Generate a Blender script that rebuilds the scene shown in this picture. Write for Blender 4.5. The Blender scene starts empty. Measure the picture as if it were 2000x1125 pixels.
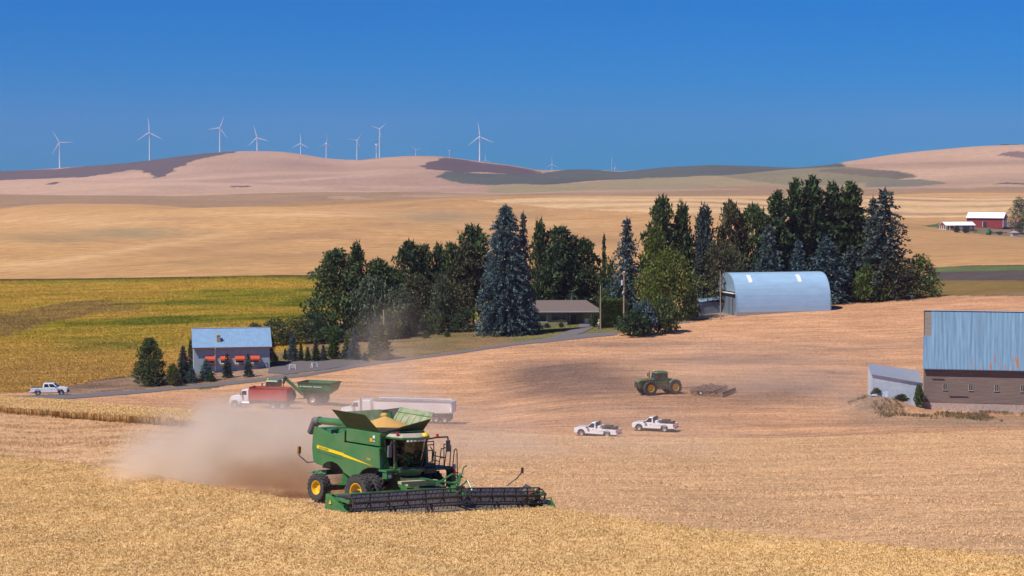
import bpy, math, random
import numpy as np
from mathutils import Vector, Matrix, noise as mnoise
PI = math.pi
R = math.radians
random.seed(7)
rng = np.random.default_rng(7)
S = bpy.context.scene
COL = S.collection

# ---------------------------------------------------------------- camera
F = 3900.0                       # focal length in photo pixels (2000 wide)
PITCH = math.atan((562.5 - 330) / F)
CZ = 60.0                        # camera height above the datum
cam_d = bpy.data.cameras.new('camera')
cam_d.sensor_width = 36
cam_d.lens = F / 2000 * 36
cam_d.clip_start = 1.0
cam_d.clip_end = 60000
cam = bpy.data.objects.new('camera', cam_d)
COL.objects.link(cam)
cam.location = (0, 0, CZ)
cam.rotation_euler = (PI / 2 - PITCH, 0, 0)
S.camera = cam

# ---------------------------------------------------------------- world, sun, exposure
SUN_EL, SUN_AZ = R(54), R(35)    # azimuth: from the left (-X) turned towards the camera
sd = Vector((-math.cos(SUN_EL) * math.cos(SUN_AZ), -math.cos(SUN_EL) * math.sin(SUN_AZ), math.sin(SUN_EL)))
w = bpy.data.worlds.new('World'); S.world = w; w.use_nodes = True
nt = w.node_tree; nt.nodes.clear()
sky = nt.nodes.new('ShaderNodeTexSky'); sky.sky_type = 'NISHITA'; sky.sun_disc = False
sky.sun_elevation = SUN_EL
sky.sun_rotation = math.atan2(sd.x, sd.y)
sky.altitude = 900; sky.air_density = 1.0; sky.dust_density = 0.05; sky.ozone_density = 3.0
hs = nt.nodes.new('ShaderNodeMix'); hs.data_type = 'RGBA'; hs.blend_type = 'MULTIPLY'; hs.inputs[0].default_value = 1.0; hs.inputs[7].default_value = (0.0, 0.375, 0.98, 1)
bg = nt.nodes.new('ShaderNodeBackground'); bg.inputs['Strength'].default_value = 0.08
wo = nt.nodes.new('ShaderNodeOutputWorld')
nt.links.new(sky.outputs[0], hs.inputs[6]); nt.links.new(hs.outputs[2], bg.inputs['Color'])
nt.links.new(bg.outputs[0], wo.inputs['Surface'])
sl = bpy.data.lights.new('sun', 'SUN'); sl.energy = 5.0; sl.angle = R(0.5); sl.color = (1.0, 0.93, 0.84)
so = bpy.data.objects.new('sun', sl); COL.objects.link(so)
so.rotation_euler = (-sd).to_track_quat('-Z', 'Y').to_euler()
so.location = (0, 0, 200)
vs = S.view_settings
vs.view_transform = 'Standard'; vs.look = 'None'; vs.gamma = 1.0; vs.exposure = 0.12; vs.use_curve_mapping = False
S.cycles.volume_bounces = 3
S.cycles.volume_max_steps = 256

# ---------------------------------------------------------------- pixels to points, terrain heights
SP, CP = math.sin(PITCH), math.cos(PITCH)
def P(px, row, D):
    v = (562.5 - row) / F
    dy = CP + v * SP; dz = -SP + v * CP
    k = D / dy
    return Vector(((px - 1000) / F * k, D, CZ + dz * k))
def zrow(row, D):
    v = (562.5 - row) / F
    return D * (-SP + v * CP) / (CP + v * SP)
def proj(x, y, z):
    z = z - CZ
    d = y * CP - z * SP
    return 1000 + F * x / d, 562.5 - F * (z * CP + y * SP) / d
N_ = {}   # columns: near part as heights below the camera, far part as photo rows
N_[0] = ([(30, -13), (60, -15.7), (80, -17.2), (110, -19.8), (147, -21.9), (195, -24.4), (230, -27.1), (260, -30.6), (290, -34)],
         [(315, 774), (330, 763), (370, 722), (430, 665), (500, 615), (560, 575), (600, 547), (650, 553), (800, 530), (1100, 485), (1500, 445), (1900, 413), (2100, 417), (2500, 405), (2900, 384), (3400, 384), (3800, 374), (4500, 357), (5200, 337), (6500, 345), (14000, 352)])
N_[350] = ([(30, -13), (60, -15.5), (80, -16.9), (95, -18), (110, -19), (122, -19.8), (159, -21.0), (200, -24.9), (230, -28.6), (260, -32), (290, -34.6)],
           [(315, 768), (330, 748), (370, 712), (430, 655), (500, 605), (560, 568), (600, 543), (650, 549), (800, 520), (1100, 475), (1500, 435), (1900, 406), (2100, 412), (2500, 402), (2900, 381), (3400, 380), (3800, 368), (4500, 345), (5200, 306), (6500, 315), (14000, 345)])
N_[600] = ([(30, -13), (60, -15.5), (80, -16.8), (100, -17.9), (110, -18.5), (125, -19.6), (150, -22), (200, -27), (250, -32)],
           [(290, 797), (310, 770), (330, 738), (345, 716), (370, 688), (400, 660), (430, 640), (500, 600), (560, 565), (600, 539), (650, 545), (800, 517), (1100, 470), (1500, 430), (1900, 402), (2100, 405), (2500, 395), (2900, 380), (3400, 377), (3800, 366), (4500, 340), (5200, 302), (6500, 310), (14000, 345)])
N_[900] = ([(30, -13), (60, -15.7), (80, -17), (100, -18.4), (112, -19.3), (130, -20.8), (150, -22.5), (175, -24.6), (200, -27), (225, -29.8), (250, -32.6)],
           [(283, 820), (310, 780), (330, 742), (350, 697), (370, 672), (390, 652), (430, 635), (500, 600), (600, 545), (650, 545), (800, 515), (1100, 465), (1500, 425), (1900, 396), (2100, 399), (2500, 392), (2900, 378), (3400, 375), (3800, 362), (4500, 335), (5200, 313), (6500, 320), (14000, 345)])
N_[1150] = ([(30, -13), (60, -15.9), (80, -17.2), (100, -18.5), (112, -19.5), (130, -20.9), (150, -22.6), (175, -24.7), (200, -27.1), (225, -30.3)],
            [(250, 851), (280, 800), (300, 768), (330, 720), (350, 692), (370, 664), (390, 643), (410, 630), (450, 615), (500, 598), (600, 555), (650, 540), (800, 510), (1100, 460), (1500, 415), (1900, 386), (2100, 389), (2500, 382), (2900, 376), (3400, 362), (3800, 352), (4500, 345), (5200, 337), (6500, 342), (14000, 350)])
N_[1500] = ([(30, -13), (60, -15.9), (80, -17.2), (95, -18.4), (112, -19.6), (130, -21), (150, -22.6), (175, -24.7), (200, -27.2), (225, -30.6)],
            [(250, 852), (280, 797), (310, 750), (340, 704), (370, 660), (400, 617), (412, 604), (430, 600), (500, 580), (600, 550), (650, 535), (800, 508), (1100, 450), (1500, 412), (1900, 383), (2100, 386), (2500, 379), (2900, 372), (3400, 358), (3800, 345), (4500, 335), (5200, 325), (6500, 330), (14000, 345)])
N_[1750] = ([(30, -13), (60, -15.6), (80, -16.9), (95, -18.1), (112, -19.3), (130, -20.8), (150, -22.3), (175, -24.4), (200, -26.8), (225, -30.3)],
            [(250, 840), (280, 801), (310, 755), (340, 705), (370, 655), (400, 612), (430, 583), (460, 590), (500, 570), (600, 540), (700, 515), (900, 490), (1100, 465), (1250, 447), (1340, 449), (1400, 441), (1600, 425), (1900, 385), (2100, 386), (2500, 375), (2900, 365), (3400, 345), (3800, 325), (4300, 309), (5200, 315), (6500, 325), (14000, 345)])
N_[2000] = ([(30, -13), (60, -15.4), (82, -16.7), (95, -17.8), (112, -19.2), (130, -20.6), (150, -21.9), (175, -23.9), (200, -26.4), (225, -29.9)],
            [(250, 836), (280, 806), (310, 755), (340, 700), (370, 645), (400, 600), (430, 570), (460, 576), (500, 552), (560, 530), (600, 520), (700, 503), (900, 485), (1100, 472), (1250, 465), (1340, 464), (1400, 450), (1450, 440), (1600, 425), (1900, 388), (2100, 387), (2500, 375), (2900, 360), (3400, 335), (3800, 310), (4300, 291), (5200, 300), (6500, 310), (14000, 345)])
N_[-700] = N_[0]; N_[2700] = N_[2000]
def pchip(x, y, xq):
    x = np.asarray(x, float); y = np.asarray(y, float)
    h = np.diff(x); d = np.diff(y) / h
    m = np.zeros_like(y)
    for i in range(1, len(y) - 1):
        if d[i - 1] * d[i] > 0:
            w1 = 2 * h[i] + h[i - 1]; w2 = h[i] + 2 * h[i - 1]
            m[i] = (w1 + w2) / (w1 / d[i - 1] + w2 / d[i])
    m[0] = d[0]; m[-1] = d[-1]
    xq = np.clip(xq, x[0], x[-1])
    i = np.clip(np.searchsorted(x, xq) - 1, 0, len(x) - 2)
    t = (xq - x[i]) / h[i]
    return ((2 * t**3 - 3 * t**2 + 1) * y[i] + (t**3 - 2 * t**2 + t) * h[i] * m[i]
            + (-2 * t**3 + 3 * t**2) * y[i + 1] + (t**3 - t**2) * h[i] * m[i + 1])
US = sorted(N_)
LD = np.linspace(math.log(30), math.log(14000), 3000)
UG = np.arange(-700, 2701, 10.0)
colz = []
for u in US:
    a, b = N_[u]
    ds = [p[0] for p in a] + [p[0] for p in b]
    zs = [p[1] for p in a] + [zrow(p[1], p[0]) for p in b]
    colz.append(pchip(np.log(ds), zs, LD))
colz = np.array(colz)                                   # (cols, LD)
ZT = np.zeros((len(UG), len(LD)))
ui = np.clip(np.searchsorted(US, UG) - 1, 0, len(US) - 2)
for k, u in enumerate(UG):                              # Catmull-Rom across the columns
    i = ui[k]; t = (u - US[i]) / (US[i + 1] - US[i])
    p1, p2 = colz[i], colz[i + 1]
    m1 = (colz[i + 1] - colz[max(i - 1, 0)]) / (US[i + 1] - US[max(i - 1, 0)]) * (US[i + 1] - US[i])
    m2 = (colz[min(i + 2, len(US) - 1)] - colz[i]) / (US[min(i + 2, len(US) - 1)] - US[i]) * (US[i + 1] - US[i])
    ZT[k] = (2*t**3 - 3*t**2 + 1) * p1 + (t**3 - 2*t**2 + t) * m1 + (-2*t**3 + 3*t**2) * p2 + (t**3 - t**2) * m2
# the skyline of the far hills, finer than the columns
SKY = [(-700, 345), (-200, 340), (0, 337), (100, 332), (200, 323), (300, 312), (400, 300), (470, 294.5), (550, 294), (590, 299), (640, 307), (680, 312), (740, 307.5),
       (800, 305), (860, 307), (930, 318), (1000, 327), (1055, 337), (1110, 334), (1150, 333.5), (1210, 338), (1300, 328), (1380, 322), (1450, 325), (1550, 328), (1620, 321)]
SKR = [(1500, 345), (1640, 319), (1700, 313), (1800, 302), (1900, 293.5), (2000, 290.5), (2200, 288), (2700, 300)]
def ridge(pts, Dr, lo, hi, u0, u1):
    rows = np.interp(UG, [p[0] for p in pts], [p[1] for p in pts])
    k = np.exp(-0.5 * (np.arange(-3, 4) / 1.5)**2); k /= k.sum()
    rows = np.convolve(np.pad(rows, 3, mode='edge'), k, 'valid')
    j = int(np.argmin(abs(LD - math.log(Dr))))
    zt = np.array([zrow(r, Dr) for r in rows])
    d = zt - ZT[:, j]
    s = np.clip((UG - u0) / 120, 0, 1) * np.clip((u1 - UG) / 120, 0, 1)
    wd = np.where(LD < LD[j], np.clip((LD - math.log(lo)) / (LD[j] - math.log(lo)), 0, 1), np.clip((math.log(hi) - LD) / (math.log(hi) - LD[j]), 0, 1))
    wd = wd * wd * (3 - 2 * wd)
    ZT[:] += (d * s)[:, None] * wd[None, :]
SKG = [(-700, 418), (0, 416), (60, 408), (130, 404), (280, 402.5), (380, 409), (460, 413), (520, 409), (580, 404), (700, 397), (850, 391), (1000, 390), (1150, 386), (1500, 384), (2000, 388), (2700, 388)]
ridge(SKG, 1900, 1300, 2500, -2000, 9000)
ridge(SKY, 5200, 3900, 8000, -2000, 1680)
ridge(SKR, 4300, 3500, 6500, 1500, 9000)
def gu(u, D):
    """ground height at image column u and forward distance D (arrays)"""
    fu = np.clip((np.asarray(u, float) + 700) / 10, 0, len(UG) - 1.001)
    fd = np.clip((np.log(np.maximum(D, 30.0)) - LD[0]) / (LD[1] - LD[0]), 0, len(LD) - 1.001)
    i = fu.astype(int); j = fd.astype(int); a = fu - i; b = fd - j
    return CZ + (ZT[i, j] * (1 - a) * (1 - b) + ZT[i + 1, j] * a * (1 - b) + ZT[i, j + 1] * (1 - a) * b + ZT[i + 1, j + 1] * a * b)
def ground(x, y):
    x = np.asarray(x, float); y = np.asarray(y, float)
    return gu(1000 + F * x / (y * 1.003), y) + relief(x, y)
def relief(x, y):
    """gentle undulation that grows with distance"""
    a = np.clip((y - 618) / np.where(x / y > 0.15, 900, 260), 0, 1)
    s = np.sin(x / 95 + 1.3 * np.sin(y / 210)) * np.sin(y / 130 + 0.8) * 2.2 + np.sin(x / 41 - y / 77) * 0.8 + np.sin(x / 290 + 2) * np.cos(y / 260 + x / 500) * 4.0
    s = s + np.clip((1950 - y) / 700, 0, 1) * (np.sin(x / 120 + 0.9 * np.sin(y / 150 + 1.0) + y / 330) * 9.0 + np.sin(x / 62 + y / 95 + 2.0) * 4.2) * np.clip((0.19 - x / y) / 0.05, 0.1, 1)
    s = s + np.clip((y - 3300) / 800, 0, 1) * (np.sin(x / 210 + y / 700) * np.sin(y / 260 + x / 900) * 24 + np.sin(x / 95 - y / 330) * 5)
    m = 2.1 * np.exp(-((x - 51.5) / 5.0)**2 - ((y - 278.5) / 2.6)**2)
    return m + a * s * np.clip((16000 - y) / 12000, 0, 1) * np.where(y > 3600, np.clip((5000 - y) / 1400, 0.25, 1), 1)
def G(px, D, dz=0.0):
    x = (px - 1000) / F * D * 1.003
    z = float(ground(x, D))
    # correct x for the camera pitch
    d = D * CP - (z - CZ) * SP
    x = (px - 1000) / F * d
    return Vector((x, D, float(ground(x, D)) + dz))
def hit(px, row, d0=60, d1=1200):
    ds = np.exp(np.linspace(math.log(d0), math.log(d1), 4000))
    x = (px - 1000) / F * ds * 1.002
    g = ground(x, ds)
    _, rr = proj(x, ds, g)
    s = np.where((rr[:-1] >= row) & (rr[1:] < row))[0]
    k = s[0] if len(s) else int(np.argmin(abs(rr - row)))
    return G(px, float(ds[k]))
# ---------------------------------------------------------------- materials
def nn(t, kind, **kw):
    n = t.nodes.new(kind)
    for k, v in kw.items(): setattr(n, k, v)
    return n
def mat(name, col, rough=0.6, metal=0.0, var=0.12, scale=3.0, bump=0.0, bscale=20.0, dust=0.0, dustcol=(0.42, 0.32, 0.22), spec=0.4, stretch=(1, 1, 1), coat=0.0, alpha=1.0, coord='Object'):
    m = bpy.data.materials.new(name); m.use_nodes = True
    t = m.node_tree; b = t.nodes['Principled BSDF']
    b.inputs['Roughness'].default_value = rough; b.inputs['Metallic'].default_value = metal
    b.inputs['Specular IOR Level'].default_value = spec
    if coat: b.inputs['Coat Weight'].default_value = coat
    tc = nn(t, 'ShaderNodeTexCoord'); mp = nn(t, 'ShaderNodeMapping'); mp.inputs['Scale'].default_value = stretch
    t.links.new(tc.outputs[coord], mp.inputs[0])
    no = nn(t, 'ShaderNodeTexNoise'); no.inputs['Scale'].default_value = scale; no.inputs['Detail'].default_value = 5; no.inputs['Roughness'].default_value = 0.65
    t.links.new(mp.outputs[0], no.inputs['Vector'])
    cr = nn(t, 'ShaderNodeValToRGB')
    lo = [max(0, c * (1 - var)) for c in col]; hi = [min(1, c * (1 + var)) for c in col]
    cr.color_ramp.elements[0].color = (*lo, 1); cr.color_ramp.elements[1].color = (*hi, 1)
    cr.color_ramp.elements[0].position = 0.3; cr.color_ramp.elements[1].position = 0.7
    t.links.new(no.outputs[0], cr.inputs[0])
    out = cr.outputs[0]
    if dust:
        n2 = nn(t, 'ShaderNodeTexNoise'); n2.inputs['Scale'].default_value = scale * 0.6; n2.inputs['Detail'].default_value = 6
        t.links.new(tc.outputs[coord], n2.inputs['Vector'])
        r2 = nn(t, 'ShaderNodeMapRange'); r2.inputs[1].default_value = 0.35; r2.inputs[2].default_value = 0.75; r2.inputs[3].default_value = dust * 0.3; r2.inputs[4].default_value = min(1, dust * 1.4)
        t.links.new(n2.outputs[0], r2.inputs[0])
        mx = nn(t, 'ShaderNodeMix', data_type='RGBA'); mx.inputs[7].default_value = (*dustcol, 1)
        t.links.new(r2.outputs[0], mx.inputs[0]); t.links.new(out, mx.inputs[6]); out = mx.outputs[2]
    t.links.new(out, b.inputs['Base Color'])
    if bump:
        n3 = nn(t, 'ShaderNodeTexNoise'); n3.inputs['Scale'].default_value = bscale; n3.inputs['Detail'].default_value = 4
        t.links.new(mp.outputs[0], n3.inputs['Vector'])
        bp = nn(t, 'ShaderNodeBump'); bp.inputs['Strength'].default_value = bump; bp.inputs['Distance'].default_value = 0.05
        t.links.new(n3.outputs[0], bp.inputs['Height']); t.links.new(bp.outputs[0], b.inputs['Normal'])
    if alpha < 1: b.inputs['Alpha'].default_value = alpha
    return m
def ribbed(m, scale, axis='X', strength=0.5, dist=0.04, kind='SIN'):
    """adds ribs of sheet metal or boards to a material as bump"""
    t = m.node_tree; b = t.nodes['Principled BSDF']
    tc = nn(t, 'ShaderNodeTexCoord'); wv = nn(t, 'ShaderNodeTexWave', wave_type='BANDS', bands_direction=axis, wave_profile=kind)
    wv.inputs['Scale'].default_value = scale; wv.inputs['Distortion'].default_value = 0
    t.links.new(tc.outputs['Object'], wv.inputs[0])
    bp = nn(t, 'ShaderNodeBump'); bp.inputs['Strength'].default_value = strength; bp.inputs['Distance'].default_value = dist
    t.links.new(wv.outputs[0], bp.inputs['Height']); t.links.new(bp.outputs[0], b.inputs['Normal'])
    return m
# ---------------------------------------------------------------- mesh builder
class MB:
    def __init__(s, M=None): s.v = []; s.f = []; s.m = []; s.k = 0; s.M = M
    def add(s, vs, fs):
        o = len(s.v)
        for v in vs:
            v = Vector(v)
            s.v.append(s.M @ v if s.M else v)
        for f in fs: s.f.append([o + i for i in f]); s.m.append(s.k)
        return s
    def bx(s, x0, x1, y0, y1, z0, z1):
        return s.add([(x0,y0,z0),(x1,y0,z0),(x1,y1,z0),(x0,y1,z0),(x0,y0,z1),(x1,y0,z1),(x1,y1,z1),(x0,y1,z1)],
                     [(0,3,2,1),(4,5,6,7),(0,1,5,4),(1,2,6,5),(2,3,7,6),(3,0,4,7)])
    def hexa(s, a, b):
        """two quads a and b (4 points each) joined as a box"""
        return s.add(list(a) + list(b), [(3,2,1,0),(4,5,6,7),(0,1,5,4),(1,2,6,5),(2,3,7,6),(3,0,4,7)])
    def quad(s, *p): return s.add(p, [tuple(range(len(p)))])
    def prism(s, poly, lo, hi, plane='xz', s2=None):
        """extrude a polygon; s2 = polygon at the other end"""
        q = s2 or poly; n = len(poly)
        def pt(a, b, c): return (a, c, b) if plane == 'xz' else ((c, a, b) if plane == 'yz' else (a, b, c))
        vs = [pt(a, b, lo) for a, b in poly] + [pt(a, b, hi) for a, b in q]
        return s.add(vs, [tuple(range(n - 1, -1, -1)), tuple(range(n, 2 * n))] + [(i, (i + 1) % n, n + (i + 1) % n, n + i) for i in range(n)])
    def cyl(s, p0, p1, r0, r1=None, n=12, caps=True):
        r1 = r0 if r1 is None else r1
        p0, p1 = Vector(p0), Vector(p1); d = (p1 - p0).normalized()
        a = d.orthogonal().normalized(); b = d.cross(a)
        vs = [p + (a * math.cos(t) + b * math.sin(t)) * r for p, r in ((p0, r0), (p1, r1)) for t in [2 * PI * i / n for i in range(n)]]
        fs = [(i, (i + 1) % n, n + (i + 1) % n, n + i) for i in range(n)]
        if caps: fs += [tuple(range(n - 1, -1, -1)), tuple(range(n, 2 * n))]
        return s.add(vs, fs)
    def tube(s, pts, r, n=6):
        for a, b in zip(pts, pts[1:]): s.cyl(a, b, r, r, n)
        return s
    def bar(s, p0, p1, w, h, up=(0, 0, 1)):
        p0, p1 = Vector(p0), Vector(p1); d = (p1 - p0).normalized(); a = d.cross(Vector(up))
        if a.length < 1e-4: a = d.orthogonal()
        a.normalize(); b = a.cross(d).normalized(); a *= w / 2; b *= h / 2
        return s.hexa([p0 - a - b, p0 + a - b, p0 + a + b, p0 - a + b], [p1 - a - b, p1 + a - b, p1 + a + b, p1 - a + b])
    def lathe(s, prof, c, axis='y', n=24):
        """prof: (radius, offset along axis)"""
        vs = []; c = Vector(c)
        for r, o in prof:
            for i in range(n):
                t = 2 * PI * i / n; a, b = r * math.cos(t), r * math.sin(t)
                vs.append(c + (Vector((a, o, b)) if axis == 'y' else (Vector((a, b, o)) if axis == 'z' else Vector((o, a, b)))))
        fs = [(k * n + i, k * n + (i + 1) % n, (k + 1) * n + (i + 1) % n, (k + 1) * n + i) for k in range(len(prof) - 1) for i in range(n)]
        return s.add(vs, fs)
    def ball(s, c, r, n=10, m=7):
        r = (r, r, r) if not hasattr(r, '__len__') else r; c = Vector(c)
        vs = []; 
        for j in range(m + 1):
            ph = PI * j / m
            for i in range(n):
                t = 2 * PI * i / n
                vs.append(c + Vector((r[0] * math.sin(ph) * math.cos(t), r[1] * math.sin(ph) * math.sin(t), r[2] * math.cos(ph))))
        return s.add(vs, [(j * n + i, (j + 1) * n + i, (j + 1) * n + (i + 1) % n, j * n + (i + 1) % n) for j in range(m) for i in range(n)])
    def build(s, name, mats, parent=None, smooth=False, bevel=0.0):
        me = bpy.data.meshes.new(name)
        me.from_pydata([tuple(v) for v in s.v], [], s.f)
        if not isinstance(mats, (list, tuple)): mats = [mats]
        for m in mats: me.materials.append(m)
        if len(mats) > 1: me.polygons.foreach_set('material_index', s.m)
        import bmesh
        bm = bmesh.new(); bm.from_mesh(me); bmesh.ops.recalc_face_normals(bm, faces=bm.faces); bm.to_mesh(me); bm.free()
        if smooth:
            me.polygons.foreach_set('use_smooth', [True] * len(me.polygons))
            me.set_sharp_from_angle(angle=R(38))
        me.update()
        o = bpy.data.objects.new(name, me); COL.objects.link(o)
        if parent: o.parent = parent
        if bevel:
            bv = o.modifiers.new('bevel', 'BEVEL'); bv.width = bevel; bv.segments = 2; bv.limit_method = 'ANGLE'; bv.angle_limit = R(35)
        return o
def tag(o, label=None, cat=None, group=None, kind=None):
    if label: o['label'] = label
    if cat: o['category'] = cat
    if group: o['group'] = group
    if kind: o['kind'] = kind
    return o
def thing(name, label, cat, loc=(0, 0, 0), rz=0.0, group=None):
    o = bpy.data.objects.new(name, None); COL.objects.link(o)
    o.empty_display_size = 0.3
    o.location = loc; o.rotation_euler = (0, 0, rz)
    return tag(o, label, cat, group)
def kids(o): return [c for c in KIDS.get(o.name, [])]
KIDS = {}
def copy_tree(o, parent=None, label=None):
    c = o.copy(); COL.objects.link(c); c.parent = parent
    if label: c['label'] = label
    for ch in list(o.children): copy_tree(ch, c)
    return c
def np_mesh(name, verts, faces, m, nv=None, attrs=None):
    """fast mesh from arrays; faces (n,3) or (n,4)"""
    me = bpy.data.meshes.new(name)
    me.vertices.add(len(verts)); me.vertices.foreach_set('co', np.asarray(verts, np.float32).ravel())
    k = faces.shape[1]
    me.loops.add(faces.size); me.loops.foreach_set('vertex_index', faces.astype(np.int32).ravel())
    me.polygons.add(len(faces)); me.polygons.foreach_set('loop_start', np.arange(0, faces.size, k, dtype=np.int32))
    me.update(calc_edges=True); me.validate()
    for an, av in (attrs or {}).items():
        if av.ndim == 2:
            a = me.color_attributes.new(an, 'FLOAT_COLOR', 'POINT'); a.data.foreach_set('color', np.c_[av, np.ones(len(av))].astype(np.float32).ravel())
        else:
            a = me.attributes.new(an, 'FLOAT', 'POINT'); a.data.foreach_set('value', av.astype(np.float32))
    me.materials.append(m)
    return me
def fbm(x, y, sc, oct=4, seed=0.0):
    x = np.asarray(x, float).ravel() / sc; y = np.asarray(y, float).ravel() / sc
    out = np.zeros_like(x); amp = 1.0; tot = 0
    r = np.random.default_rng(int(seed * 10) + 5)
    for o in range(oct):
        T = r.random((64, 64)); xi = np.floor(x).astype(int); yi = np.floor(y).astype(int); a = x - xi; b = y - yi
        a = a * a * (3 - 2 * a); b = b * b * (3 - 2 * b)
        g = lambda i, j: T[(xi + i) % 64, (yi + j) % 64]
        out += amp * (g(0, 0) * (1 - a) * (1 - b) + g(1, 0) * a * (1 - b) + g(0, 1) * (1 - a) * b + g(1, 1) * a * b)
        tot += amp; amp *= 0.5; x = x * 2.03 + 7.1; y = y * 2.03 + 3.7
    return out / tot
# ---------------------------------------------------------------- combine pose (used by the standing crop too)
HA = R(47)
HD = Vector((math.cos(HA), -math.sin(HA), 0)); LF = Vector((math.sin(HA), math.cos(HA), 0))
CC = Vector((-6.43, 108.7, 0))
HW = 14.1
HCN = CC + HD * 3.9
RE = HCN - LF * 7.6          # right end of the header (near the camera)
LE = HCN + LF * 6.5          # left end
# ---------------------------------------------------------------- land: one sheet to the horizon
def inpoly(u, r, poly):
    c = np.zeros(u.shape, bool); n = len(poly)
    for i in range(n):
        x1, y1 = poly[i]; x2, y2 = poly[(i + 1) % n]
        if y1 == y2: continue
        k = ((y1 > r) != (y2 > r)) & (u < (x2 - x1) * (r - y1) / (y2 - y1) + x1)
        c ^= k
    return c
us = np.r_[np.arange(-7000, -520, 240.0), np.arange(-520, 2521, 5.0), np.arange(2640, 9000, 240.0)]; OFF = int(np.argmin(abs(us + 520)))
ds = np.exp(np.arange(math.log(30), math.log(7600), 0.0048))
UU, DD = np.meshgrid(us, ds, indexing='ij')
XX = (UU - 1000) / F * DD * 1.003
ZZ = ground(XX, DD)
tu, tr = proj(XX, DD, ZZ)
def lerp(a, b, t): return np.asarray(a) * (1 - t)[..., None] + np.asarray(b) * t[..., None]
n1 = fbm(XX, DD, 14, 5, 1).reshape(XX.shape); n2 = fbm(XX, DD, 90, 4, 2).reshape(XX.shape); n3 = fbm(XX, DD * 0.35, 400, 4, 3).reshape(XX.shape)
n4 = fbm(XX + DD * 0.3, DD * 2.2, 45, 4, 4).reshape(XX.shape)
STUB = np.array((0.62, 0.345, 0.185)); STUB2 = np.array((0.50, 0.26, 0.145)); GOLD = np.array((0.52, 0.31, 0.12))
C = lerp(STUB, STUB2, np.clip((n2 - 0.42) * 2.0, 0, 1))
C = lerp(C, np.array((0.58, 0.375, 0.20)), ((DD < 235) * 0.7))
# strip bands that follow the harvest passes on the middle slope
mid = (DD > 236) & (DD < 436)
C = np.where(mid[..., None], lerp(C, np.array((0.66, 0.365, 0.18)), np.clip((n4 - 0.5) * 3, 0, 1)), C)
C = np.where(mid[..., None], lerp(C, np.array((0.45, 0.24, 0.15)), np.clip((n4 - 0.56) * 5, 0, 1) * (tr > 690) * 0.7), C)
# turned darker soil round the tractor
dk = np.exp(-(((tu - 1120) / 130)**2 + ((tr - 745) / 34)**2)) * 1.25 + np.exp(-(((tu - 1400) / 190)**2 + ((tr - 775) / 26)**2)) * 0.8 + np.exp(-(((tu - 1480) / 110)**2 + ((tr - 700) / 16)**2)) * 0.35
C = np.where(mid[..., None], lerp(C, np.array((0.22, 0.135, 0.095)), np.clip(dk * (0.35 + n1 * 1.1), 0, 0.9)), C)
# farmyard: dry lawn, left of the house and under the trees
yard = mid & ((tr < np.interp(tu, [0, 400, 500, 640, 760, 850, 1000, 1200, 1310, 1440, 1640, 1830], [700, 762, 742, 722, 706, 694, 671, 655, 632, 612, 592, 578])))
lawn = lerp(np.array((0.27, 0.175, 0.085)), np.array((0.16, 0.135, 0.05)), np.clip((n1 - 0.42) * 3.0, 0, 1))
C = np.where((yard & (tu > 380))[..., None], lawn, C)
C = np.where((yard & (tu > 1000) & (tu < 1190) & (tr > 630))[..., None], lerp(lawn, np.array((0.16, 0.17, 0.05)), np.full(XX.shape, 0.6)), C)
C = np.where((yard & (tu > 1300) & (tu < 1500))[..., None], lerp(np.array((0.24, 0.19, 0.15)), lawn, n1 * 0.4), C)
# yellow green field on the left
yf = (DD > 318) & (DD < 604) & ((tu < 380) | (DD > 352)) & (tr < np.interp(tu, [-500, 40, 140, 270, 380], [782, 768, 752, 735, 728])) & (tu < 1300)
yf &= (tu < 380) | ((DD > 376) & (tu < 600)) | (DD > 448)
yg = lerp(np.array((0.49, 0.315, 0.05)), np.array((0.32, 0.27, 0.025)), np.clip((n4 - 0.45) * 3.5 + (640 - tr) / 260, 0, 1))
yg = lerp(yg, np.array((0.13, 0.155, 0.012)), np.clip((n1 * 0.5 + n4 * 0.7 - 0.72) * 8, 0, 0.8) * (tr < 720))
yg = lerp(yg, np.array((0.46, 0.27, 0.075)), np.clip((tr - 655) / 80, 0, 0.85))
brn = inpoly(tu + (n1 - 0.5) * 60, tr + (n1 - 0.5) * 26, [(-400, 640), (0, 652), (110, 632), (180, 610), (300, 596), (270, 588), (150, 590), (60, 600), (0, 608), (-400, 612)])
yg = np.where(brn[..., None], lerp(np.array((0.36, 0.235, 0.065)), np.array((0.24, 0.165, 0.05)), np.clip((n1 - 0.4) * 3, 0, 1)), yg)
C = np.where(yf[..., None], yg, C)
edge = (DD > 596) & (DD < 612) & (tu < 1200)
C = np.where((edge & (n1 > 0.42))[..., None], np.array((0.2, 0.15, 0.05)), C)
# golden rolling fields
gf = DD >= 612
gold = lerp(np.array((0.53, 0.305, 0.125)), np.array((0.41, 0.235, 0.10)), np.clip((n3 - 0.35) * 2.2, 0, 1))
gold = lerp(gold, np.array((0.30, 0.19, 0.085)), np.clip((n2 * 0.5 + n3 * 0.7 - 0.68) * 5, 0, 0.75))
C = np.where(gf[..., None], gold, C)
hs_ = fbm(XX * 0.6, DD * 2.4, 60, 4, 21).reshape(XX.shape)
C = np.where(gf[..., None], C * (0.86 + 0.28 * hs_)[..., None], C)
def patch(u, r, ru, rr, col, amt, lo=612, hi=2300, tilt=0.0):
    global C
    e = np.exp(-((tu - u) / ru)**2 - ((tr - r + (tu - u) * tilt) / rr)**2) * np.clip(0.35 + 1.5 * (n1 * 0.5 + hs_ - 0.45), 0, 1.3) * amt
    C = np.where(((DD > lo) & (DD < hi))[..., None], lerp(C, np.array(col), np.clip(e, 0, 1)), C)
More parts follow.
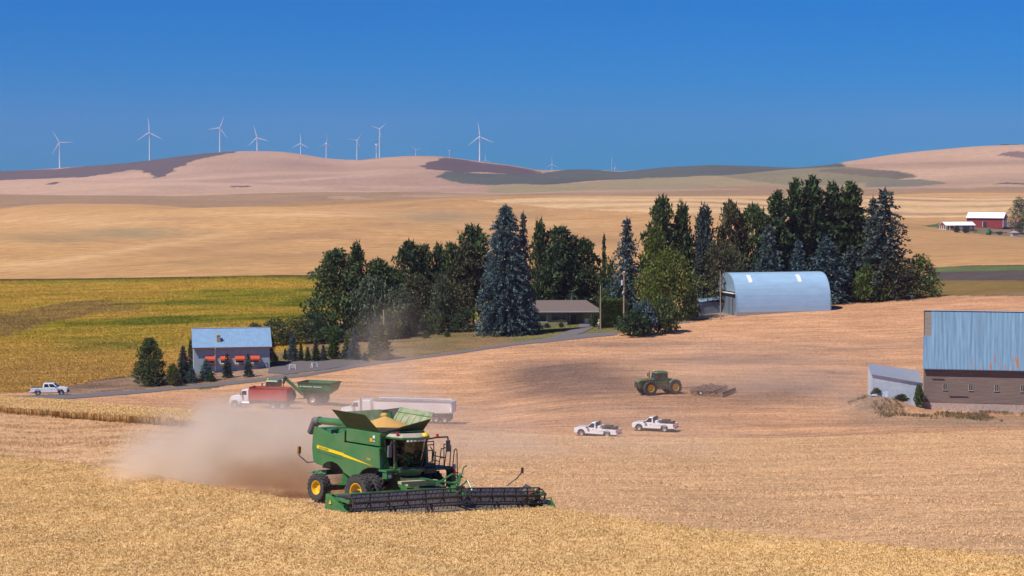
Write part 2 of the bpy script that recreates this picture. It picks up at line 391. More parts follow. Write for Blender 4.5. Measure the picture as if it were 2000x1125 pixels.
GRN = (0.27, 0.22, 0.12); BRN = (0.33, 0.19, 0.095); LGT = (0.64, 0.40, 0.19)  # green-grey plant cover; pale crests and brown hollows put fold shading into the colour
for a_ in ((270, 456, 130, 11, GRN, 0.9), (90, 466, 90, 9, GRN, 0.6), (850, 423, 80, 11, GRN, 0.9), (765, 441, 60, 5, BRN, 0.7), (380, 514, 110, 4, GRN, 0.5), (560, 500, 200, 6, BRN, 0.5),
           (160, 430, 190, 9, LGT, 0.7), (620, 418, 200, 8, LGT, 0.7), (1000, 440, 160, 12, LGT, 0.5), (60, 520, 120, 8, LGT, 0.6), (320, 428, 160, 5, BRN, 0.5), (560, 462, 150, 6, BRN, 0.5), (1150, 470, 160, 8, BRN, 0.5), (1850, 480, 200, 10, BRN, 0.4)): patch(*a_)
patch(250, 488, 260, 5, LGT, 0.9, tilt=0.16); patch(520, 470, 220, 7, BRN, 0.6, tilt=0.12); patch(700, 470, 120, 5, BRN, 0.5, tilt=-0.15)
st = inpoly(tu, tr, [(930, 392), (1100, 384), (2600, 384), (2600, 418), (1800, 425), (1400, 420), (1100, 408)]) & (DD > 1450)
lines = 0.5 + 0.5 * np.sin(DD / 14.0 + XX / 75 + 2.5 * n3)
C = np.where(st[..., None], lerp(np.array((0.62, 0.41, 0.20)), np.array((0.37, 0.22, 0.12)), np.clip((lines - 0.35) * 1.6, 0, 1) * np.clip(n2 * 1.6, 0, 1)), C)
gr1 = inpoly(tu, tr, [(1830, 522), (2600, 505), (2600, 516), (1830, 531)]) & (DD > 440) & (DD < 1200)
dkf = inpoly(tu, tr, [(1800, 524), (1900, 518), (2600, 512), (2600, 545), (1830, 548)]) & (DD > 440) & (DD < 1200)
gr0 = inpoly(tu, tr, [(1700, 543), (1900, 545), (2600, 540), (2600, 600), (1700, 600)]) & (DD > 440) & (DD < 1200)
C = np.where(gr0[..., None], lerp(np.array((0.26, 0.16, 0.05)), np.array((0.15, 0.12, 0.04)), n1), C)
C = np.where(dkf[..., None], np.array((0.10, 0.08, 0.07)), C)
C = np.where(gr1[..., None], np.array((0.12, 0.15, 0.05)), C)
fy = inpoly(tu, tr, [(1800, 441), (1850, 434), (2600, 430), (2600, 470), (2000, 463), (1920, 458), (1860, 449)]) & (DD > 1280) & (DD < 1700)
C = np.where(fy[..., None], lerp(np.array((0.10, 0.12, 0.05)), np.array((0.22, 0.16, 0.11)), np.clip((tu - 1880) / 60, 0, 1)), C)
# brown band of the next ridge
DJ = DD + (fbm(XX, DD, 420, 4, 41).reshape(XX.shape) - 0.5) * 1500
bb = (DD > 2200) & (DJ < 3150) & (tr < 414)
C = np.where(bb[..., None], lerp(np.array((0.36, 0.23, 0.12)), np.array((0.27, 0.175, 0.09)), n2), C)
# far pink stubble hills
fh = (DJ >= 3150) & (DD > 2300)
C = np.where(fh[..., None], lerp(np.array((0.50, 0.325, 0.205)), np.array((0.32, 0.205, 0.13)), np.clip((fbm(XX * 0.5, DD, 260, 5, 31).reshape(XX.shape) - 0.3) * 1.9, 0, 1)), C)
tuj = tu + (fbm(XX, DD, 60, 4, 11).reshape(XX.shape) - 0.5) * 26; trj = tr + (fbm(XX, DD, 150, 4, 12).reshape(XX.shape) - 0.5) * 5
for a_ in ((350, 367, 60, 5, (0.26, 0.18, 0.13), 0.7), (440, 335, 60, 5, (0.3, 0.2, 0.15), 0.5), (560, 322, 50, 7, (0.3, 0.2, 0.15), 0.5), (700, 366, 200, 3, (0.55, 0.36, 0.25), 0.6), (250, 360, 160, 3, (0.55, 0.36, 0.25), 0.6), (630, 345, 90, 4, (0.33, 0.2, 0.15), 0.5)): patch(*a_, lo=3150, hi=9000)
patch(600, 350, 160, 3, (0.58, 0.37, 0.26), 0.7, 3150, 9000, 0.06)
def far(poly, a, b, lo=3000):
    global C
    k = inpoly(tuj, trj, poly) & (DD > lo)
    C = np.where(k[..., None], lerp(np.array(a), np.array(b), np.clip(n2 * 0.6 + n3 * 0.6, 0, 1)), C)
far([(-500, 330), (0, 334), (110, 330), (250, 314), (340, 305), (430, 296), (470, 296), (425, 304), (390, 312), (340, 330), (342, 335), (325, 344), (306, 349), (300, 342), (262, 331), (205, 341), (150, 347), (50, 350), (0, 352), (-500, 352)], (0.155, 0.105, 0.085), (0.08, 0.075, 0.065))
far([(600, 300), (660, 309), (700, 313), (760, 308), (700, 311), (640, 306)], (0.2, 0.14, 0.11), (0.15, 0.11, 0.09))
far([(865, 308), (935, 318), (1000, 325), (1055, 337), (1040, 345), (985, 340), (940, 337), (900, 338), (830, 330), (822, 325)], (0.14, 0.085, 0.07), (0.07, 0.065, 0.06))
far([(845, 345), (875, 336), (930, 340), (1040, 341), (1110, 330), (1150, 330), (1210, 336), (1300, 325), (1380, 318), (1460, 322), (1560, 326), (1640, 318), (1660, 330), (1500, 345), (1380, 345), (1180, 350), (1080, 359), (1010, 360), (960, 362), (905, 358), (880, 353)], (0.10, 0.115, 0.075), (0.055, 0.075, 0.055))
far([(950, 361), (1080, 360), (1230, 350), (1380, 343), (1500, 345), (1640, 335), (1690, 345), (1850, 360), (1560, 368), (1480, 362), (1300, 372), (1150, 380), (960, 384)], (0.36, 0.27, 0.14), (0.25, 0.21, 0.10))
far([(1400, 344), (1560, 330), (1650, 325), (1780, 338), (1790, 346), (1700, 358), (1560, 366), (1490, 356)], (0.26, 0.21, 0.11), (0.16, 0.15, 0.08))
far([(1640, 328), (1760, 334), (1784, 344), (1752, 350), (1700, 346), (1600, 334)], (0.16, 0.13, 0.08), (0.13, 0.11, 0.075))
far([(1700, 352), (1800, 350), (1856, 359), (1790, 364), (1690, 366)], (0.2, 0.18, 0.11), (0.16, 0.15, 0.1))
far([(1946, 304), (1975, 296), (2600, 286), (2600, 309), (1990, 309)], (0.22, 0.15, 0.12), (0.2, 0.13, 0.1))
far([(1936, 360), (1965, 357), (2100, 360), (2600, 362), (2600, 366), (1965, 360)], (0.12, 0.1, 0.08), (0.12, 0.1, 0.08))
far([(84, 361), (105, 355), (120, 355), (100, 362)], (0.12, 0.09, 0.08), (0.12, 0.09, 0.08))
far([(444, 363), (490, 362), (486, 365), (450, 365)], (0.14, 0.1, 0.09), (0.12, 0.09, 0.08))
patch(1715, 788, 62, 34, (0.30, 0.205, 0.145), 1.3, 236, 300); patch(1900, 826, 220, 13, (0.36, 0.25, 0.16), 1.1, 236, 300); patch(1560, 852, 200, 7, (0.38, 0.25, 0.15), 0.9, 215, 300)
patch(1110, 728, 110, 20, (0.22, 0.14, 0.105), 1.3, 236, 400); patch(1530, 762, 130, 22, (0.31, 0.20, 0.145), 1.0, 236, 400); patch(1060, 765, 120, 14, (0.28, 0.17, 0.12), 0.7, 236, 400); patch(1250, 800, 160, 14, (0.36, 0.22, 0.15), 0.7, 236, 400)
dirt = inpoly(tu + (n1 - 0.5) * 20, tr + (n1 - 0.5) * 5, [(120, 757), (210, 741), (300, 731), (380, 724), (530, 716), (560, 728), (470, 746), (330, 757), (200, 768), (130, 770)]) & (DD > 300) & (DD < 362)
C = np.where(dirt[..., None], lerp(np.array((0.40, 0.27, 0.175)), np.array((0.20, 0.125, 0.08)), np.clip((n1 - 0.35) * 2.6, 0, 1)), C)
for a_ in ((1450, 702, 230, 9), (1620, 682, 190, 7), (1250, 672, 200, 7), (1340, 824, 220, 8), (1000, 800, 200, 8), (1600, 730, 120, 12), (1780, 668, 160, 6)): patch(*a_, (0.38, 0.225, 0.145), 1.1, 236, 430)
near_l = (DD < 236) & (tu < 620)
C = np.where(near_l[..., None], lerp(C, np.array((0.66, 0.42, 0.225)), np.full(XX.shape, 0.6)), C)
C = C * (0.93 + 0.14 * n1)[..., None]
nu, nd = XX.shape
idx = np.arange(nu * nd).reshape(nu, nd)
fa = np.stack([idx[:-1, :-1], idx[1:, :-1], idx[1:, 1:], idx[:-1, 1:]], -1).reshape(-1, 4)
# land material
def land_mat(name='land'):
    m = bpy.data.materials.new(name); m.use_nodes = True
    t = m.node_tree; b = t.nodes['Principled BSDF']; b.inputs['Roughness'].default_value = 0.95; b.inputs['Specular IOR Level'].default_value = 0.1
    at = nn(t, 'ShaderNodeAttribute', attribute_name='cover')
    ge = nn(t, 'ShaderNodeNewGeometry')
    def noise(sc, det, ro=0.6, st=(1, 1, 1), rot=0):
        mp = nn(t, 'ShaderNodeMapping'); mp.inputs['Scale'].default_value = st; mp.inputs['Rotation'].default_value = (0, 0, rot)
        t.links.new(ge.outputs['Position'], mp.inputs[0])
        n = nn(t, 'ShaderNodeTexNoise'); n.inputs['Scale'].default_value = sc; n.inputs['Detail'].default_value = det; n.inputs['Roughness'].default_value = ro
        t.links.new(mp.outputs[0], n.inputs['Vector']); return n.outputs[0]
    def rng_(s, a, b_, c, d):
        r = nn(t, 'ShaderNodeMapRange'); r.inputs[1].default_value = a; r.inputs[2].default_value = b_; r.inputs[3].default_value = c; r.inputs[4].default_value = d
        t.links.new(s, r.inputs[0]); return r.outputs[0]
    def mul(a, b_):
        q = nn(t, 'ShaderNodeMath', operation='MULTIPLY'); t.links.new(a, q.inputs[0])
        if isinstance(b_, float): q.inputs[1].default_value = b_
        else: t.links.new(b_, q.inputs[1])
        return q.outputs[0]
    fine = rng_(noise(2.6, 6, 0.8), 0.34, 0.66, 0.62, 1.36)
    rows = rng_(noise(0.9, 5, 0.7, (0.16, 1, 1), R(-47)), 0.36, 0.64, 0.80, 1.2)
    med = rng_(noise(0.11, 5, 0.65, (1, 1.8, 1)), 0.35, 0.65, 0.86, 1.14)
    lines = rng_(noise(0.35, 3, 0.6, (0.05, 1, 1), R(12)), 0.35, 0.65, 0.88, 1.12)
    k = mul(mul(mul(fine, rows), med), lines)
    mx = nn(t, 'ShaderNodeVectorMath', operation='SCALE'); t.links.new(at.outputs['Color'], mx.inputs[0]); t.links.new(k, mx.inputs['Scale'])
    t.links.new(mx.outputs[0], b.inputs['Base Color'])
    bp = nn(t, 'ShaderNodeBump'); bp.inputs['Strength'].default_value = 0.6; bp.inputs['Distance'].default_value = 0.25
    t.links.new(k, bp.inputs['Height']); t.links.new(bp.outputs[0], b.inputs['Normal'])
    return m
LAND = land_mat()
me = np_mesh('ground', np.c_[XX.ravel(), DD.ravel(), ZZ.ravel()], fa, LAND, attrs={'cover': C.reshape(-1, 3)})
me.polygons.foreach_set('use_smooth', np.ones(len(me.polygons), bool))
land = bpy.data.objects.new('ground', me); COL.objects.link(land); tag(land, kind='structure')
print('ground verts', len(me.vertices))

# ---------------------------------------------------------------- roads, laid on the land as strips
ASPH = mat('asphalt', (0.135, 0.125, 0.13), 0.9, var=0.15, scale=0.8, bump=0.2, bscale=12, dust=0.2, dustcol=(0.25, 0.2, 0.16), coord='Generated')
GRAV = mat('gravel', (0.12, 0.105, 0.105), 0.95, var=0.22, scale=60, bump=0.3, bscale=12, dust=0.15, dustcol=(0.2, 0.17, 0.15), coord='Generated')
def strip(name, pts, m, lift=0.07, sub=14, cross=8):
    """pts: (point a, point b) pairs across the strip"""
    vs = []; rows = 0
    for (a0, b0), (a1, b1) in zip(pts, pts[1:]):
        for k in range(sub):
            t = k / sub; a = a0.lerp(a1, t); b = b0.lerp(b1, t)
            for c in range(cross + 1):
                p = a.lerp(b, c / cross); vs.append((p.x, p.y, float(ground(p.x, p.y)) + lift))
            rows += 1
    a, b = pts[-1]
    for c in range(cross + 1):
        p = a.lerp(b, c / cross); vs.append((p.x, p.y, float(ground(p.x, p.y)) + lift))
    rows += 1
    n = cross + 1
    f = np.array([(r * n + c, r * n + c + 1, (r + 1) * n + c + 1, (r + 1) * n + c) for r in range(rows - 1) for c in range(cross)])
    me = np_mesh(name, np.array(vs), f, m); me.polygons.foreach_set('use_smooth', np.ones(len(me.polygons), bool))
    o = bpy.data.objects.new(name, me); COL.objects.link(o); return tag(o, kind='structure')
def hp(px, row, a=295, b=435): return hit(px, row, a, b)
# photo rows of the two edges of the farm road, column by column
RD = [(-400, 792, 783), (-150, 789, 778), (0, 786, 774), (100, 781, 772), (200, 774.5, 767), (330, 763, 757), (450, 752, 745.5), (520, 744, 738), (600, 735, 729), (700, 717, 711.5),
      (800, 703.5, 699.5), (900, 690.5, 686), (1000, 675.5, 670.5), (1080, 667.5, 659), (1150, 660, 651), (1205, 655, 649)]
strip('road', [(hp(u, a), hp(u, b)) for u, a, b in RD], ASPH)
strip('driveway', [(hp(1075, 664), hp(1075, 660)), (hp(1105, 659), hp(1090, 654)), (hp(1140, 650), hp(1110, 647)), (hp(1158, 641), hp(1132, 637)), (hp(1150, 634), hp(1130, 632))], ASPH, 0.085, 6, 5)
strip('path', [(hp(1310, 634), hp(1308, 629)), (hp(1350, 630), hp(1350, 619)), (hp(1390, 622), hp(1385, 611)), (hp(1440, 613), hp(1430, 605.5)), (hp(1540, 603), hp(1540, 599)), (hp(1640, 592.5), hp(1640, 590))], mat('packed_earth', (0.25, 0.19, 0.15), 0.95, var=0.2, scale=30, coord='Generated'), 0.07, 8, 6)
strip('gravel_yard', [(hp(523, 729), hp(526, 717)), (hp(560, 731.5), hp(560, 708)), (hp(620, 724), hp(620, 702.5)), (hp(680, 715), hp(690, 703)), (hp(715, 710), hp(722, 706))], GRAV, 0.06, 8, 8)
# ---------------------------------------------------------------- standing wheat, stubble and weeds (nobody could count them)
def side(x, y, p, d): return (x - p.x) * (-d.y) + (y - p.y) * d.x      # >0 : left of the ray p + t d
WHH = 0.66
def crop_hit(px, row, d0, d1, h=WHH):
    """world point where the top of the standing crop shows at this place in the photo"""
    dsx = np.exp(np.linspace(math.log(d0), math.log(d1), 3000)); x = (px - 1000) / F * dsx * 1.003
    _, rr = proj(x, dsx, ground(x, dsx) + h); k = int(np.argmin(abs(rr - row))); return (float(x[k]), float(dsx[k]))
LB = [crop_hit(p_, r_, 95, 175) for p_, r_ in ((-300, 868), (-120, 880), (0, 890), (90, 898), (171, 908), (260, 921), (308, 932), (363, 942), (445, 955), (513, 965), (570, 977))]
RB = [crop_hit(p_, r_, 76, 125) for p_, r_ in ((1085, 993), (1180, 1008), (1290, 1022), (1400, 1035), (1520, 1046), (1640, 1057), (1800, 1071), (2000, 1087), (2250, 1108))]
H0 = RE + HD * 1.75; H1 = LE + HD * 1.75; H00 = RE + HD * 0.2 - LF * 0.3
NEARP = LB + [(H00.x, H00.y), (H0.x, H0.y), (H1.x, H1.y)] + RB + [(60, 60), (-60, 60)]
def jit(x, y, a=0.5): return x + (fbm(x, y, 1.1, 2, 8) - 0.5) * a, y + (fbm(x, y, 1.1, 2, 9) - 0.5) * a
def in_near(x, y):
    """standing crop in front of and to the right of the combine"""
    x2, y2 = jit(x, y); return inpoly(x2, y2, NEARP)
SB = [crop_hit(p_, r_, 140, 230, 0.0) for p_, r_ in ((-200, 800), (0, 808), (90, 815), (171, 821), (260, 828), (342, 836), (420, 846), (490, 857), (545, 866))]
def gp_(px, D): q = G(px, D); return (q.x, q.y)
STRP = SB + [gp_(560, 178), gp_(500, 193), gp_(420, 205), gp_(300, 226), gp_(200, 248), gp_(100, 284), gp_(0, 300), gp_(-300, 300)]
def in_strip(x, y):
    x2, y2 = jit(x, y, 0.7); return inpoly(x2, y2, STRP)
def crop_mat(name, a, b, c):
    m = bpy.data.materials.new(name); m.use_nodes = True; t = m.node_tree; bs = t.nodes['Principled BSDF']
    bs.inputs['Roughness'].default_value = 0.75; bs.inputs['Specular IOR Level'].default_value = 0.25
    at = nn(t, 'ShaderNodeAttribute', attribute_name='tint')
    cr = nn(t, 'ShaderNodeValToRGB'); e = cr.color_ramp.elements
    e[0].color = (*a, 1); e[1].color = (*c, 1); x = e.new(0.5); x.color = (*b, 1)
    t.links.new(at.outputs['Fac'], cr.inputs[0])
    ge = nn(t, 'ShaderNodeNewGeometry'); no = nn(t, 'ShaderNodeTexNoise'); no.inputs['Scale'].default_value = 0.25; no.inputs['Detail'].default_value = 4
    t.links.new(ge.outputs['Position'], no.inputs['Vector'])
    mr = nn(t, 'ShaderNodeMapRange'); mr.inputs[1].default_value = 0.35; mr.inputs[2].default_value = 0.65; mr.inputs[3].default_value = 0.90; mr.inputs[4].default_value = 1.06; t.links.new(no.outputs[0], mr.inputs[0])
    sc = nn(t, 'ShaderNodeVectorMath', operation='SCALE'); t.links.new(cr.outputs[0], sc.inputs[0]); t.links.new(mr.outputs[0], sc.inputs['Scale'])
    t.links.new(sc.outputs[0], bs.inputs['Base Color'])
    return m
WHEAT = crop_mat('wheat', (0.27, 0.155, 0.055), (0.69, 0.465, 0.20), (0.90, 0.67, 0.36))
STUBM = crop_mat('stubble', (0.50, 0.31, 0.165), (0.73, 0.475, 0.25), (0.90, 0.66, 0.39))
WEED = crop_mat('weeds', (0.10, 0.075, 0.04), (0.20, 0.15, 0.08), (0.33, 0.25, 0.14))
def blades(name, pts, z0, h, lean, wid, per, m, base=0.7):
    """a clump of per blades at each point: thin upright triangles leaning at random"""
    n = len(pts); P0 = np.repeat(pts, per, 0) + np.c_[rng.normal(0, 0.07, (n * per, 2)), np.zeros(n * per)]
    k = n * per; an = rng.uniform(0, 2 * PI, k); hh = h * rng.uniform(0.75, 1.2, k); ln = lean * rng.uniform(0.2, 1.2, k) * hh
    la = rng.uniform(0, 2 * PI, k); ww = wid * rng.uniform(0.6, 1.4, k)
    dx, dy = np.cos(an) * ww, np.sin(an) * ww
    b = P0.copy(); b[:, 2] += z0
    tip = b + np.c_[np.cos(la) * ln, np.sin(la) * ln, hh]
    tl = tip + np.c_[-dx * 0.6, -dy * 0.6, np.zeros(k)]; tr_ = tip + np.c_[dx * 0.6, dy * 0.6, np.zeros(k)]
    v = np.stack([b, tl, tr_ + np.c_[np.zeros(k), np.zeros(k), -0.25 * hh]], 1).reshape(-1, 3)
    f = np.arange(3 * k).reshape(-1, 3)
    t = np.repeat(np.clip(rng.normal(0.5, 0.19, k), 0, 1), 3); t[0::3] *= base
    me = np_mesh(name, v, f, m, attrs={'tint': t}); return me
def canopy(name, mask, x0, x1, y0, y1, st, h, m):
    gx = np.arange(x0, x1, st); gy = np.arange(y0, y1, st); A, B = np.meshgrid(gx, gy, indexing='ij')
    u = 1000 + F * A / B
    ok = mask(A.ravel(), B.ravel()).reshape(A.shape) & (u > -420) & (u < 2420)
    Z = ground(A, B) + h + (rng.random(A.shape) - 0.5) * 0.12
    V = np.c_[A.ravel(), B.ravel(), Z.ravel()]; i = np.arange(A.size).reshape(A.shape)
    c = ok[:-1, :-1] & ok[1:, :-1] & ok[1:, 1:] & ok[:-1, 1:]
    q = np.stack([i[:-1, :-1], i[1:, :-1], i[1:, 1:], i[:-1, 1:]], -1)[c]
    # skirts down to the ground at the edge of the crop
    fl = c
    base = V.copy(); base[:, 2] -= h
    sk = []
    def sk_add(cond, a, b): sk.append(np.stack([a[cond], b[cond], b[cond] + A.size, a[cond] + A.size], -1))
    pad = np.pad(fl, 1)
    I = i
    sk_add(fl & ~pad[:-2, 1:-1], I[:-1, :-1], I[:-1, 1:]); sk_add(fl & ~pad[2:, 1:-1], I[1:, :-1], I[1:, 1:])
    sk_add(fl & ~pad[1:-1, :-2], I[:-1, :-1], I[1:, :-1]); sk_add(fl & ~pad[1:-1, 2:], I[:-1, 1:], I[1:, 1:])
    f = np.concatenate([q] + sk); allv = np.concatenate([V, base])
    used = np.unique(f); mp = np.full(len(allv), -1); mp[used] = np.arange(len(used))
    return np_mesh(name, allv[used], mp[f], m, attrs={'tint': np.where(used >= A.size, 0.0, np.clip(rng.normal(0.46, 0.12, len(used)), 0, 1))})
def scatter(mask, x0, x1, y0, y1, n, umin=-60, umax=2060):
    x = rng.uniform(x0, x1, n); y = rng.uniform(y0, y1, n); u = 1000 + F * x / y
    k = mask(x, y) & (u > umin) & (u < umax); x, y = x[k], y[k]
    return np.c_[x, y, ground(x, y)]
def link(me, name, kind='stuff', label=None, cat=None):
    o = bpy.data.objects.new(name, me); COL.objects.link(o); return tag(o, label, cat, kind=kind)
WH = 0.72
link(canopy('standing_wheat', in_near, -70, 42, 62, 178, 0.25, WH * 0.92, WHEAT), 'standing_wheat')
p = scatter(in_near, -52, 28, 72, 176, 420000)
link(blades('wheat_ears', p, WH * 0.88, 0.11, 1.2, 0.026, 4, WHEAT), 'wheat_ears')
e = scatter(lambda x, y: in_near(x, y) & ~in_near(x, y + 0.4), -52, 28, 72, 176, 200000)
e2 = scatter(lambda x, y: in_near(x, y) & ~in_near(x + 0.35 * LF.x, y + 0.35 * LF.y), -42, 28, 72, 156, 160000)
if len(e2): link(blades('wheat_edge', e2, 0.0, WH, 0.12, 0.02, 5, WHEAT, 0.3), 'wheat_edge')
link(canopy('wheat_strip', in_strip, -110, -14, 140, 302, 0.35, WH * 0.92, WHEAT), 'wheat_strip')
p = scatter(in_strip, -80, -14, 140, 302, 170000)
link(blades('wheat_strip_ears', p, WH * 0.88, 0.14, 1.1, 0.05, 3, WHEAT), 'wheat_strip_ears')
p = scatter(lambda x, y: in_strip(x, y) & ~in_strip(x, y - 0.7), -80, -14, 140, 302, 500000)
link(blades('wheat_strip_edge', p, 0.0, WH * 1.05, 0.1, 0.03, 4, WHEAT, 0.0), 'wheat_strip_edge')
# stubble: short stalks over the cut part of the near hill
def in_stub(x, y): return ~in_near(x, y) & ~in_strip(x, y) & (y < 236)
def rowed(x, y):
    """keeps most stalks on drill rows parallel to the passes; leaves bare wheel tracks"""
    s = side(x, y, RE, HD); k = (np.abs(np.mod(s, 0.36) - 0.18) < 0.09) | (rng.random(len(x)) < 0.35)
    tr1 = np.mod(s + 0.4, 7.6); track = (tr1 < 0.55) | (np.abs(tr1 - 3.1) < 0.28)
    f = (x * HD.x + y * HD.y); lug = np.mod(f + tr1 * 0.8, 1.15) < 0.5
    return k & ~(track & lug & (rng.random(len(x)) < 0.93))
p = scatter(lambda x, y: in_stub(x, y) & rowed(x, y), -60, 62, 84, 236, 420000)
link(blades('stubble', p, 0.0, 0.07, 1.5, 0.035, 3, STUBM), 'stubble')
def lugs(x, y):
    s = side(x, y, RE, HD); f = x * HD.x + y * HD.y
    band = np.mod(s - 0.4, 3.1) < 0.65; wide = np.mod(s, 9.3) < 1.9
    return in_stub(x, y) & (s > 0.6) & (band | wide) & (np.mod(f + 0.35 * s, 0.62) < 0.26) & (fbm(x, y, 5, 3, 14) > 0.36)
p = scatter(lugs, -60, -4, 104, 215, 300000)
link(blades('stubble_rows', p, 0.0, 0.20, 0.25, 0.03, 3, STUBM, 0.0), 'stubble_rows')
# chaff windrows left behind each pass: low ridges of straw
def windrow(x, y):
    s = np.mod(side(x, y, CC, HD) + 0.8, 14.6); return in_stub(x, y) & (s < 1.6) & (y < 215)
p = scatter(windrow, -60, 62, 90, 215, 130000)
link(blades('straw', p, 0.0, 0.10, 1.6, 0.05, 3, STUBM), 'straw')
# rough grass round the barn and the yard edges
def in_weed(x, y):
    u = 1000 + F * x / y
    n_ = fbm(x, y, 4, 3, 7); return ((u > 1660) & (y > 264) & (y < 280) & (n_ > 0.47 + 0.02 * abs(y - 277))) | ((u > 1690) & (u < 1800) & (y > 276) & (y < 282) & (n_ > 0.52))
p = scatter(in_weed, 40, 80, 262, 285, 6000)
link(blades('tall_weeds', p, 0.0, 0.38, 0.5, 0.06, 5, WEED), 'tall_weeds')
def tufts(name, mask, x0, x1, y0, y1, n, h, wid, per, lo=0.55, hi=1.35, base=0.8):
    """low plants that take the colour of the ground cover they grow in, darker and lighter from one to the next"""
    p = scatter(mask, x0, x1, y0, y1, n); me = blades(name, p, 0.0, h, 0.9, wid, per, LAND, base)
    k = len(me.vertices); u = 1000 + F * p[:, 0] / (p[:, 1] * 1.003)
    iu = np.clip(OFF + np.round((u + 520) / 5).astype(int), 0, nu - 1); idd = np.clip(np.round((np.log(p[:, 1]) - math.log(30)) / 0.0048).astype(int), 0, nd - 1)
    c = np.repeat(C[iu, idd] * rng.uniform(lo, hi, len(p))[:, None], per * 3, 0)
    a = me.color_attributes.new('cover', 'FLOAT_COLOR', 'POINT'); a.data.foreach_set('color', np.c_[c, np.ones(len(c))].astype(np.float32).ravel())
    link(me, name)
def in_yf(x, y):
    u = 1000 + F * x / y; iu = np.clip(OFF + np.round((u + 520) / 5).astype(int), 0, nu - 1); idd = np.clip(np.round((np.log(y) - math.log(30)) / 0.0048).astype(int), 0, nd - 1)
    return yf_m[iu, idd] & (u < 660)
yf_m = yf
tufts('field_crop', in_yf, -165, -35, 322, 606, 300000, 0.22, 0.09, 2, 0.80, 1.22, 1.0)
tufts('slope_stubble', lambda x, y: (y > 236) & (y < 436) & ~in_yf(x, y), -110, 115, 236, 436, 170000, 0.08, 0.07, 2, 0.82, 1.15, 1.0)
# ---------------------------------------------------------------- trees
def leaf_mat(name, a, b, c):
    m = bpy.data.materials.new(name); m.use_nodes = True; t = m.node_tree; bs = t.nodes['Principled BSDF']
    bs.inputs['Roughness'].default_value = 0.6; bs.inputs['Specular IOR Level'].default_value = 0.3
    at = nn(t, 'ShaderNodeAttribute', attribute_name='tint')
    cr = nn(t, 'ShaderNodeValToRGB'); e = cr.color_ramp.elements
    e[0].color = (*a, 1); e[0].position = 0.1; e[1].color = (*c, 1); e[1].position = 0.95; x = e.new(0.5); x.color = (*b, 1)
    oi = nn(t, 'ShaderNodeObjectInfo'); ad = nn(t, 'ShaderNodeMath', operation='MULTIPLY_ADD'); ad.inputs[1].default_value = 0.25
    t.links.new(oi.outputs['Random'], ad.inputs[0]); sb = nn(t, 'ShaderNodeMath', operation='SUBTRACT'); sb.inputs[1].default_value = 0.12
    t.links.new(at.outputs['Fac'], sb.inputs[0]); t.links.new(sb.outputs[0], ad.inputs[2]); t.links.new(ad.outputs[0], cr.inputs[0])
    t.links.new(cr.outputs[0], bs.inputs['Base Color'])
    tl = nn(t, 'ShaderNodeBsdfTranslucent'); ms = nn(t, 'ShaderNodeMixShader'); ms.inputs[0].default_value = 0.22
    t.links.new(cr.outputs[0], tl.inputs[0]); t.links.new(bs.outputs[0], ms.inputs[1]); t.links.new(tl.outputs[0], ms.inputs[2])
    t.links.new(ms.outputs[0], t.nodes['Material Output'].inputs[0])
    return m
LM = {
 'blue': leaf_mat('blue_spruce_needles', (0.028, 0.055, 0.06), (0.07, 0.125, 0.13), (0.15, 0.23, 0.235)),
 'grey': leaf_mat('grey_spruce_needles', (0.022, 0.04, 0.037), (0.055, 0.085, 0.078), (0.12, 0.165, 0.15)),
 'dark': leaf_mat('dark_conifer_needles', (0.016, 0.036, 0.016), (0.042, 0.078, 0.030), (0.095, 0.15, 0.052)),
 'pine': leaf_mat('pine_needles', (0.02, 0.042, 0.014), (0.055, 0.092, 0.028), (0.12, 0.17, 0.052)),
 'brown': leaf_mat('dry_olive_leaves', (0.03, 0.035, 0.014), (0.075, 0.08, 0.035), (0.15, 0.14, 0.06)),
 'leaf': leaf_mat('broad_leaves', (0.025, 0.045, 0.014), (0.062, 0.098, 0.03), (0.13, 0.18, 0.06)),
 'willow': leaf_mat('willow_leaves', (0.035, 0.055, 0.028), (0.085, 0.115, 0.06), (0.16, 0.2, 0.11)),
 'lime': leaf_mat('yellow_green_leaves', (0.035, 0.055, 0.007), (0.10, 0.135, 0.016), (0.2, 0.23, 0.035)),
 'green': leaf_mat('fresh_green_needles', (0.03, 0.055, 0.01), (0.075, 0.12, 0.022), (0.13, 0.19, 0.04)),
}
BARK = mat('bark', (0.11, 0.075, 0.05), 0.95, var=0.35, scale=9, bump=0.6, bscale=25, stretch=(1, 1, 0.2))
def sprays(c, d, size, n_each, spread, droop=0.0, flat=0.5):
    """needle or leaf triangles round the points c, pointing along d"""
    k = len(c) * n_each; C_ = np.repeat(c, n_each, 0); D_ = np.repeat(d, n_each, 0); sz = np.repeat(size, n_each) * rng.uniform(0.6, 1.35, k)
    off = rng.normal(0, 1, (k, 3)) * np.array([1, 1, flat]) * spread * sz[:, None]
    dr = D_ + rng.normal(0, 0.55, (k, 3)); dr[:, 2] -= droop; dr /= np.linalg.norm(dr, axis=1)[:, None] + 1e-9
    sd_ = np.cross(dr, rng.normal(0, 1, (k, 3))); sd_ /= np.linalg.norm(sd_, axis=1)[:, None] + 1e-9
    b = C_ + off; w_ = sz * 0.34
    v = np.stack([b + sd_ * w_[:, None], b - sd_ * w_[:, None], b + dr * sz[:, None]], 1).reshape(-1, 3)
    return v, np.repeat(rng.random(k), 3)
def crown_mesh(name, parts, m):
    v = np.concatenate([p[0] for p in parts]); t = np.concatenate([p[1] for p in parts])
    return np_mesh(name, v, np.arange(len(v)).reshape(-1, 3), m, attrs={'tint': t})
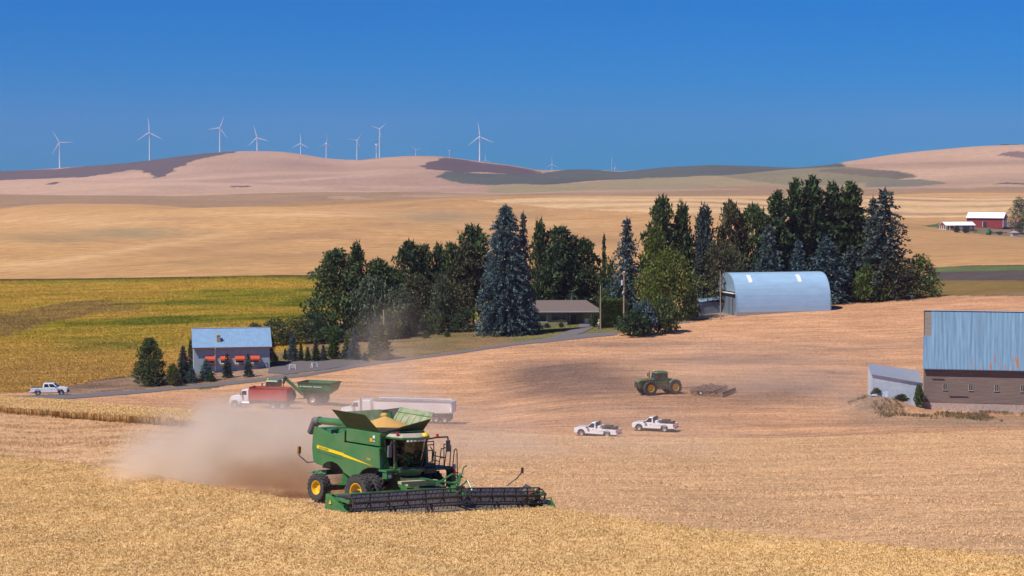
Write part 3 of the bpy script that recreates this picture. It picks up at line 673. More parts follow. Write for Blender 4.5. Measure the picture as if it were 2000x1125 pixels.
def spruce(seed, levels=26, per=11, fine=0.036, n=5, irregular=0.16, droop=0.25, power=0.85, top=1.0, belly=0.0, low=0.02):
    """unit tree: height 1, radius 1 at the base"""
    global rng; rng = np.random.default_rng(seed); cs = []; dd = []; ss = []
    for L in range(levels):
        h = low + (1 - low) * (L + rng.uniform(-0.3, 0.3)) / levels; h = min(max(h, low), 0.995)
        Rr = (1 - h)**power * (1 - belly * (1 - h)**3)
        nb = max(4, int(per * (0.45 + 0.55 * (1 - h))))
        a0 = rng.uniform(0, 6.28)
        for b in range(nb):
            a = a0 + 6.283 * b / nb + rng.normal(0, 0.18); Lb = Rr * rng.uniform(1 - irregular * 1.6, 1 + irregular) + 0.02
            m_ = max(3, int(9 * Lb + 2)); t = np.linspace(0.25, 1, m_)
            hz_ = h + 0.06 * Lb - droop * 0.16 * (Lb * t)**1.5 + rng.normal(0, 0.004)
            cs.append(np.c_[np.cos(a) * Lb * t, np.sin(a) * Lb * t, hz_]); dd.append(np.tile([math.cos(a), math.sin(a), 0.12], (m_, 1))); ss.append(np.full(m_, 1.0) * (1.15 - 0.5 * t))
    c = np.concatenate(cs); d = np.concatenate(dd); s = np.concatenate(ss)
    cc = c.copy(); v, t = sprays(cc, d, s * fine * 3.4, n, 0.45, droop * 0.3)
    # height is the unit: radii are scaled by the caller, so keep the sprays round for a typical 3:1 tree
    v[:, 2] = cc.repeat(n * 3, 0)[:, 2] + (v[:, 2] - cc.repeat(n * 3, 0)[:, 2]) * 0.36
    lead = np.c_[np.zeros(8), np.zeros(8), np.linspace(0.93, 0.985, 8)]
    v2, t2 = sprays(lead, np.tile([0, 0, 1.0], (8, 1)), np.full(8, 0.045), 8, 0.3)
    return [(v, t), (v2, t2)]
def blobs(seed, centers, n_tri, fine, ratio, droop=0.0, hollow=0.55, drop=0.15):
    """foliage masses: centers = (x, y, z, rx, rz); units radius 1, height 1; ratio = height / radius of the real tree"""
    global rng; rng = np.random.default_rng(seed); out = []
    for (x, y, z, rx, rz) in centers:
        k = int(n_tri * rx * rx * 30) + 30
        p = rng.normal(0, 1, (k, 3)); p /= np.linalg.norm(p, axis=1)[:, None]
        keep = (np.sin(p[:, 0] * 5 + x * 9) * np.sin(p[:, 1] * 5 + y * 7 + 1) * np.sin(p[:, 2] * 4 + z * 11) > -drop * 2.2) | (rng.random(k) < 0.45)
        p = p[keep]; rad = hollow + (1 - hollow) * rng.random(len(p))**0.6; rad *= 1 + 0.18 * np.sin(p[:, 0] * 7 + seed) * np.sin(p[:, 2] * 6 + z * 20)
        c = np.c_[x + p[:, 0] * rad * rx, y + p[:, 1] * rad * rx, z + p[:, 2] * rad * rz]
        v, t = sprays(c, p, np.full(len(c), fine), 1, 0.3, droop)
        b = c.repeat(3, 0); v[:, 2] = b[:, 2] + (v[:, 2] - b[:, 2]) / ratio
        t = np.clip(t * 0.7 + 0.3 * rng.random(), 0, 1)
        out.append((v, t))
    return out
def pine(seed, pads=46, low=0.22, lean=0.0, shape='round', fine=0.085):
    r = np.random.default_rng(seed); cs = []; s0 = lambda k: 0.33 * (0.75 + 0.4 * (1 - k))
    for i in range(pads):
        h = low + (0.97 - low) * (i / pads)**0.9
        k = (h - low) / (1 - low)
        R_ = {'round': (1 - k**3.0)**0.6 * (0.80 + 0.20 * min(1, k * 4)) * (1 - 0.25 * k), 'cone': (1 - k)**0.65, 'col': 0.8 * (1 - k**5)}[shape]
        a = i * 2.4 + r.normal(0, 0.5); d = max(0, R_ - 0.6 * s0(k)) * r.uniform(0.55, 1.15) if k < 0.9 else R_ * r.uniform(0, 0.5)
        s = r.uniform(0.22, 0.38) * (0.75 + 0.4 * (1 - k))
        cs.append((math.cos(a) * d + lean * k, math.sin(a) * d, h + r.normal(0, 0.01), s, s * r.uniform(0.11, 0.19)))
    return blobs(seed, cs, 34, fine, 2.2, hollow=0.35, drop=0.1)
def broad(seed, n=26, low=0.12, fine=0.07, shape='round', droop=0.0, ratio=1.6):
    r = np.random.default_rng(seed); cs = []
    for i in range(n):
        k = (i + 0.5) / n; h = low + (0.92 - low) * k
        R_ = (math.sin(PI * min(1, 0.18 + 0.78 * k)))**0.6 if shape == 'round' else (1 - 0.75 * k)
        a = i * 2.4 + r.normal(0, 0.4); s = r.uniform(0.24, 0.42) * (1.0 if shape == 'round' else (1.1 - 0.5 * k)); d = max(0, R_ - s * 0.7) * r.uniform(0.55, 1.0)
        cs.append((math.cos(a) * d, math.sin(a) * d, h, s, s * 0.36))
    cs.append((0, 0, 0.5, 0.55, 0.36))
    return blobs(seed, cs, 34, fine, ratio, droop=droop, hollow=0.5, drop=0.18)
def trunk_mesh(kind):
    b = MB(); r = random.Random(hash(kind) % 99)
    hh = {'spruce': 0.9, 'pine': 0.86, 'broad': 0.6}[kind]; n = 7
    z = [hh * i / n for i in range(n + 1)]; rr = [0.05 * (1 - 0.85 * i / n) + 0.004 for i in range(n + 1)]
    p = [(r.uniform(-0.02, 0.02) * (i > 0), r.uniform(-0.02, 0.02) * (i > 0), z[i]) for i in range(n + 1)]
    for i in range(n): b.cyl(p[i], p[i + 1], rr[i], rr[i + 1], 8, caps=False)
    if kind != 'spruce':
        for i in range(14):
            k = 0.25 + 0.6 * i / 14; a = i * 2.4; L = 0.6 * (1.1 - k); z0 = hh * k
            b.cyl((0, 0, z0), (math.cos(a) * L, math.sin(a) * L, z0 + 0.10), 0.018, 0.006, 5, caps=False)
    o = b.build('trunk', BARK); me = o.data; bpy.data.objects.remove(o); return me
TRK = {k: trunk_mesh(k) for k in ('spruce', 'pine', 'broad')}
PROTO = {
 'spruce_big': (crown_mesh('crown', spruce(11, 40, 16, 0.025, 8, 0.15, 0.5, 0.54, low=0.01, belly=0.12), LM['blue']), 'spruce'),
 'spruce_a': (crown_mesh('crown', spruce(12, 28, 11, 0.036, 5, 0.2, 0.35, 0.8), LM['blue']), 'spruce'),
 'spruce_b': (crown_mesh('crown', spruce(13, 24, 10, 0.04, 5, 0.3, 0.6, 0.7), LM['blue']), 'spruce'),
 'spruce_tall': (crown_mesh('crown', spruce(14, 34, 9, 0.03, 6, 0.4, 0.8, 0.9), LM['blue']), 'spruce'),
 'fir_col': (crown_mesh('crown', spruce(15, 30, 11, 0.045, 6, 0.38, 0.1, 0.62), LM['dark']), 'spruce'),
 'fir_thin': (crown_mesh('crown', spruce(16, 18, 7, 0.06, 4, 0.4, 0.5, 0.9), LM['dark']), 'spruce'),
 'small_a': (crown_mesh('crown', spruce(17, 14, 9, 0.065, 4, 0.15, 0.2, 0.9), LM['dark']), 'spruce'),
 'small_b': (crown_mesh('crown', spruce(18, 16, 9, 0.06, 4, 0.25, -0.2, 0.75), LM['dark']), 'spruce'),
 'pine_round': (crown_mesh('crown', pine(21, 84, 0.04, 0, 'round', 0.085), LM['pine']), 'pine'),
 'pine_a': (crown_mesh('crown', pine(22, 44, 0.25, 0.1, 'round', 0.1), LM['pine']), 'pine'),
 'pine_b': (crown_mesh('crown', pine(23, 40, 0.2, -0.1, 'cone', 0.1), LM['pine']), 'pine'),
 'pine_c': (crown_mesh('crown', pine(24, 46, 0.15, 0, 'col', 0.1), LM['pine']), 'pine'),
 'broad_a': (crown_mesh('crown', broad(31, 26, 0.1, 0.075), LM['leaf']), 'broad'),
 'broad_b': (crown_mesh('crown', broad(32, 30, 0.08, 0.075, 'cone'), LM['leaf']), 'broad'),
 'willow': (crown_mesh('crown', broad(33, 30, 0.06, 0.085, 'round', 1.6), LM['leaf']), 'broad'),
 'bush': (crown_mesh('crown', broad(34, 16, 0.14, 0.12, 'round', 0, 1.1), LM['leaf']), 'broad'),
 'bush_b': (crown_mesh('crown', broad(35, 14, 0.16, 0.13, 'cone', 0, 1.1), LM['leaf']), 'broad'),
 'dense': (crown_mesh('crown', broad(36, 44, 0.06, 0.055), LM['leaf']), 'broad'),
}
TREES = [
 # kind, colour, px, top row, width px, D, name, label
 ('pine_round', 'pine', 656, 488, 112, 374, 'pine_tree', 'big dark round pine at the left end of the grove beside the yellow field'),
 ('pine_b', 'pine', 699, 474, 48, 382, 'pine_tree', 'thin pine top poking up behind the right shoulder of the big round pine'),
 ('pine_a', 'pine', 741, 503, 68, 386, 'pine_tree', 'low broad pine between the big round pine and the taller middle pines'),
 ('pine_a', 'dark', 797, 467, 58, 394, 'pine_tree', 'tallest of the middle pines left of the giant blue spruce'),
 ('pine_c', 'pine', 829, 478, 48, 396, 'pine_tree', 'narrow pine just right of the tallest middle pine'),
 ('pine_b', 'dark', 855, 476, 44, 397, 'pine_tree', 'middle pine with a pointed top, second to the left of the ragged gap'),
 ('pine_c', 'pine', 881, 474, 52, 396, 'pine_tree', 'last middle pine before the ragged gap beside the giant blue spruce'),
 ('pine_a', 'pine', 765, 520, 60, 394, 'pine_tree', 'dark pine filling in under the middle pines'),
 ('willow', 'willow', 727, 538, 84, 369, 'willow_tree', 'grey green willow with drooping foliage in front of the big round pine'),
 ('willow', 'willow', 778, 560, 66, 367, 'willow_tree', 'second drooping willow, right behind the wooden post stub'),
 ('broad_a', 'brown', 815, 536, 84, 378, 'broadleaf_tree', 'olive brown leafy tree behind the willows'),
 ('broad_b', 'willow', 862, 530, 58, 374, 'broadleaf_tree', 'upright grey green leafy tree above the little shed'),
 ('broad_a', 'brown', 890, 552, 56, 376, 'broadleaf_tree', 'olive tree standing right behind the little shed'),
 ('bush', 'leaf', 762, 608, 62, 364, 'shrub', 'dark shrub under the willows left of the dry lawn'),
 ('bush', 'dark', 803, 612, 42, 368, 'shrub', 'bluish rounded shrub at the upper edge of the dry lawn'),
 ('bush_b', 'leaf', 834, 605, 44, 372, 'shrub', 'leafy shrub beside the bluish rounded one at the lawn edge'),
 ('bush', 'leaf', 858, 618, 20, 368, 'shrub', 'small round shrub on the lawn edge left of the little shed'),
 ('pine_c', 'pine', 925, 440, 78, 398, 'pine_tree', 'broad dark pine directly behind the left side of the giant blue spruce'),
 ('pine_a', 'brown', 912, 470, 60, 394, 'pine_tree', 'yellowish pine at the ragged gap left of the giant blue spruce'),
 ('spruce_big', 'blue', 988, 404, 126, 384, 'blue_spruce', 'giant blue spruce towering in front of the grove left of the house'),
 ('spruce_b', 'blue', 1021, 550, 56, 383, 'blue_spruce', 'lower blue spruce leaning on the right foot of the giant one'),
 ('spruce_tall', 'grey', 1022, 414, 46, 386, 'spruce_tree', 'second spire growing out behind the right side of the giant blue spruce'),
 ('pine_b', 'pine', 1056, 430, 44, 405, 'pine_tree', 'thin crowned pine right of the giant blue spruce top'),
 ('pine_a', 'dark', 1096, 440, 78, 406, 'pine_tree', 'bushy dark pine rising behind the left part of the house'),
 ('pine_a', 'pine', 1138, 463, 60, 406, 'pine_tree', 'lower pine behind the middle of the house'),
 ('fir_thin', 'dark', 1179, 457, 26, 402, 'fir_tree', 'skinny fir spire above the house antenna'),
 ('fir_col', 'dark', 1100, 478, 70, 405, 'fir_tree', 'dark fir close behind the house roof'),
 ('broad_b', 'brown', 1152, 515, 66, 405, 'broadleaf_tree', 'olive tree behind the right end of the house roof'),
 ('broad_a', 'leaf', 1066, 535, 60, 406, 'broadleaf_tree', 'dark leafy tree behind the left end of the house roof'),
 ('spruce_tall', 'blue', 1224, 426, 70, 396, 'blue_spruce', 'tall blue spruce right of the house, behind the utility pole'),
 ('broad_b', 'leaf', 1190, 500, 60, 402, 'broadleaf_tree', 'dark leafy tree between the house and the tall blue spruce'),
 ('pine_c', 'pine', 1290, 384, 60, 402, 'pine_tree', 'tallest pine above the yellow green dome tree'),
 ('pine_b', 'pine', 1328, 397, 54, 404, 'pine_tree', 'fork topped pine right of the one above the dome tree'),
 ('broad_b', 'lime', 1278, 432, 74, 396, 'cedar_tree', 'upright yellow green cedar behind the dome tree'),
 ('dense', 'lime', 1302, 488, 140, 386, 'broadleaf_tree', 'wide yellow green dome shaped tree left of the arched barn'),
 ('bush', 'blue', 1256, 592, 66, 376, 'shrub', 'blue green shrub at the foot of the dome tree right of the pole'),
 ('bush', 'leaf', 1300, 585, 70, 379, 'shrub', 'green shrub skirting the front of the dome tree'),
 ('bush_b', 'leaf', 1348, 560, 50, 384, 'shrub', 'dark shrub at the shaded right side of the dome tree'),
 ('bush', 'dark', 1240, 606, 84, 375, 'shrub', 'dark sprawling bush round the foot of the utility pole'),
 ('pine_b', 'grey', 1372, 402, 56, 406, 'pine_tree', 'thin greyish pine left of the arched barn'),
 ('spruce_a', 'grey', 1368, 448, 54, 399, 'spruce_tree', 'grey green spruce in front of the thin greyish pine'),
 ('broad_a', 'brown', 1408, 470, 76, 412, 'broadleaf_tree', 'brownish tree directly behind the left end of the arched barn'),
 ('pine_c', 'brown', 1427, 393, 54, 424, 'pine_tree', 'hazy thin pine above the left end of the arched barn'),
 ('pine_a', 'pine', 1470, 396, 66, 426, 'pine_tree', 'round hazy pine left of the tall dark firs'),
 ('fir_col', 'dark', 1516, 374, 54, 430, 'fir_tree', 'first of the tall dark firs from the left, notched below its top'),
 ('fir_col', 'dark', 1552, 350, 46, 434, 'fir_tree', 'slender tall fir second from the left in the dark row'),
 ('fir_col', 'dark', 1584, 345, 60, 436, 'fir_tree', 'twin topped fir, the highest of the dark row'),
 ('fir_col', 'dark', 1626, 357, 54, 438, 'fir_tree', 'dark fir right of the highest one'),
 ('fir_col', 'pine', 1661, 357, 62, 438, 'fir_tree', 'rightmost tall dark fir, next to the big grey spruce'),
 ('fir_thin', 'dark', 1604, 376, 40, 442, 'fir_tree', 'low fir filling the gap behind the highest dark firs'),
 ('spruce_b', 'grey', 1500, 440, 76, 420, 'spruce_tree', 'hazy grey dome shaped spruce behind the arched barn roof'),
 ('spruce_a', 'blue', 1558, 470, 70, 422, 'blue_spruce', 'blue spruce behind the middle of the arched barn roof'),
 ('spruce_b', 'blue', 1612, 462, 96, 424, 'blue_spruce', 'wide blue spruce behind the right end of the arched barn'),
 ('spruce_b', 'grey', 1662, 480, 80, 428, 'spruce_tree', 'grey spruce between the arched barn and the big grey spruce'),
 ('spruce_tall', 'grey', 1726, 370, 120, 430, 'spruce_tree', 'big grey spruce with long ragged boughs at the right end of the grove'),
 ('spruce_tall', 'grey', 1703, 385, 60, 434, 'spruce_tree', 'slim grey spruce hidden behind the left of the big grey one'),
 ('bush_b', 'green', 1688, 518, 78, 424, 'cedar_tree', 'bright green rounded cedar just right of the arched barn'),
 ('broad_a', 'brown', 1738, 500, 90, 427, 'broadleaf_tree', 'olive tree at the foot of the big grey spruce'),
 ('broad_b', 'green', 1797, 495, 82, 430, 'cedar_tree', 'last green cedar at the right end of the grove'),
 # row of young conifers by the gravel yard
 ('bush_b', 'green', 538, 692, 16, 358, 'shrub', 'little shrub at the right corner of the grey shed'),
 ('small_b', 'dark', 557, 680, 11, 360, 'young_conifer', 'tiny slim conifer at the left end of the young row'),
 ('spruce_a', 'blue', 572, 645, 28, 356, 'young_spruce', 'blue spruce near the left end of the young row, tallest there'),
 ('small_b', 'dark', 588, 668, 13, 355, 'young_conifer', 'slim dark conifer right of the left blue spruce'),
 ('small_a', 'dark', 601, 677, 17, 354, 'young_conifer', 'short cone right of the slim dark conifer'),
 ('small_a', 'dark', 617, 663, 21, 353, 'young_conifer', 'dark pointed conifer in the middle of the young row'),
 ('small_a', 'grey', 632, 673, 18, 353, 'young_conifer', 'short bluish cone left of the bright green young conifer'),
 ('small_b', 'green', 651, 640, 30, 354.9, 'young_conifer', 'bright green loose conifer in the young row'),
 ('small_b', 'green', 678, 655, 24, 354.9, 'young_conifer', 'green conifer hidden behind the steep blue spruce'),
 ('spruce_a', 'blue', 692, 643, 32, 352, 'young_spruce', 'steep blue spruce right of the middle of the young row'),
 ('bush_b', 'blue', 672, 684, 16, 353, 'young_conifer', 'knee high blue conifer at the foot of the steep blue spruce'),
 ('bush_b', 'blue', 712, 688, 14, 349, 'young_conifer', 'knee high blue conifer left of the twin conifers'),
 ('spruce_a', 'blue', 733, 618, 34, 352, 'young_spruce', 'blue half of the twin conifers at the bend of the road'),
 ('small_b', 'green', 745, 628, 48, 350, 'young_conifer', 'green half of the twin conifers at the bend of the road'),
 # round the grey shed
 ('pine_round', 'pine', 293, 660, 58, 328, 'pine_tree', 'bushy dark pine standing alone left of the grey shed by the road'),
 ('spruce_a', 'grey', 358, 676, 40, 330, 'spruce_tree', 'dark spruce against the left end of the grey shed'),
 ('bush', 'lime', 337, 712, 30, 327, 'shrub', 'yellow green shrub between the lone pine and the shed spruce'),
 ('bush', 'brown', 345, 728, 26, 325, 'shrub', 'brownish bush by the road left of the shed'),
 ('spruce_a', 'blue', 375, 715, 26, 329, 'young_spruce', 'small blue spruce at the left front corner of the shed'),
 ('small_b', 'leaf', 372, 662, 16, 352, 'broadleaf_tree', 'thin tree peeping out behind the left end of the shed'),
 ('spruce_b', 'blue', 403, 701, 34, 331, 'young_spruce', 'blue spruce in front of the first awning of the shed'),
 ('bush_b', 'dark', 412, 724, 17, 329.5, 'shrub', 'low dark bush at the foot of the white drainpipe'),
 ('small_a', 'grey', 444, 689, 24, 334.5, 'young_spruce', 'slender spruce in front of the second awning of the shed'),
 ('small_a', 'grey', 485, 689, 22, 334, 'young_spruce', 'sparse spruce in front of the fourth awning of the shed'),
 # thicket behind the shed
 ('bush', 'dark', 500, 634, 50, 379, 'thicket_bush', 'dark bush behind the right end of the blue shed roof'),
 ('broad_a', 'dark', 540, 622, 56, 380, 'thicket_bush', 'thicket bush right of the blue shed roof'),
 ('broad_b', 'green', 530, 648, 22, 354, 'thicket_bush', 'yellowish sapling in front of the thicket beside the shed roof'),
 ('broad_a', 'leaf', 578, 620, 56, 380, 'thicket_bush', 'thicket bush halfway between the shed roof and the big round pine'),
 ('broad_a', 'dark', 610, 610, 50, 366, 'thicket_bush', 'thicket bush at the foot of the big round pine'),
 ('bush', 'dark', 645, 640, 80, 363, 'thicket_bush', 'dark undergrowth bush under the big round pine behind the young row'),
 ('bush', 'dark', 705, 632, 50, 362, 'thicket_bush', 'dark undergrowth bush left of the twin conifers'),
 # lawn and house
 ('bush', 'leaf', 831, 646, 17, 362, 'fruit_tree', 'left of the two tiny round trees on the dry lawn'),
 ('bush', 'leaf', 873, 647, 15, 363, 'fruit_tree', 'right of the two tiny round trees on the dry lawn'),
 ('broad_a', 'dark', 905, 602, 50, 373, 'fruit_tree', 'low spreading tree shading the lawn beside the little shed'),
 ('bush', 'dark', 1160, 612, 22, 381, 'shrub', 'dark shrub in front of the white garage panel of the house'),
 ('bush', 'dark', 1096, 630, 12, 384, 'shrub', 'low shrub under the wide window of the house'),
 ('bush', 'dark', 1068, 632, 16, 384, 'shrub', 'low shrub under the small window of the house'),
 ('bush', 'leaf', 1052, 634, 22, 383, 'shrub', 'low shrub at the dark left corner of the house'),
 # far away
 ('dense', 'dark', 1990, 386, 44, 1360, 'broadleaf_tree', 'dark tree at the right edge beside the red barn'),
 ('bush', 'dark', 1965, 282, 24, 4250, 'broadleaf_tree', 'left clump of trees on the far hilltop'),
 ('bush', 'dark', 1985, 282, 22, 4250, 'broadleaf_tree', 'right clump of trees on the far hilltop'),
 ('bush', 'dark', 2003, 282, 18, 4250, 'broadleaf_tree', 'hilltop trees cut by the right edge'),
 ('bush', 'dark', 1868, 441, 16, 1345, 'shrub', 'dark shrub below the porch of the red farm house'),
 ('bush', 'dark', 1886, 443, 16, 1345, 'shrub', 'dark shrub right of the one below the red porch'),
]
def plant_tree(kind, colr, px, top, wpx, D, name, label):
    me, tk = PROTO[kind]
    if 360.5 < D < 385 and 590 < px < 940 and kind != 'x': D += 22
    elif 385 <= D < 400 and 590 < px < 960: D += 19
    elif 1040 < px < 1400 and D > 380: D += 14
    elif 480 < px < 600 and 365 < D < 385: D += 8
    base = G(px, D); s = F / D
    ztop = P(px, top, D).z; h = ztop - base.z
    if kind in ('pine_a', 'pine_b', 'pine_c', 'pine_round', 'willow', 'broad_a', 'broad_b', 'dense', 'bush', 'bush_b'): h *= 1.0
    r = wpx / s / 2
    t = thing(name, label, {'shrub': 'bush', 'thicket_bush': 'bush'}.get(name, 'tree'), base, random.uniform(0, 6.28),
              'trees of the farmyard grove' if D > 350 and D < 450 and name not in ('shrub', 'fruit_tree', 'thicket_bush') else None)
    c = bpy.data.objects.new('crown', me); COL.objects.link(c); c.parent = t
    kx = {'pine_round': 1.22, 'pine_a': 1.55, 'pine_b': 1.5, 'pine_c': 1.6, 'broad_a': 1.4, 'broad_b': 1.4, 'willow': 1.35, 'fir_col': 1.8, 'spruce_tall': 1.35, 'spruce_b': 1.15, 'dense': 1.1}.get(kind, 1.0)
    c.scale = (r * kx, r * kx, h)
    c.material_slots[0].link = 'OBJECT'; c.material_slots[0].material = LM[colr]
    k = bpy.data.objects.new('trunk', TRK[tk]); COL.objects.link(k); k.parent = t
    rr = max(0.6, min(r, h * 0.35)); k.scale = (rr, rr, h); k.location.z = -0.05
    return t
for a in TREES: plant_tree(*a)
# clipped hedge right of the house
hb = G(1197, 393)
h = thing('hedge', 'tall clipped dark green hedge block between the house and the utility pole', 'hedge', hb)
rng = np.random.default_rng(5)
s = F / 393; hw, hd, hh_ = 23.5 / s, 1.6, P(1197, 586, 393).z - hb.z
n = 26000; f_ = rng.integers(0, 4, n); a, b, c = rng.random(n), rng.random(n), rng.random(n)
q = np.c_[np.where(f_ == 1, -1, np.where(f_ == 2, 1, a * 2 - 1)) * hw, np.where(f_ == 0, -1, b * 2 - 1) * hd, np.where(f_ == 3, 1, c) * hh_]
q += rng.normal(0, 0.07, q.shape)
nrm = np.c_[(f_ == 2) * 1.0 - (f_ == 1) * 1.0, (f_ == 0) * -1.0, (f_ == 3) * 1.0 + 0.4]
v, t_ = sprays(q, nrm, np.full(n, 0.22), 1, 0.2)
hc = bpy.data.objects.new('crown', crown_mesh('crown', [(v, t_)], LM['green'])); COL.objects.link(hc); hc.parent = h
MB().bx(-hw * 0.93, hw * 0.93, -hd * 0.9, hd * 0.9, 0, hh_ * 0.96).build('trunk', BARK, h)
# ---------------------------------------------------------------- wind turbines
TW = mat('turbine_white', (0.80, 0.82, 0.85), 0.35, var=0.03, scale=0.02)
TB = mat('turbine_blade_white', (0.68, 0.71, 0.76), 0.4, var=0.03, scale=0.02)
def make_turbine():
    t = thing('wind_turbine', 'proto', 'wind turbine', (0, 0, 0))
    MB().cyl((0, 0, 0), (0, 0, 1), 2.3, 1.35, 20).build('tower', TW, t, smooth=True)
    nb = MB().prism([(-2.0, -1.9), (2.0, -1.9), (2.2, 0.4), (1.6, 2.0), (-1.6, 2.0), (-2.2, 0.4)], -2.5, 8.5, 'xz').build('nacelle', TW, t, bevel=0.4)
    hub = MB().ball((0, -4.2, 0), (1.9, 2.3, 1.9), 14, 9).build('hub', TW, t, smooth=True)
    for k in range(3):
        b = MB(); secs = []
        for i, (r, c, th) in enumerate([(1.0, 1.0, 1.0), (4, 1.2, 1.0), (9, 2.3, 0.6), (18, 1.8, 0.4), (30, 1.15, 0.24), (40, 0.65, 0.14), (44.5, 0.25, 0.07)]):
            secs.append([(-c * 0.6, -4.2, r), (0, -4.2 - th, r), (c, -4.2, r), (0, -4.2 + th, r)])
        for s0, s1 in zip(secs, secs[1:]): b.add(s0 + s1, [(0, 1, 5, 4), (1, 2, 6, 5), (2, 3, 7, 6), (3, 0, 4, 7)])
        o = b.build('blade', TB, t, smooth=True); o.rotation_euler = (0, k * 2 * PI / 3, 0)
    return t
TUR = [  # px, hub row, blade length px, tower foot row, angle of one blade from up (clockwise), yaw, label
 (116, 278, 30, 332, 90, 0.25, 'leftmost wind turbine, standing apart at the low left end of the ridge'),
 (292, 259, 33, 313, -3, 0.1, 'second turbine from the left, one blade straight up'),
 (429, 250, 28, 299, 22, 0.2, 'third turbine from the left, beside the pale hill top'),
 (502, 269, 27, 296, -14, 0.1, 'turbine rising behind the rounded pale hill top, fourth from the left'),
 (587, 280, 22, 300, 0, 0.15, 'fifth turbine from the left at the right shoulder of the rounded hill'),
 (637, 280, 21, 309, 5, 0.6, 'sixth turbine from the left, in the dip between the two pale hills'),
 (697, 274, 20, 313, 38, 0.5, 'seventh turbine from the left, just left of the crowded pair'),
 (741, 252, 21, 309, 50, 0.3, 'tall turbine of the crowded pair with two blades raised in a V'),
 (735, 282, 20, 309, -52, 0.9, 'small far turbine of the crowded pair, half hidden beside the tall one'),
 (812, 293, 14, 306, -50, 0.5, 'short turbine peeping over the second pale hill'),
 (878, 294, 12, 311, -60, 0.9, 'small turbine at the left end of the dark ridge'),
 (937, 267, 33, 319, -7, 0.15, 'large turbine standing on the dark ridge right of the pale hills'),
 (948, 312, 14, 321, 0, 0.2, 'tiny turbine right at the foot of the large one on the dark ridge'),
 (1078, 321, 17, 337, -2, 0.2, 'lone turbine in the low saddle right of the dark ridge'),
 (1195, 311, 9, 339, 35, 1.1, 'left turbine of the distant pair over the green ridge'),
 (1201, 328, 13, 339, 0, 0.6, 'right and lower turbine of the distant pair over the green ridge'),
]
proto = make_turbine()
for i, (px, hr, bl, fr, ang, yaw, lab) in enumerate(TUR):
    o = proto if i == 0 else copy_tree(proto)
    sc = min(1.0, bl / 33.0); D = 44.5 * F / 33.5 / max(sc, 0.45) if bl > 12 else 6900
    D = min(max(D, 5230), 6950); sc = (bl * 0.88 / F * D) / 44.5
    hub = P(px, hr, D); g = G(px, D).z
    o.location = (hub.x, D, g); o.rotation_euler = (0, 0, yaw - 0.1); o['label'] = lab; o['group'] = 'wind turbines along the skyline'
    H = hub.z - g
    for c in o.children:
        n = c.name.split('.')[0]
        if n == 'tower': c.scale = (sc, sc, H)
        else:
            c.scale = (sc, sc, sc); c.location.z = H
            if n == 'blade':
                pass
    bl_ = [c for c in o.children if c.name.startswith('blade')]
    for k, c in enumerate(bl_): c.rotation_euler = (0, R(ang) + k * 2 * PI / 3, 0)
# ---------------------------------------------------------------- buildings
def steel(name, col, axis='X', ribs=4.0, rough=0.42, metal=0.35, var=0.12, **kw): return ribbed(mat(name, col, rough, metal, var=var, scale=1.2, **kw), ribs, axis, 0.5, 0.03)
BLUER = steel('pale_blue_roof_steel', (0.26, 0.42, 0.60), 'X', 1.1, 0.38, 0.25)
GREYW = steel('grey_wall_steel', (0.30, 0.39, 0.44), 'X', 1.6, 0.6, 0.0)
WHITE = mat('white_paint', (0.80, 0.80, 0.79), 0.5, var=0.05)
REDP = mat('red_awning_paint', (0.55, 0.085, 0.035), 0.55, var=0.08)
BROWNT = mat('brown_red_trim', (0.22, 0.07, 0.045), 0.6)
DGLASS = mat('window_glass', (0.03, 0.045, 0.06), 0.08, spec=0.8, var=0.3)
CONC = mat('concrete', (0.36, 0.33, 0.30), 0.9, var=0.15, scale=2, bump=0.3)
DARK = mat('dark_metal', (0.035, 0.035, 0.04), 0.55, var=0.2)
WOOD = mat('weathered_wood', (0.19, 0.15, 0.125), 0.9, var=0.4, scale=2.2, stretch=(0.25, 1, 9), bump=0.5, bscale=6)
POLEW = mat('pole_wood', (0.36, 0.25, 0.18), 0.85, var=0.3, scale=6, stretch=(3, 3, 0.2), bump=0.3)
GALV = ribbed(mat('galvanised_sheet', (0.60, 0.72, 0.84), 0.30, 0.3, var=0.14, scale=1.4), 2.4, 'X', 0.35, 0.03)
def roof_slab(b, x0, x1, ya, za, yb, zb, th=0.12):
    return b.hexa([(x0, ya, za), (x1, ya, za), (x1, ya, za + th), (x0, ya, za + th)], [(x0, yb, zb), (x1, yb, zb), (x1, yb, zb + th), (x0, yb, zb + th)])
def base_at(px, D, dz=0.0): return G(px, D, dz)

# --- grey shed with awnings. local x along the front, y away, origin at the left front corner
b0 = P(379, 728, 345)
TH = R(10.5)
sx = 12.35; sy = 8.2; eave = 4.15; rdg = 6.85
sh = thing('shed', 'grey metal shed with pale blue roof and four red awnings above the road', 'shed', b0, TH); sh.scale = (1.06, 1.06, 1.06)
b = MB().bx(0, sx, 0, sy, -1.2, eave)
for x in (0.0, sx - 0.12):
    b.prism([(0, eave), (sy, eave), (sy / 2, rdg - 0.1)], x, x + 0.12, 'yz')
wall = b.build('wall', GREYW, sh)
b = MB(); roof_slab(b, -0.25, sx + 0.35, -0.45, eave - 0.12, sy / 2, rdg); roof_slab(b, -0.25, sx + 0.35, sy + 0.45, eave - 0.12, sy / 2, rdg)
rf = b.build('roof', BLUER, sh)
MB().bx(-0.27, sx + 0.37, -0.50, -0.455, eave - 0.20, eave - 0.03).build('fascia', BROWNT, rf)
MB().bar((-0.25, sy / 2, rdg + 0.14), (sx + 0.35, sy / 2, rdg + 0.14), 0.35, 0.05).build('ridge_cap', steel('ridge_cap_metal', (0.75, 0.8, 0.85)), rf)
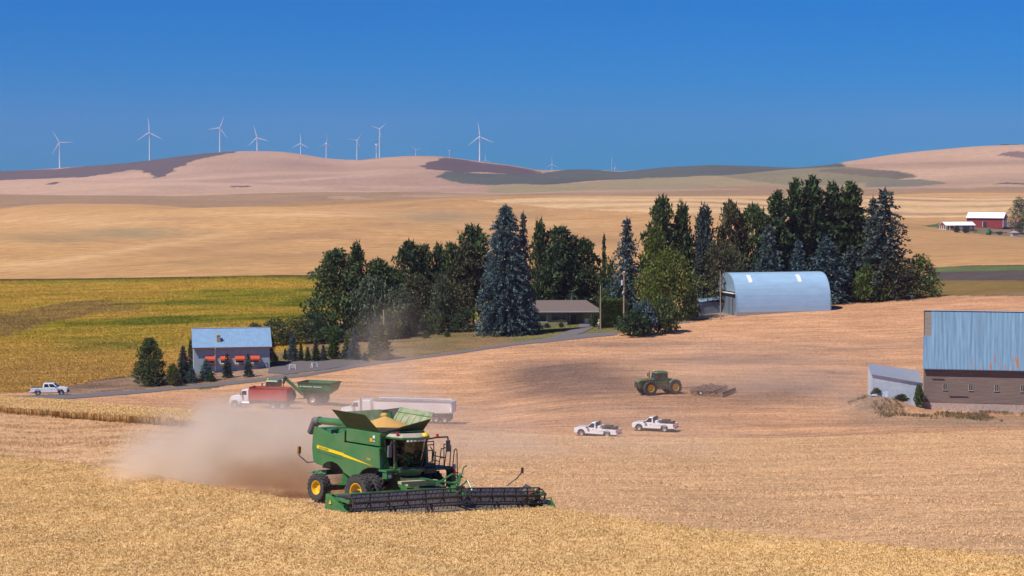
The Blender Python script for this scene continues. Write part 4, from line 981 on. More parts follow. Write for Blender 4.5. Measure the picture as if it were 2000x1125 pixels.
b = MB().prism([(-0.3, -0.42), (0.3, -0.42), (0.3, 0.4), (-0.3, 0.4)], 0, 1.25, 'xy'); b.prism([(-0.36, -0.48), (0.36, -0.48), (0.0, 0)], 1.25, 1.6, 'xy', [(-0.02, -0.02), (0.02, -0.02), (0.0, 0)])
ch = b.build('chimney', mat('chimney_brick', (0.36, 0.27, 0.2), 0.9, var=0.3, scale=6), rf); ch.location = (4.05, 1.15, eave + 0.62)
tag(ch, 'short tan chimney with a dark cap')
for x0 in (1.95, 4.35, 6.75, 9.2):
    w_ = MB().bx(x0, x0 + 1.35, -0.03, -0.01, 1.55, 2.35).build('window', DGLASS, sh)
    MB().bx(x0 - 0.1, x0, -0.06, 0.0, 1.45, 2.42).bx(x0 + 1.35, x0 + 1.45, -0.06, 0.0, 1.45, 2.42).bx(x0 - 0.1, x0 + 1.45, -0.10, 0.0, 1.38, 1.5).build('frame', WHITE, w_)
    aw = MB().prism([(-0.85, 2.15), (0, 2.62), (0, 2.72), (-0.9, 2.24)], x0 - 0.12, x0 + 1.47, 'yz').build('awning', REDP, sh)
    MB().bx(x0 - 0.12, x0 + 1.47, -0.93, -0.88, 1.98, 2.24).build('valance', REDP, aw)
    MB().bx(x0 - 0.05, x0 + 1.4, -0.32, -0.03, 1.12, 1.36).build('window_box', mat('window_box_wood', (0.30, 0.22, 0.15), 0.8), sh)
b = MB().tube([(3.45, -0.5, eave - 0.1), (3.45, -0.1, eave - 0.45), (3.45, -0.1, 0.25), (3.35, -0.14, 0.08), (0.6, -0.3, -0.12)], 0.075, 8)
b.build('drainpipe', WHITE, sh)
st = thing('stool', 'tall black stool frame against the right end of the shed front', 'stool', sh.location + Matrix.Rotation(TH, 3, 'Z') @ Vector((12.45, -0.55, 0.3)), TH)
MB().bx(-0.3, 0.3, -0.22, 0.22, 1.1, 1.18).build('seat', DARK, st)
for x, y in ((-0.28, -0.2), (0.28, -0.2), (-0.28, 0.2), (0.28, 0.2)): MB().bar((x, y, -0.3), (x * 0.9, y * 0.9, 1.1), 0.06, 0.06).build('leg', DARK, st)
fl = thing('flag', 'red and white striped flag on a short pole at the left end of the shed', 'flag', sh.location + Matrix.Rotation(TH, 3, 'Z') @ Vector((-0.8, -0.2, 2.0)), TH + 0.2)
MB().cyl((0.65, 0.1, 0.1), (-0.25, 0, 1.0), 0.02).build('pole', WHITE, fl)
b = MB(); b.k = 0
for i in range(7):
    b.k = i % 2; b.bx(-0.75, -0.05, -0.01 + 0.02 * (i % 2), 0.02, -0.25 + i * 0.15, -0.1 + i * 0.15)
b.build('cloth', [mat('flag_red', (0.5, 0.04, 0.04)), WHITE], fl)

# --- low ranch house
hD = 405; hb = G(1040, hD); TH2 = R(3)
ho = thing('house', 'low green ranch house with brown hip roof behind the giant blue spruce', 'house', hb, TH2)
SID = ribbed(mat('green_siding', (0.27, 0.26, 0.155), 0.8, var=0.08), 5.5, 'Z', 0.7, 0.03)
L1, L2, Lr = 7.1, 13.6, 13.6
b = MB().bx(-1.5, L1, 0, 8, -0.5, 3.0).bx(L1, L2, 1.9, 8, -0.5, 3.0).bx(10.4, L2, 0.9, 1.9, -0.5, 3.0)
b.build('wall', SID, ho)
b = MB(); e0, e1, yf, yb_, ze, zr = -2.2, L2 + 0.7, -0.75, 8.7, 3.05, 5.15
b.add([(e0, yf, ze), (e1, yf, ze), (e1, yb_, ze), (e0, yb_, ze), (e0 + 3.4, 4, zr), (e1 - 3.0, 4, zr), (e0, yf, ze + .14), (e1, yf, ze + .14), (e1, yb_, ze + .14), (e0, yb_, ze + .14)],
      [(3, 2, 1, 0), (6, 7, 5, 4), (7, 8, 5), (8, 9, 4, 5), (9, 6, 4), (0, 1, 7, 6), (1, 2, 8, 7), (2, 3, 9, 8), (3, 0, 6, 9)])
rf = b.build('roof', mat('brown_shingles', (0.15, 0.115, 0.105), 0.9, var=0.2, scale=5, bump=0.4, bscale=14), ho)
MB().bx(e0 - 0.03, e1 + 0.03, yf - 0.04, yf - 0.003, ze - 0.08, ze + 0.17).build('fascia', mat('grey_fascia', (0.42, 0.43, 0.46), 0.6), rf)
MB().cyl((3.2, 2.2, 3.9), (3.2, 2.2, 4.25), 0.09).build('vent_pipe', WHITE, rf)
for x0, x1, z0, z1 in ((1.3, 2.9, 1.0, 2.35), (3.9, 6.9, 1.35, 2.6)):
    w_ = MB().bx(x0, x1, -0.03, -0.008, z0, z1).build('window', mat('house_window_glass', (0.02, 0.05, 0.07), 0.1, spec=0.8), ho)  # plain dark blue-green glass
    f_ = MB().bx(x0 - 0.1, x0, -0.06, -0.002, z0 - 0.1, z1).bx(x1, x1 + 0.1, -0.06, -0.002, z0 - 0.1, z1).bx(x0, x1, -0.06, -0.002, z0 - 0.1, z0)
    if x0 < 3: f_.build('frame', WHITE, w_)
    else: f_.build('frame', SID, w_)
MB().bx(8.0, 9.0, 1.84, 1.885, 0.05, 2.15).build('door', DARK, ho)
b = MB()
for x in (9.55, 9.95, 10.32): b.bx(x, x + 0.08, 0.8, 0.88, 0, 2.7)
for z in (0.5, 1.1, 1.7, 2.3): b.bx(9.55, 10.4, 0.78, 0.8, z, z + 0.06)
b.build('trellis', mat('trellis_wood', (0.24, 0.17, 0.12)), ho)
MB().bx(10.75, 12.6, 0.85, 0.895, 0.1, 1.55).build('garage_panel', WHITE, ho)
MB().bx(7.1, 12.9, -1.6, 1.9, -0.6, 0.06).build('porch_slab', CONC, ho)
an = MB().cyl((8.3, 4, 4.6), (8.3, 4, 6.6), 0.035)
for z, l in ((6.5, 0.5), (6.2, 0.8), (5.9, 0.65)): an.bar((8.3 - l, 4, z), (8.3 + l, 4, z), 0.03, 0.03)
an.build('antenna', steel('antenna_metal', (0.3, 0.4, 0.5)), ho)
MB().lathe([(1.55, -0.05), (1.6, 0), (1.55, 0.05)], (0, 0, 0), 'y', 24)
wl = thing('wagon_wheel', 'old wagon wheel leaning against the house wall under the wide window', 'wheel', G(1096, 403.8, 0.6), 0)
b = MB().lathe([(0.62, -0.04), (0.7, -0.04), (0.7, 0.04), (0.62, 0.04), (0.62, -0.04)], (0, 0, 0), 'y', 20)
for i in range(10): a = i * PI / 5; b.bar((0, 0, 0), (0.64 * math.cos(a), 0, 0.64 * math.sin(a)), 0.05, 0.05, (0, 1, 0))
b.build('rim', mat('old_wood', (0.12, 0.09, 0.07)), wl)
# --- little shed in the trees
ls = thing('garden_shed', 'little pale old shed with sagging brown roof among the trees', 'shed', G(884, 404), R(14))
MB().bx(0, 3.0, 0, 2.6, -0.4, 2.3).build('wall', mat('old_white_boards', (0.42, 0.40, 0.36), 0.9, var=0.2), ls)
MB().hexa([(-0.2, -0.3, 2.1), (3.2, -0.3, 2.25), (3.2, -0.3, 2.4), (-0.2, -0.3, 2.25)], [(-0.2, 2.8, 2.8), (3.2, 2.8, 2.8), (3.2, 2.8, 2.95), (-0.2, 2.8, 2.95)]).build('roof', mat('brown_old_roof', (0.26, 0.18, 0.14), 0.9, var=0.3), ls)
MB().bx(0.5, 1.3, -0.05, -0.01, 0, 1.9).build('door', mat('faded_door', (0.32, 0.32, 0.3)), ls)

# --- arched barn (quonset). local x along the length, y away; origin left front base corner
qb = G(1438, 401.5); TQ2 = R(14.5)
qu = thing('arched_barn', 'pale blue arched metal barn with two white skylight strips beside the grove', 'barn', qb + Vector((0, 0, 0.3)), TQ2)
QW, QH, QL = 11.6, 7.7, 20.6
def arch(t):      # t 0 front base .. 1 back base
    a = PI * t; return (QW / 2 - QW / 2 * (abs(math.cos(a))**0.80) * (1 if a < PI / 2 else -1), QH * math.sin(a)**0.86 + 0.55)
prof = [arch(i / 32) for i in range(33)]
ARCHR = ribbed(mat('pale_blue_arch_steel', (0.36, 0.56, 0.74), 0.36, 0.15, var=0.10, scale=0.5, stretch=(0.5, 1, 2.5)), 0.9, 'X', 0.25, 0.02)
b = MB()
for (y0, z0), (y1, z1) in zip(prof, prof[1:]):
    b.hexa([(0, y0, z0), (QL, y0, z0), (QL, y1, z1), (0, y1, z1)], [(0, y0 + (QW / 2 - y0) * 0.02, z0 - 0.06), (QL, y0 + (QW / 2 - y0) * 0.02, z0 - 0.06), (QL, y1 + (QW / 2 - y1) * 0.02, z1 - 0.06), (0, y1 + (QW / 2 - y1) * 0.02, z1 - 0.06)])
rf = b.build('roof', ARCHR, qu, smooth=True)
for x0 in (3.3, 14.0):
    b = MB()
    pr = [arch(t) for t in (0.26, 0.30, 0.34, 0.38)]
    for (y0, z0), (y1, z1) in zip(pr, pr[1:]): b.hexa([(x0, y0 - .03, z0 + .03), (x0 + 0.75, y0 - .03, z0 + .03), (x0 + 0.75, y1 - .03, z1 + .05), (x0, y1 - .03, z1 + .05)], [(x0, y0, z0), (x0 + 0.75, y0, z0), (x0 + 0.75, y1, z1), (x0, y1, z1)])
    b.build('skylight', mat('white_skylight', (0.85, 0.86, 0.86), 0.3), qu)
MB().bx(-0.05, QL + 0.05, -0.12, 0.25, -2.4, 0.54).build('foundation', CONC, qu)
WALLQ = steel('grey_blue_wall_steel', (0.17, 0.215, 0.27), 'Y', 1.8, 0.5, 0.2)
WALLQ2 = steel('blue_gable_steel', (0.26, 0.36, 0.47), 'Y', 1.8, 0.5, 0.2)
lowp = [p for p in prof if p[1] < 4.6]
half = len(lowp) // 2
zc = 4.5
poly = [(prof[0][0], -2.2)] + [p for p in prof if p[1] <= zc]; poly = [(0, -2.2)] + [p for p in prof[:17] if p[1] <= zc] + [p for p in prof[17:] if p[1] <= zc] + [(QW, -2.2)]
MB().prism(poly, 0.10, 0.22, 'yz').build('end_wall', WALLQ, qu)
up = [p for p in prof if p[1] >= zc - 0.35]
MB().prism(up, 0.04, 0.08, 'yz').build('gable', WALLQ2, qu)
MB().prism(poly, QL - 0.2, QL - 0.1, 'yz').build('end_wall', WALLQ, qu)
MB().prism(up, QL - 0.09, QL - 0.05, 'yz').build('gable', WALLQ2, qu)
MB().bx(-0.5, 0.03, 0.5, QW - 0.4, 4.2, 4.35).build('canopy', WHITE, qu)
d_ = MB().bx(0.02, 0.09, 2.0, 6.2, -1.0, 4.0).build('door', WALLQ, qu); 
MB().bx(-0.03, 0.01, 4.05, 4.15, -1.0, 4.0).bx(-0.03, 0.01, 2.0, 2.1, -1, 4).build('door_rail', DARK, d_)
MB().bx(-4.6, 0.0, QW - 3.2, QW - 0.2, -1.5, 2.1).build('lean_to_wall', steel('lean_wall', (0.2, 0.24, 0.29), 'X', 1.8), qu)
b = MB(); b.hexa([(-4.8, QW - 3.5, 2.1), (0.0, QW - 3.5, 2.75), (0, QW - 3.5, 2.85), (-4.8, QW - 3.5, 2.2)], [(-4.8, QW, 2.5), (0, QW, 3.1), (0, QW, 3.2), (-4.8, QW, 2.6)])
b.build('lean_to_roof', BLUER, qu)

# --- old wooden barn at the right edge. local x along the front, y away
bb0 = G(1803, 281.5); zb = P(1803, 800, 281.5).z; TB3 = R(-12.2)
ob = thing('old_barn', 'big weathered wooden barn with rust streaked blue metal roof at the right edge', 'barn', (bb0.x, bb0.y, zb), TB3)
BL, BD, be, br = 20.0, 11.5, 6.15, 13.6
BW = ribbed(mat('barn_boards', (0.20, 0.155, 0.135), 0.9, var=0.35, scale=1.6, stretch=(0.2, 1, 7), bump=0.3, bscale=5), 2.2, 'Z', 0.7, 0.04)
b = MB().bx(0, BL, 0, BD, 1.1, be)
b.prism([(0, be), (BD, be), (BD / 2, br - 0.3)], 0.25, 0.4, 'yz'); b.prism([(0, be), (BD, be), (BD / 2, br - 0.3)], BL - 0.2, BL, 'yz')
b.build('wall', BW, ob)
MB().bx(0.05, BL, 0.05, BD, -3.0, 1.09).build('foundation', mat('foundation_stone', (0.40, 0.32, 0.28), 0.95, var=0.25, scale=3, bump=0.4), ob)
# roof steel with rust streaks of its own near the eave
RB = mat('blue_barn_roof_steel', (0.125, 0.225, 0.335), 0.55, 0.2, var=0.34, scale=1.2, stretch=(3.2, 0.12, 0.12))
t = RB.node_tree; bs = t.nodes['Principled BSDF']; src = bs.inputs['Base Color'].links[0].from_socket
tc = nn(t, 'ShaderNodeTexCoord'); sp = nn(t, 'ShaderNodeSeparateXYZ'); t.links.new(tc.outputs['Object'], sp.inputs[0])
mp = nn(t, 'ShaderNodeMapping'); mp.inputs['Scale'].default_value = (2.1, 0.10, 0.35); t.links.new(tc.outputs['Object'], mp.inputs[0])
no = nn(t, 'ShaderNodeTexNoise'); no.inputs['Scale'].default_value = 1.0; no.inputs['Detail'].default_value = 3; t.links.new(mp.outputs[0], no.inputs['Vector'])
def mr_(s, a, b_, c, d):
    r = nn(t, 'ShaderNodeMapRange'); r.inputs[1].default_value = a; r.inputs[2].default_value = b_; r.inputs[3].default_value = c; r.inputs[4].default_value = d; t.links.new(s, r.inputs[0]); return r.outputs[0]
def mm(a, b_, op='MULTIPLY'):
    q = nn(t, 'ShaderNodeMath', operation=op); t.links.new(a, q.inputs[0]); t.links.new(b_, q.inputs[1]); return q.outputs[0]
zone = mm(mr_(sp.outputs['Z'], 8.2, 7.4, 0, 1), mr_(sp.outputs['X'], 6.0, 8.0, 0, 1))
rust = mm(mr_(no.outputs[0], 0.585, 0.62, 0, 1), zone)
mx = nn(t, 'ShaderNodeMix', data_type='RGBA'); mx.inputs[7].default_value = (0.30, 0.13, 0.07, 1); t.links.new(rust, mx.inputs[0]); t.links.new(src, mx.inputs[6])
t.links.new(mx.outputs[2], bs.inputs['Base Color'])
ribbed(RB, 1.7, 'X', 0.8, 0.05)
zs_ = be + (br - be) * 0.54; ys = BD / 2 * 0.54
b = MB(); roof_slab(b, -0.12, BL + 0.4, -0.55, be - 0.35, ys, zs_, 0.1); roof_slab(b, 0.95, BL + 0.4, ys, zs_, BD / 2, br, 0.1); roof_slab(b, -0.1, BL + 0.4, BD + 0.55, be - 0.35, BD / 2, br, 0.1)
rf = b.build('roof', RB, ob)
b = MB(); roof_slab(b, 0.02, 0.94, ys + 0.02, zs_ - 0.06, BD / 2, br - 0.06, 0.08); b.build('roof_boards', WOOD, rf)
MB().bar((-0.1, BD / 2, br + 0.13), (BL + 0.4, BD / 2, br + 0.13), 0.4, 0.05).build('ridge_cap', GALV, rf)
for i in range(6):
    x = 2.75 + i * 3.55
    w_ = MB().bx(x, x + 0.5, -0.04, -0.005, 2.95, 3.7).build('window', DGLASS, ob)
    MB().bx(x - 0.07, x, -0.07, 0, 2.9, 3.75).bx(x + 0.5, x + 0.57, -0.07, 0, 2.9, 3.75).bx(x - 0.1, x + 0.6, -0.1, 0, 2.82, 2.9).bx(x + 0.22, x + 0.28, -0.065, -0.042, 2.95, 3.7).build('frame', mat('pale_frame', (0.38, 0.34, 0.32)), w_)
MB().bx(1.2, 2.9, -0.09, -0.05, 4.35, 4.42).bx(3.6, 6.2, -0.09, -0.05, 1.95, 2.02).build('door_track', DARK, ob)
MB().prism([(-0.55, 1.0), (0.0, 1.0), (-0.05, 2.6)], 0.3, 0.38, 'xz').build('loose_sheet', BLUER, ob)
# --- tilted galvanised lean-to beside it
lt = thing('metal_lean_to', 'shiny galvanised lean-to shed tilted against the left end of the old barn', 'shed', G(1701, 283), R(-2))
zc0 = P(1701, 772, 283).z - lt.location.z
W_ = 7.3; dz = -0.95
b = MB().hexa([(0, 0, zc0 - 1.2), (W_, 0, zc0 - 1.6), (W_, 0, zc0 + 2.55 + dz * 0.75), (0, 0, zc0 + 3.05)], [(0, 3.2, zc0 - 1.2), (W_, 3.2, zc0 - 1.6), (W_, 3.2, zc0 + 3.6 + dz), (0, 3.2, zc0 + 4.0)])
b.build('wall', GALV, lt)
b = MB().hexa([(-0.05, -0.25, zc0 + 3.0), (W_, -0.25, zc0 + 2.45 + dz * 0.75), (W_, -0.25, zc0 + 2.53 + dz * 0.75), (-0.05, -0.25, zc0 + 3.08)], [(-0.05, 3.4, zc0 + 4.15), (W_, 3.4, zc0 + 3.8 + dz * 0.7), (W_, 3.4, zc0 + 3.88 + dz * 0.7), (-0.05, 3.4, zc0 + 4.23)])
b.build('roof', ribbed(mat('dull_galvanised_roof', (0.40, 0.44, 0.52), 0.5, 0.5, var=0.08), 1.5, 'X', 0.2, 0.02), lt)
sp_ = thing('scrap_sheet', 'pale bent metal sheet lying in the weeds below the lean-to', 'metal sheet', G(1722, 279.5), R(10))
MB().hexa([(-1.6, 0, 0.3), (0.9, 0, 0.1), (1.1, 0.3, 0.9), (-1.2, 0.3, 0.5)], [(-1.6, 0.04, 0.3), (0.9, 0.04, 0.1), (1.1, 0.34, 0.9), (-1.2, 0.34, 0.5)]).build('sheet', GALV, sp_)
for i, (px, D, wd, hh, c_, lab) in enumerate([(1712, 280, 26, 1.5, 'brown', 'dry bush in front of the left end of the metal lean-to'), (1795, 280.5, 22, 3.2, 'leaf', 'green bush in the corner between the lean-to and the old barn'), (1760, 279.5, 34, 1.1, 'brown', 'low dry bush in front of the middle of the lean-to')]):
    bt = G(px, D); plant_tree('bush', c_, px, proj(bt.x, bt.y, bt.z + hh)[1], wd, D, 'shrub', lab)

# --- red farm far away
FR = mat('red_barn_paint', (0.27, 0.035, 0.035), 0.7, var=0.1); FW = mat('white_roof_metal', (0.88, 0.89, 0.92), 0.4, var=0.03)
rb = thing('red_barn', 'long red barn with white metal roof on the far farm at the right', 'barn', G(1888, 1398), R(-22))
s_ = 1400 / F
MB().bx(0, 25, 0, 18, -1, 6.4).prism([(0, 6.4), (18, 6.4), (9, 9.8)], 0, 0.2, 'yz').prism([(0, 6.4), (18, 6.4), (9, 9.8)], 24.8, 25, 'yz').build('wall', FR, rb)
b = MB(); roof_slab(b, -0.5, 25.6, -0.9, 6.2, 9, 9.9, 0.25); roof_slab(b, -0.5, 25.6, 18.9, 6.2, 9, 9.9, 0.25); b.build('roof', FW, rb)
MB().bx(11.2, 13.8, -0.1, -0.02, 0, 3.6).build('door', DARK, rb); MB().bx(10.9, 11.15, -0.15, -0.02, 0, 3.9).build('door_trim', WHITE, rb)
for y0, y1, h1 in ((2.3, 6.4, 4.3), (8.5, 15.0, 4.8)): MB().bx(25.02, 25.1, y0, y1, 0, h1).build('door', mat('white_door', (0.62, 0.72, 0.80), 0.5), rb)
MB().bx(24.9, 25.15, -0.15, 0.1, 0, 6.3).build('corner_trim', WHITE, rb)
pb = thing('porch_building', 'low red building with white roof and railed porch left of the red barn', 'building', G(1863, 1362), R(14))
MB().bx(0, 15, 0, 9, -1.5, 3.2).build('wall', FR, pb)
b = MB(); roof_slab(b, -6.5, 16.0, -0.8, 3.3, 4.5, 5.6, 0.2); roof_slab(b, -6.5, 16.0, 9.8, 3.3, 4.5, 5.6, 0.2); b.build('roof', FW, pb)
MB().prism([(-0.7, 3.3), (9.7, 3.3), (4.5, 5.5)], -6.3, -6.1, 'yz').build('gable', FR, pb)
b = MB()
for x in (-6.2, -3.2, 0): b.bx(x - 0.15, x + 0.15, -0.6, -0.3, -2.6, 3.3)
for y in (3, 6, 9): b.bx(-6.35, -6.05, y - 0.15, y + 0.15, -2.6, 3.3)
b.bx(-6.3, 6.0, -0.65, -0.45, 0.75, 0.95).bx(-6.3, -6.1, -0.6, 9, 0.75, 0.95).bx(-6.3, 6, -0.7, -0.4, -0.6, -0.1)
b.build('porch_railing', WHITE, pb); MB().bx(-6.2, 0, -0.4, 9, -0.5, -0.2).build('porch_floor', WHITE, pb)
for x in (4.0, 11.5): MB().bx(x, x + 2.6, -0.08, -0.02, 0.6, 2.6).build('window', mat('pale_glass', (0.5, 0.62, 0.72), 0.2), pb)
gz = thing('pump_house', 'small grey hut with pinkish pyramid roof under the tree by the red barn', 'hut', G(1981, 1330), 0.2)
MB().bx(-2, 2, -2, 2, -0.5, 2.6).build('wall', mat('hut_grey', (0.3, 0.34, 0.38)), gz)
MB().prism([(-2.5, -2.5), (2.5, -2.5), (2.5, 2.5), (-2.5, 2.5)], 2.6, 4.0, 'xy', [(-.2, -.2), (.2, -.2), (.2, .2), (-.2, .2)]).build('roof', mat('hut_roof', (0.45, 0.28, 0.25)), gz)

# --- poles and signs
def utility_pole(px, D, top, lab, lean=0.0, arm=False, r=0.16):
    g = G(px, D); h = P(px, top, D).z - g.z
    t = thing('utility_pole', lab, 'pole', g)
    o = MB().cyl((0, 0, -0.3), (lean, 0, h), r, r * 0.7, 10).build('pole', POLEW, t, smooth=True)
    if arm:
        MB().cyl((-0.35, -0.05, h - 2.6), (-0.35, -0.05, h - 1.6), 0.24, 0.24, 12).build('transformer', mat('transformer_grey', (0.5, 0.55, 0.6), 0.4), t)
        MB().bx(-0.2, 0.2, -0.2, 0.2, h - 0.1, h + 0.1).build('insulator', WHITE, t)
        MB().bx(-0.33, -0.13, -0.3, -0.12, h - 4.2, h - 3.8).build('insulator', WHITE, t)
    return t
utility_pole(1218.5, 390, 531, 'tall tan utility pole with a grey transformer right of the hedge', 0.0, True, 0.19)
utility_pole(1173, 388, 557, 'thin grey pole at the right end of the house', 0, False, 0.13)
utility_pole(1407.5, 397, 530, 'thin reddish pole leaning in front of the left end of the arched barn', -0.12, False, 0.12)
utility_pole(1372, 412, 545, 'grey pole in the shade left of the arched barn lean-to', 0, False, 0.1)
t = thing('post', 'bare wooden post stub standing by the twin conifers', 'post', G(750, 366)); hh = P(750, 605, 366).z - t.location.z
MB().cyl((0, 0, 0), (0, 0, hh), 0.13, 0.12, 8).build('post', POLEW, t)
t = thing('lamp_post', 'thin black lamp post on the lawn in front of the house', 'lamp post', G(1113, 396))
MB().cyl((0, 0, 0), (0, 0, 2.0), 0.05).build('pole', DARK, t); MB().ball((0, 0, 2.15), 0.17).build('lamp', DARK, t)
t = thing('sign', 'small pale blue sign on a post at the field edge', 'sign', G(1298, 384)); 
MB().cyl((0, 0, 0), (0, 0, 2.0), 0.06).build('post', DARK, t); MB().bx(-0.2, 0.2, -0.09, -0.03, 1.75, 2.75).build('board', mat('pale_sign', (0.45, 0.62, 0.75), 0.4), t)
t = thing('marker_post', 'orange and white marker post right of the small blue sign', 'marker', G(1304, 384))
b = MB(); b.k = 0; b.cyl((0, 0, 0.8), (0, 0, 1.55), 0.11, 0.09); b.k = 1; b.cyl((0, 0, 0), (0, 0, 0.8), 0.10, 0.10)
b.build('post', [mat('orange_paint', (0.7, 0.12, 0.02)), WHITE], t)
for px, D, a, lab in ((571, 341.5, 0.1, 'white sawhorse on the gravel nearer the grey shed'), (614, 343, 0.7, 'white sawhorse on the gravel nearer the young conifers')):
    t = thing('sawhorse', lab, 'sawhorse', G(px, D), a, 'white sawhorses on the gravel')
    MB().bx(-0.55, 0.55, -0.06, 0.06, 0.75, 0.87).bx(-0.5, 0.5, -0.03, 0.03, 0.42, 0.5).build('beam', WHITE, t)
    for x in (-0.48, 0.48):
        for y in (-0.25, 0.25): MB().bar((x * 1.15, y, 0), (x, y * 0.2, 0.85), 0.07, 0.07).build('leg', WHITE, t)
t = thing('scarecrow', 'scarecrow like garden figure in blue trousers beside the clipped hedge', 'garden figure', G(1170, 389))
MB().tube([(-0.12, 0, 0), (-0.1, 0, 0.85)], 0.11, 8).tube([(0.12, 0, 0), (0.1, 0, 0.85)], 0.11, 8).build('trousers', mat('denim', (0.06, 0.12, 0.2), 0.9), t, smooth=True)
MB().lathe([(0.17, 0.8), (0.24, 1.1), (0.25, 1.35), (0.12, 1.5)], (0, 0, 0), 'z', 12).tube([(-0.2, 0, 1.4), (-0.36, -0.05, 1.0)], 0.07, 7).tube([(0.2, 0, 1.4), (0.36, -0.05, 1.0)], 0.07, 7).build('shirt', mat('pale_shirt', (0.45, 0.42, 0.3), 0.9), t, smooth=True)
MB().ball((0, 0, 1.66), (0.12, 0.13, 0.15)).build('head', mat('figure_head', (0.5, 0.4, 0.3)), t, smooth=True)
MB().ball((0, 0, 1.78), (0.22, 0.22, 0.05)).ball((0, 0, 1.82), (0.12, 0.12, 0.1)).build('hat', mat('straw', (0.6, 0.55, 0.35)), t, smooth=True)

GI = mat('implement_green', (0.02, 0.22, 0.06), 0.5)
im = thing('farm_implement', 'bright green farm machine parked in the yard of the red farm', 'farm machine', G(1932, 1338), 0.3)
MB().bx(-1.2, 0.6, -1.2, 1.2, 1.0, 4.2).prism([(0.6, 1.0), (2.6, 1.2), (2.2, 2.4), (0.6, 3.0)], -1.0, 1.0, 'xz').build('body', GI, im, bevel=0.2)
MB().bx(2.0, 13.0, -0.9, -0.5, 1.0, 1.5).bx(2.0, 13.0, 0.5, 0.9, 1.0, 1.5).bar((4, 0, 1.4), (10, 0, 2.6), 0.3, 0.3).bx(5, 5.4, -1, 1, 0.9, 2.0).bx(9, 9.4, -1, 1, 0.9, 2.0).build('frame', mat('dark_implement_green', (0.01, 0.09, 0.04)), im)
for x, y in ((-0.4, -1.4), (-0.4, 1.4), (8, -1.2), (8, 1.2)): MB().lathe([(0.4, -0.3), (1.0, -0.3), (1.0, 0.3), (0.4, 0.3)], (x, y, 1.0), 'y', 14).build('wheel', DARK, im)
# ---------------------------------------------------------------- vehicles (local x forward, y left, z up)
JG = mat('tractor_green', (0.02, 0.13, 0.035), 0.38, var=0.1, dust=0.30, coat=0.3)
JGD = mat('dusty_green', (0.03, 0.15, 0.045), 0.5, var=0.15, dust=0.5)
JY = mat('implement_yellow', (0.80, 0.48, 0.01), 0.4, var=0.05, dust=0.1)
TYRE = mat('tyre_rubber', (0.03, 0.031, 0.037), 0.85, var=0.25, scale=5, dust=0.16, dustcol=(0.26, 0.21, 0.16), bump=0.3)
VW = mat('vehicle_white', (0.80, 0.81, 0.83), 0.3, var=0.04, coat=0.5, dust=0.06)
VGL = mat('vehicle_glass', (0.02, 0.025, 0.03), 0.06, spec=0.9)
CHR = mat('chrome', (0.50, 0.50, 0.52), 0.42, 0.7, var=0.05)
BLK = mat('black_plastic', (0.02, 0.02, 0.022), 0.6, var=0.2, dust=0.15)
UND = mat('dusty_chassis', (0.06, 0.05, 0.045), 0.8, var=0.3, dust=0.4)
RLT = mat('red_lamp', (0.5, 0.02, 0.02), 0.3); OLT = mat('orange_lamp', (0.8, 0.2, 0.02), 0.3); HLT = mat('headlamp_glass', (0.7, 0.72, 0.75), 0.15)
def wheel(parent, x, y, r, w, rim, rimr, side, lugs=0, name='wheel', dish=0.06, n=28):
    """tyre with a rim as its sub-part; side = -1 right, +1 left (the face that shows)"""
    h = w / 2; b = MB()
    b.lathe([(rimr, -h * 0.8), (rimr + (r - rimr) * 0.45, -h), (r * 0.97, -h * 0.92), (r, -h * 0.7), (r, h * 0.7), (r * 0.97, h * 0.92), (rimr + (r - rimr) * 0.45, h), (rimr, h * 0.8)], (0, 0, 0), 'y', n)
    b.lathe([(rimr, -h * 0.8), (rimr, h * 0.8)], (0, 0, 0), 'y', n)
    for i in range(lugs):
        for sg in (-1, 1):
            a = 2 * PI * (i + (0.5 if sg > 0 else 0)) / lugs; a2 = a + 0.20
            p0 = Vector((math.cos(a) * r, sg * h * 0.05, math.sin(a) * r)); p1 = Vector((math.cos(a2) * r * 0.99, sg * h * 0.97, math.sin(a2) * r * 0.99))
            b.bar(p0, p1, 0.06 * r + 0.01, 0.06 * r + 0.02, (math.cos(a), 0, math.sin(a)))
    t = b.build(name, TYRE, parent, smooth=True); t.location = (x, y, r)
    b = MB(); s = side
    b.lathe([(rimr, s * h * 0.82), (rimr * 0.9, s * h * 0.8), (rimr * 0.82, s * (h * 0.8 - dish)), (rimr * 0.45, s * (h * 0.55 - dish)), (rimr * 0.36, s * (h * 0.75 - dish)), (0.0, s * (h * 0.78 - dish))], (0, 0, 0), 'y', 24)
    o = b.build('rim', rim, t, smooth=True); return t

